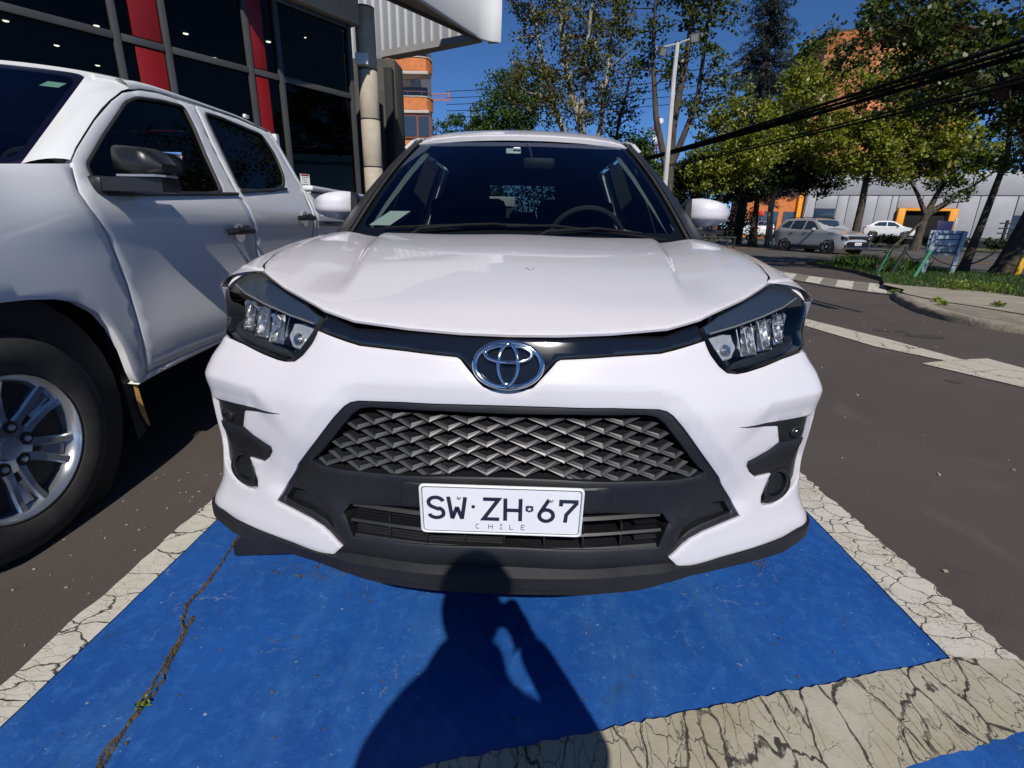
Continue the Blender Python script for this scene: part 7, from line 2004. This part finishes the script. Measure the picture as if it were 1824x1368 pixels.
# railing and board in front of the clad building
fr = root('street_railing', 'dark rail fence in front of the clad building', 'fence', (45,42,.55))
for k in range(9):
    x = 40+2.2*k; y = 44-.25*(x-40); obj('upright', MB().box((x,y,1.35), (.16,.16,1.7)), M['postdark'], fr, smooth=0)
for z in (1.15,1.55,1.95): obj('rail', MB().tube([(39.5,44.1,z),(58,39.5,z)], .06, 6), M['postdark'], fr)
nb_ = root('notice_board', 'dark blue notice board with white post near the orange portal', 'sign', (37.6,47,.55))
obj('board', MB().box((37.3,47,1.35), (1.4,.08,1.5), bev=.02), P('navy_board', (.015,.015,.06), .4), nb_)
obj('post', MB().box((38.2,46.95,1.45), (.3,.1,1.8), bev=.02), M['steel'], nb_)
rs_ = root('red_awning', 'small red awning glimpsed behind the tree trunks across the street', 'awning', (26,60,0))
obj('awning', MB().box((26.2,60,2.75), (1.5,.4,.55), bev=.05), P('red_awning_cloth', (.7,.05,.02), .6), rs_)
obj('post', MB().tube([(25.6,60,0),(25.6,60,2.6)], .05, 6).tube([(26.8,60,0),(26.8,60,2.6)], .05, 6), M['steel'], rs_)
sl_ = root('slim_pole', 'slim white pole left of the clad building', 'pole', (25.2,48,0))
obj('shaft', MB().tube([(25.2,48,0),(25.35,48,2.5),(25.6,48,5.2)], [.07,.06,.05], 8), M['postwhite'], sl_)

# ------------------------------------------------------------------ the photographer, whose shadow falls on the bay
per = root('person', 'photographer in a dark jacket bending forward with a phone raised', 'person', (.10,-1.65,0))
def skin(name, pts, edges, radii, mat, parent, sub=2):
    me = bpy.data.meshes.new(name)
    inv = WM[per.name].inverted()
    me.from_pydata([tuple(inv @ Vector(p)) for p in pts], edges, []); me.update(); me.materials.append(mat)
    o = bpy.data.objects.new(name, me); COL.objects.link(o); o.parent = parent
    s_ = o.modifiers.new('Skin', 'SKIN'); s_.use_smooth_shade = True
    lay = me.skin_vertices[0].data
    for i, r_ in enumerate(radii): lay[i].radius = r_ if isinstance(r_, tuple) else (r_, r_)
    lay[0].use_root = True
    u = o.modifiers.new('Subdivision', 'SUBSURF'); u.levels = sub; u.render_levels = sub
    return o
# joints: pelvis, spine, chest, neck; arms; legs
J = [(.10,-1.80,.92), (.10,-1.68,1.04), (.10,-1.54,1.12), (.10,-1.46,1.175), (.098,-1.36,1.235), (.098,-1.285,1.295),
     (-.045,-1.47,1.195), (-.085,-1.43,1.08), (-.080,-1.33,.93), (.01,-1.13,.985),
     (.245,-1.47,1.195), (.310,-1.33,1.03), (.342,-1.18,.900), (.220,-1.05,1.070),
     (-.01,-1.80,.88), (-.03,-1.56,.52), (-.03,-1.72,.10), (-.03,-1.59,.05),
     (.21,-1.80,.88), (.23,-1.56,.52), (.23,-1.72,.10), (.23,-1.59,.05)]
Ed = [(0,1),(1,2),(2,3),(3,4),(4,5),(3,6),(6,7),(7,8),(8,9),(3,10),(10,11),(11,12),(12,13),(0,14),(14,15),(15,16),(16,17),(0,18),(18,19),(19,20),(20,21)]
Rr = [(.18,.12),(.20,.12),(.21,.12),(.12,.09),(.098,.09),(.094,.085), .092,.076,.060,.040, .088,.064,.052,.044, .098,.066,.046,.042, .098,.066,.046,.042]
body = skin('body', J, Ed, Rr, M['cloth'], per)
# head with face, ears and hair
hd = MB(); n = 24; m_ = 16; hc = Vector((.098,-1.240,1.342))
for i in range(m_+1):
    ph = PI*i/m_
    for j in range(n):
        th = 2*PI*j/n; x = math.sin(ph)*math.cos(th); y = math.sin(ph)*math.sin(th); z = math.cos(ph)
        sx, sy, sz = .080, .100, .120
        if z < 0: sx *= (1 - .25*(-z)**1.5); sy *= (1 - .12*(-z))
        px, py, pz = x*sx, y*sy, z*sz
        if y > 0: 
            f = math.exp(-(x/.16)**2)
            py += .022*f*math.exp(-((z+.10)/.14)**2) - .010*math.exp(-((abs(x)-.36)/.15)**2)*math.exp(-((z-.06)/.12)**2) + .008*f*math.exp(-((z+.42)/.10)**2)
        hd.v.append(tuple(hc + Vector((px, py, pz))))
for i in range(m_):
    for j in range(n): hd.f.append((i*n+j, (i+1)*n+j, (i+1)*n+(j+1) % n, i*n+(j+1) % n))
head = obj('head', hd, M['skin'], per, smooth=80)
for sg in (1, -1):
    obj('ear', MB().lathe([(0,.012),(.012,.014),(.020,.008),(.022,0)], 14, Matrix.Translation(hc + Vector((sg*.076,-.005,-.005))) @ Matrix.Rotation(sg*PI/2, 4, 'Y') @ Matrix.Diagonal((1.5,1,1,1))), M['skin'], head, smooth=60)
    obj('eye', MB().lathe([(0,.006),(.008,.004),(.012,0)], 12, Matrix.Translation(hc + Vector((sg*.031,.084,.008))) @ Matrix.Rotation(-PI/2, 4, 'X')), M['plate'], head, smooth=60)
obj('mouth', MB().tube([hc+Vector((-.024,.093,-.058)), hc+Vector((0,.101,-.060)), hc+Vector((.024,.093,-.058))], .005, 6), M['redpanel'], head)
hr = MB()
for i in range(10):
    ph = PI*.66*i/9
    for j in range(n):
        th = 2*PI*j/n; x = math.sin(ph)*math.cos(th); y = math.sin(ph)*math.sin(th); z = math.cos(ph)
        lim = 1.0 if y < .35 else 1
        zz = max(z, .28) if y > .45 else z
        hr.v.append(tuple(hc + Vector((x*.090, y*.112-.004, zz*.130))))
for i in range(9):
    for j in range(n): hr.f.append((i*n+j, (i+1)*n+j, (i+1)*n+(j+1) % n, i*n+(j+1) % n))
obj('hair', hr, M['hair'], head, smooth=80)
# phone, and two hands closing on its ends
ph_ = obj('phone', MB().box((0,0,0), (.155,.009,.075), M=Matrix.Translation((.112,-1.006,1.105)) @ Matrix.Rotation(rad(-17), 4, 'X'), bev=.004), M['phone'])
ph_['label'] = 'black phone held up sideways by the photographer'; ph_['category'] = 'phone'
def hand(sg, wrist, palm, tips, thumb):
    pts = [wrist, palm]; ed = [(0,1)]; rd = [(.034,.026), (.046,.020)]
    for (k1, k2, k3) in tips:
        b = len(pts); pts += [k1, k2, k3]; ed += [(1,b), (b,b+1), (b+1,b+2)]; rd += [.012,.011,.009]
    b = len(pts); pts += list(thumb); ed += [(0,b), (b,b+1), (b+1,b+2)]; rd += [.013,.011,.009]
    return skin('hand', pts, ed, rd, M['skin'], per)
V3 = lambda *a: tuple(a)
hand(1, (.226,-1.07,1.045), (.214,-1.045,1.085), [((.212,-1.03,1.138),(.196,-.990,1.142),(.172,-.984,1.130)), ((.216,-1.026,1.114),(.203,-.987,1.116),(.178,-.981,1.108)), ((.216,-1.028,1.092),(.203,-.989,1.092),(.180,-.983,1.088)), ((.210,-1.036,1.072),(.199,-.999,1.070),(.180,-.993,1.070))], [(.196,-1.06,1.080),(.176,-1.040,1.092),(.154,-1.026,1.10)])
hand(-1, (.014,-1.115,.985), (.045,-1.08,1.025), [((.052,-1.045,1.055),(.058,-1.004,1.062),(.070,-.993,1.066)), ((.064,-1.04,1.050),(.072,-1.002,1.056),(.084,-.994,1.060)), ((.074,-1.042,1.044),(.084,-1.004,1.048),(.096,-.996,1.052)), ((.082,-1.05,1.036),(.092,-1.014,1.040),(.104,-1.002,1.046))], [(.035,-1.08,1.05),(.042,-1.05,1.075),(.056,-1.032,1.092)])
for sx in (-.03, .23):
    sh = MB()
    for i in range(9):
        t = i/8; y = -1.78 + .28*t; w = .046*(math.sin(PI*min(1, t*1.15+.18))**.5 if t < .75 else .85*(1-(t-.75)*2.0)); hgt = .10 - .06*sm(np.array(t*1.4))
        for (dx, dz) in ((-w,.0),(w,.0),(w,.035),(w*.6,float(hgt)),(-w*.6,float(hgt)),(-w,.035)): sh.v.append((sx+dx, y, dz+.012))
    for i in range(8):
        for k in range(6): sh.f.append((i*6+k, i*6+(k+1) % 6, (i+1)*6+(k+1) % 6, (i+1)*6+k))
    sh.f += [tuple(range(6)), tuple(reversed(range(48,54)))]
    obj('shoe', sh, M['shoe'], per, smooth=50)
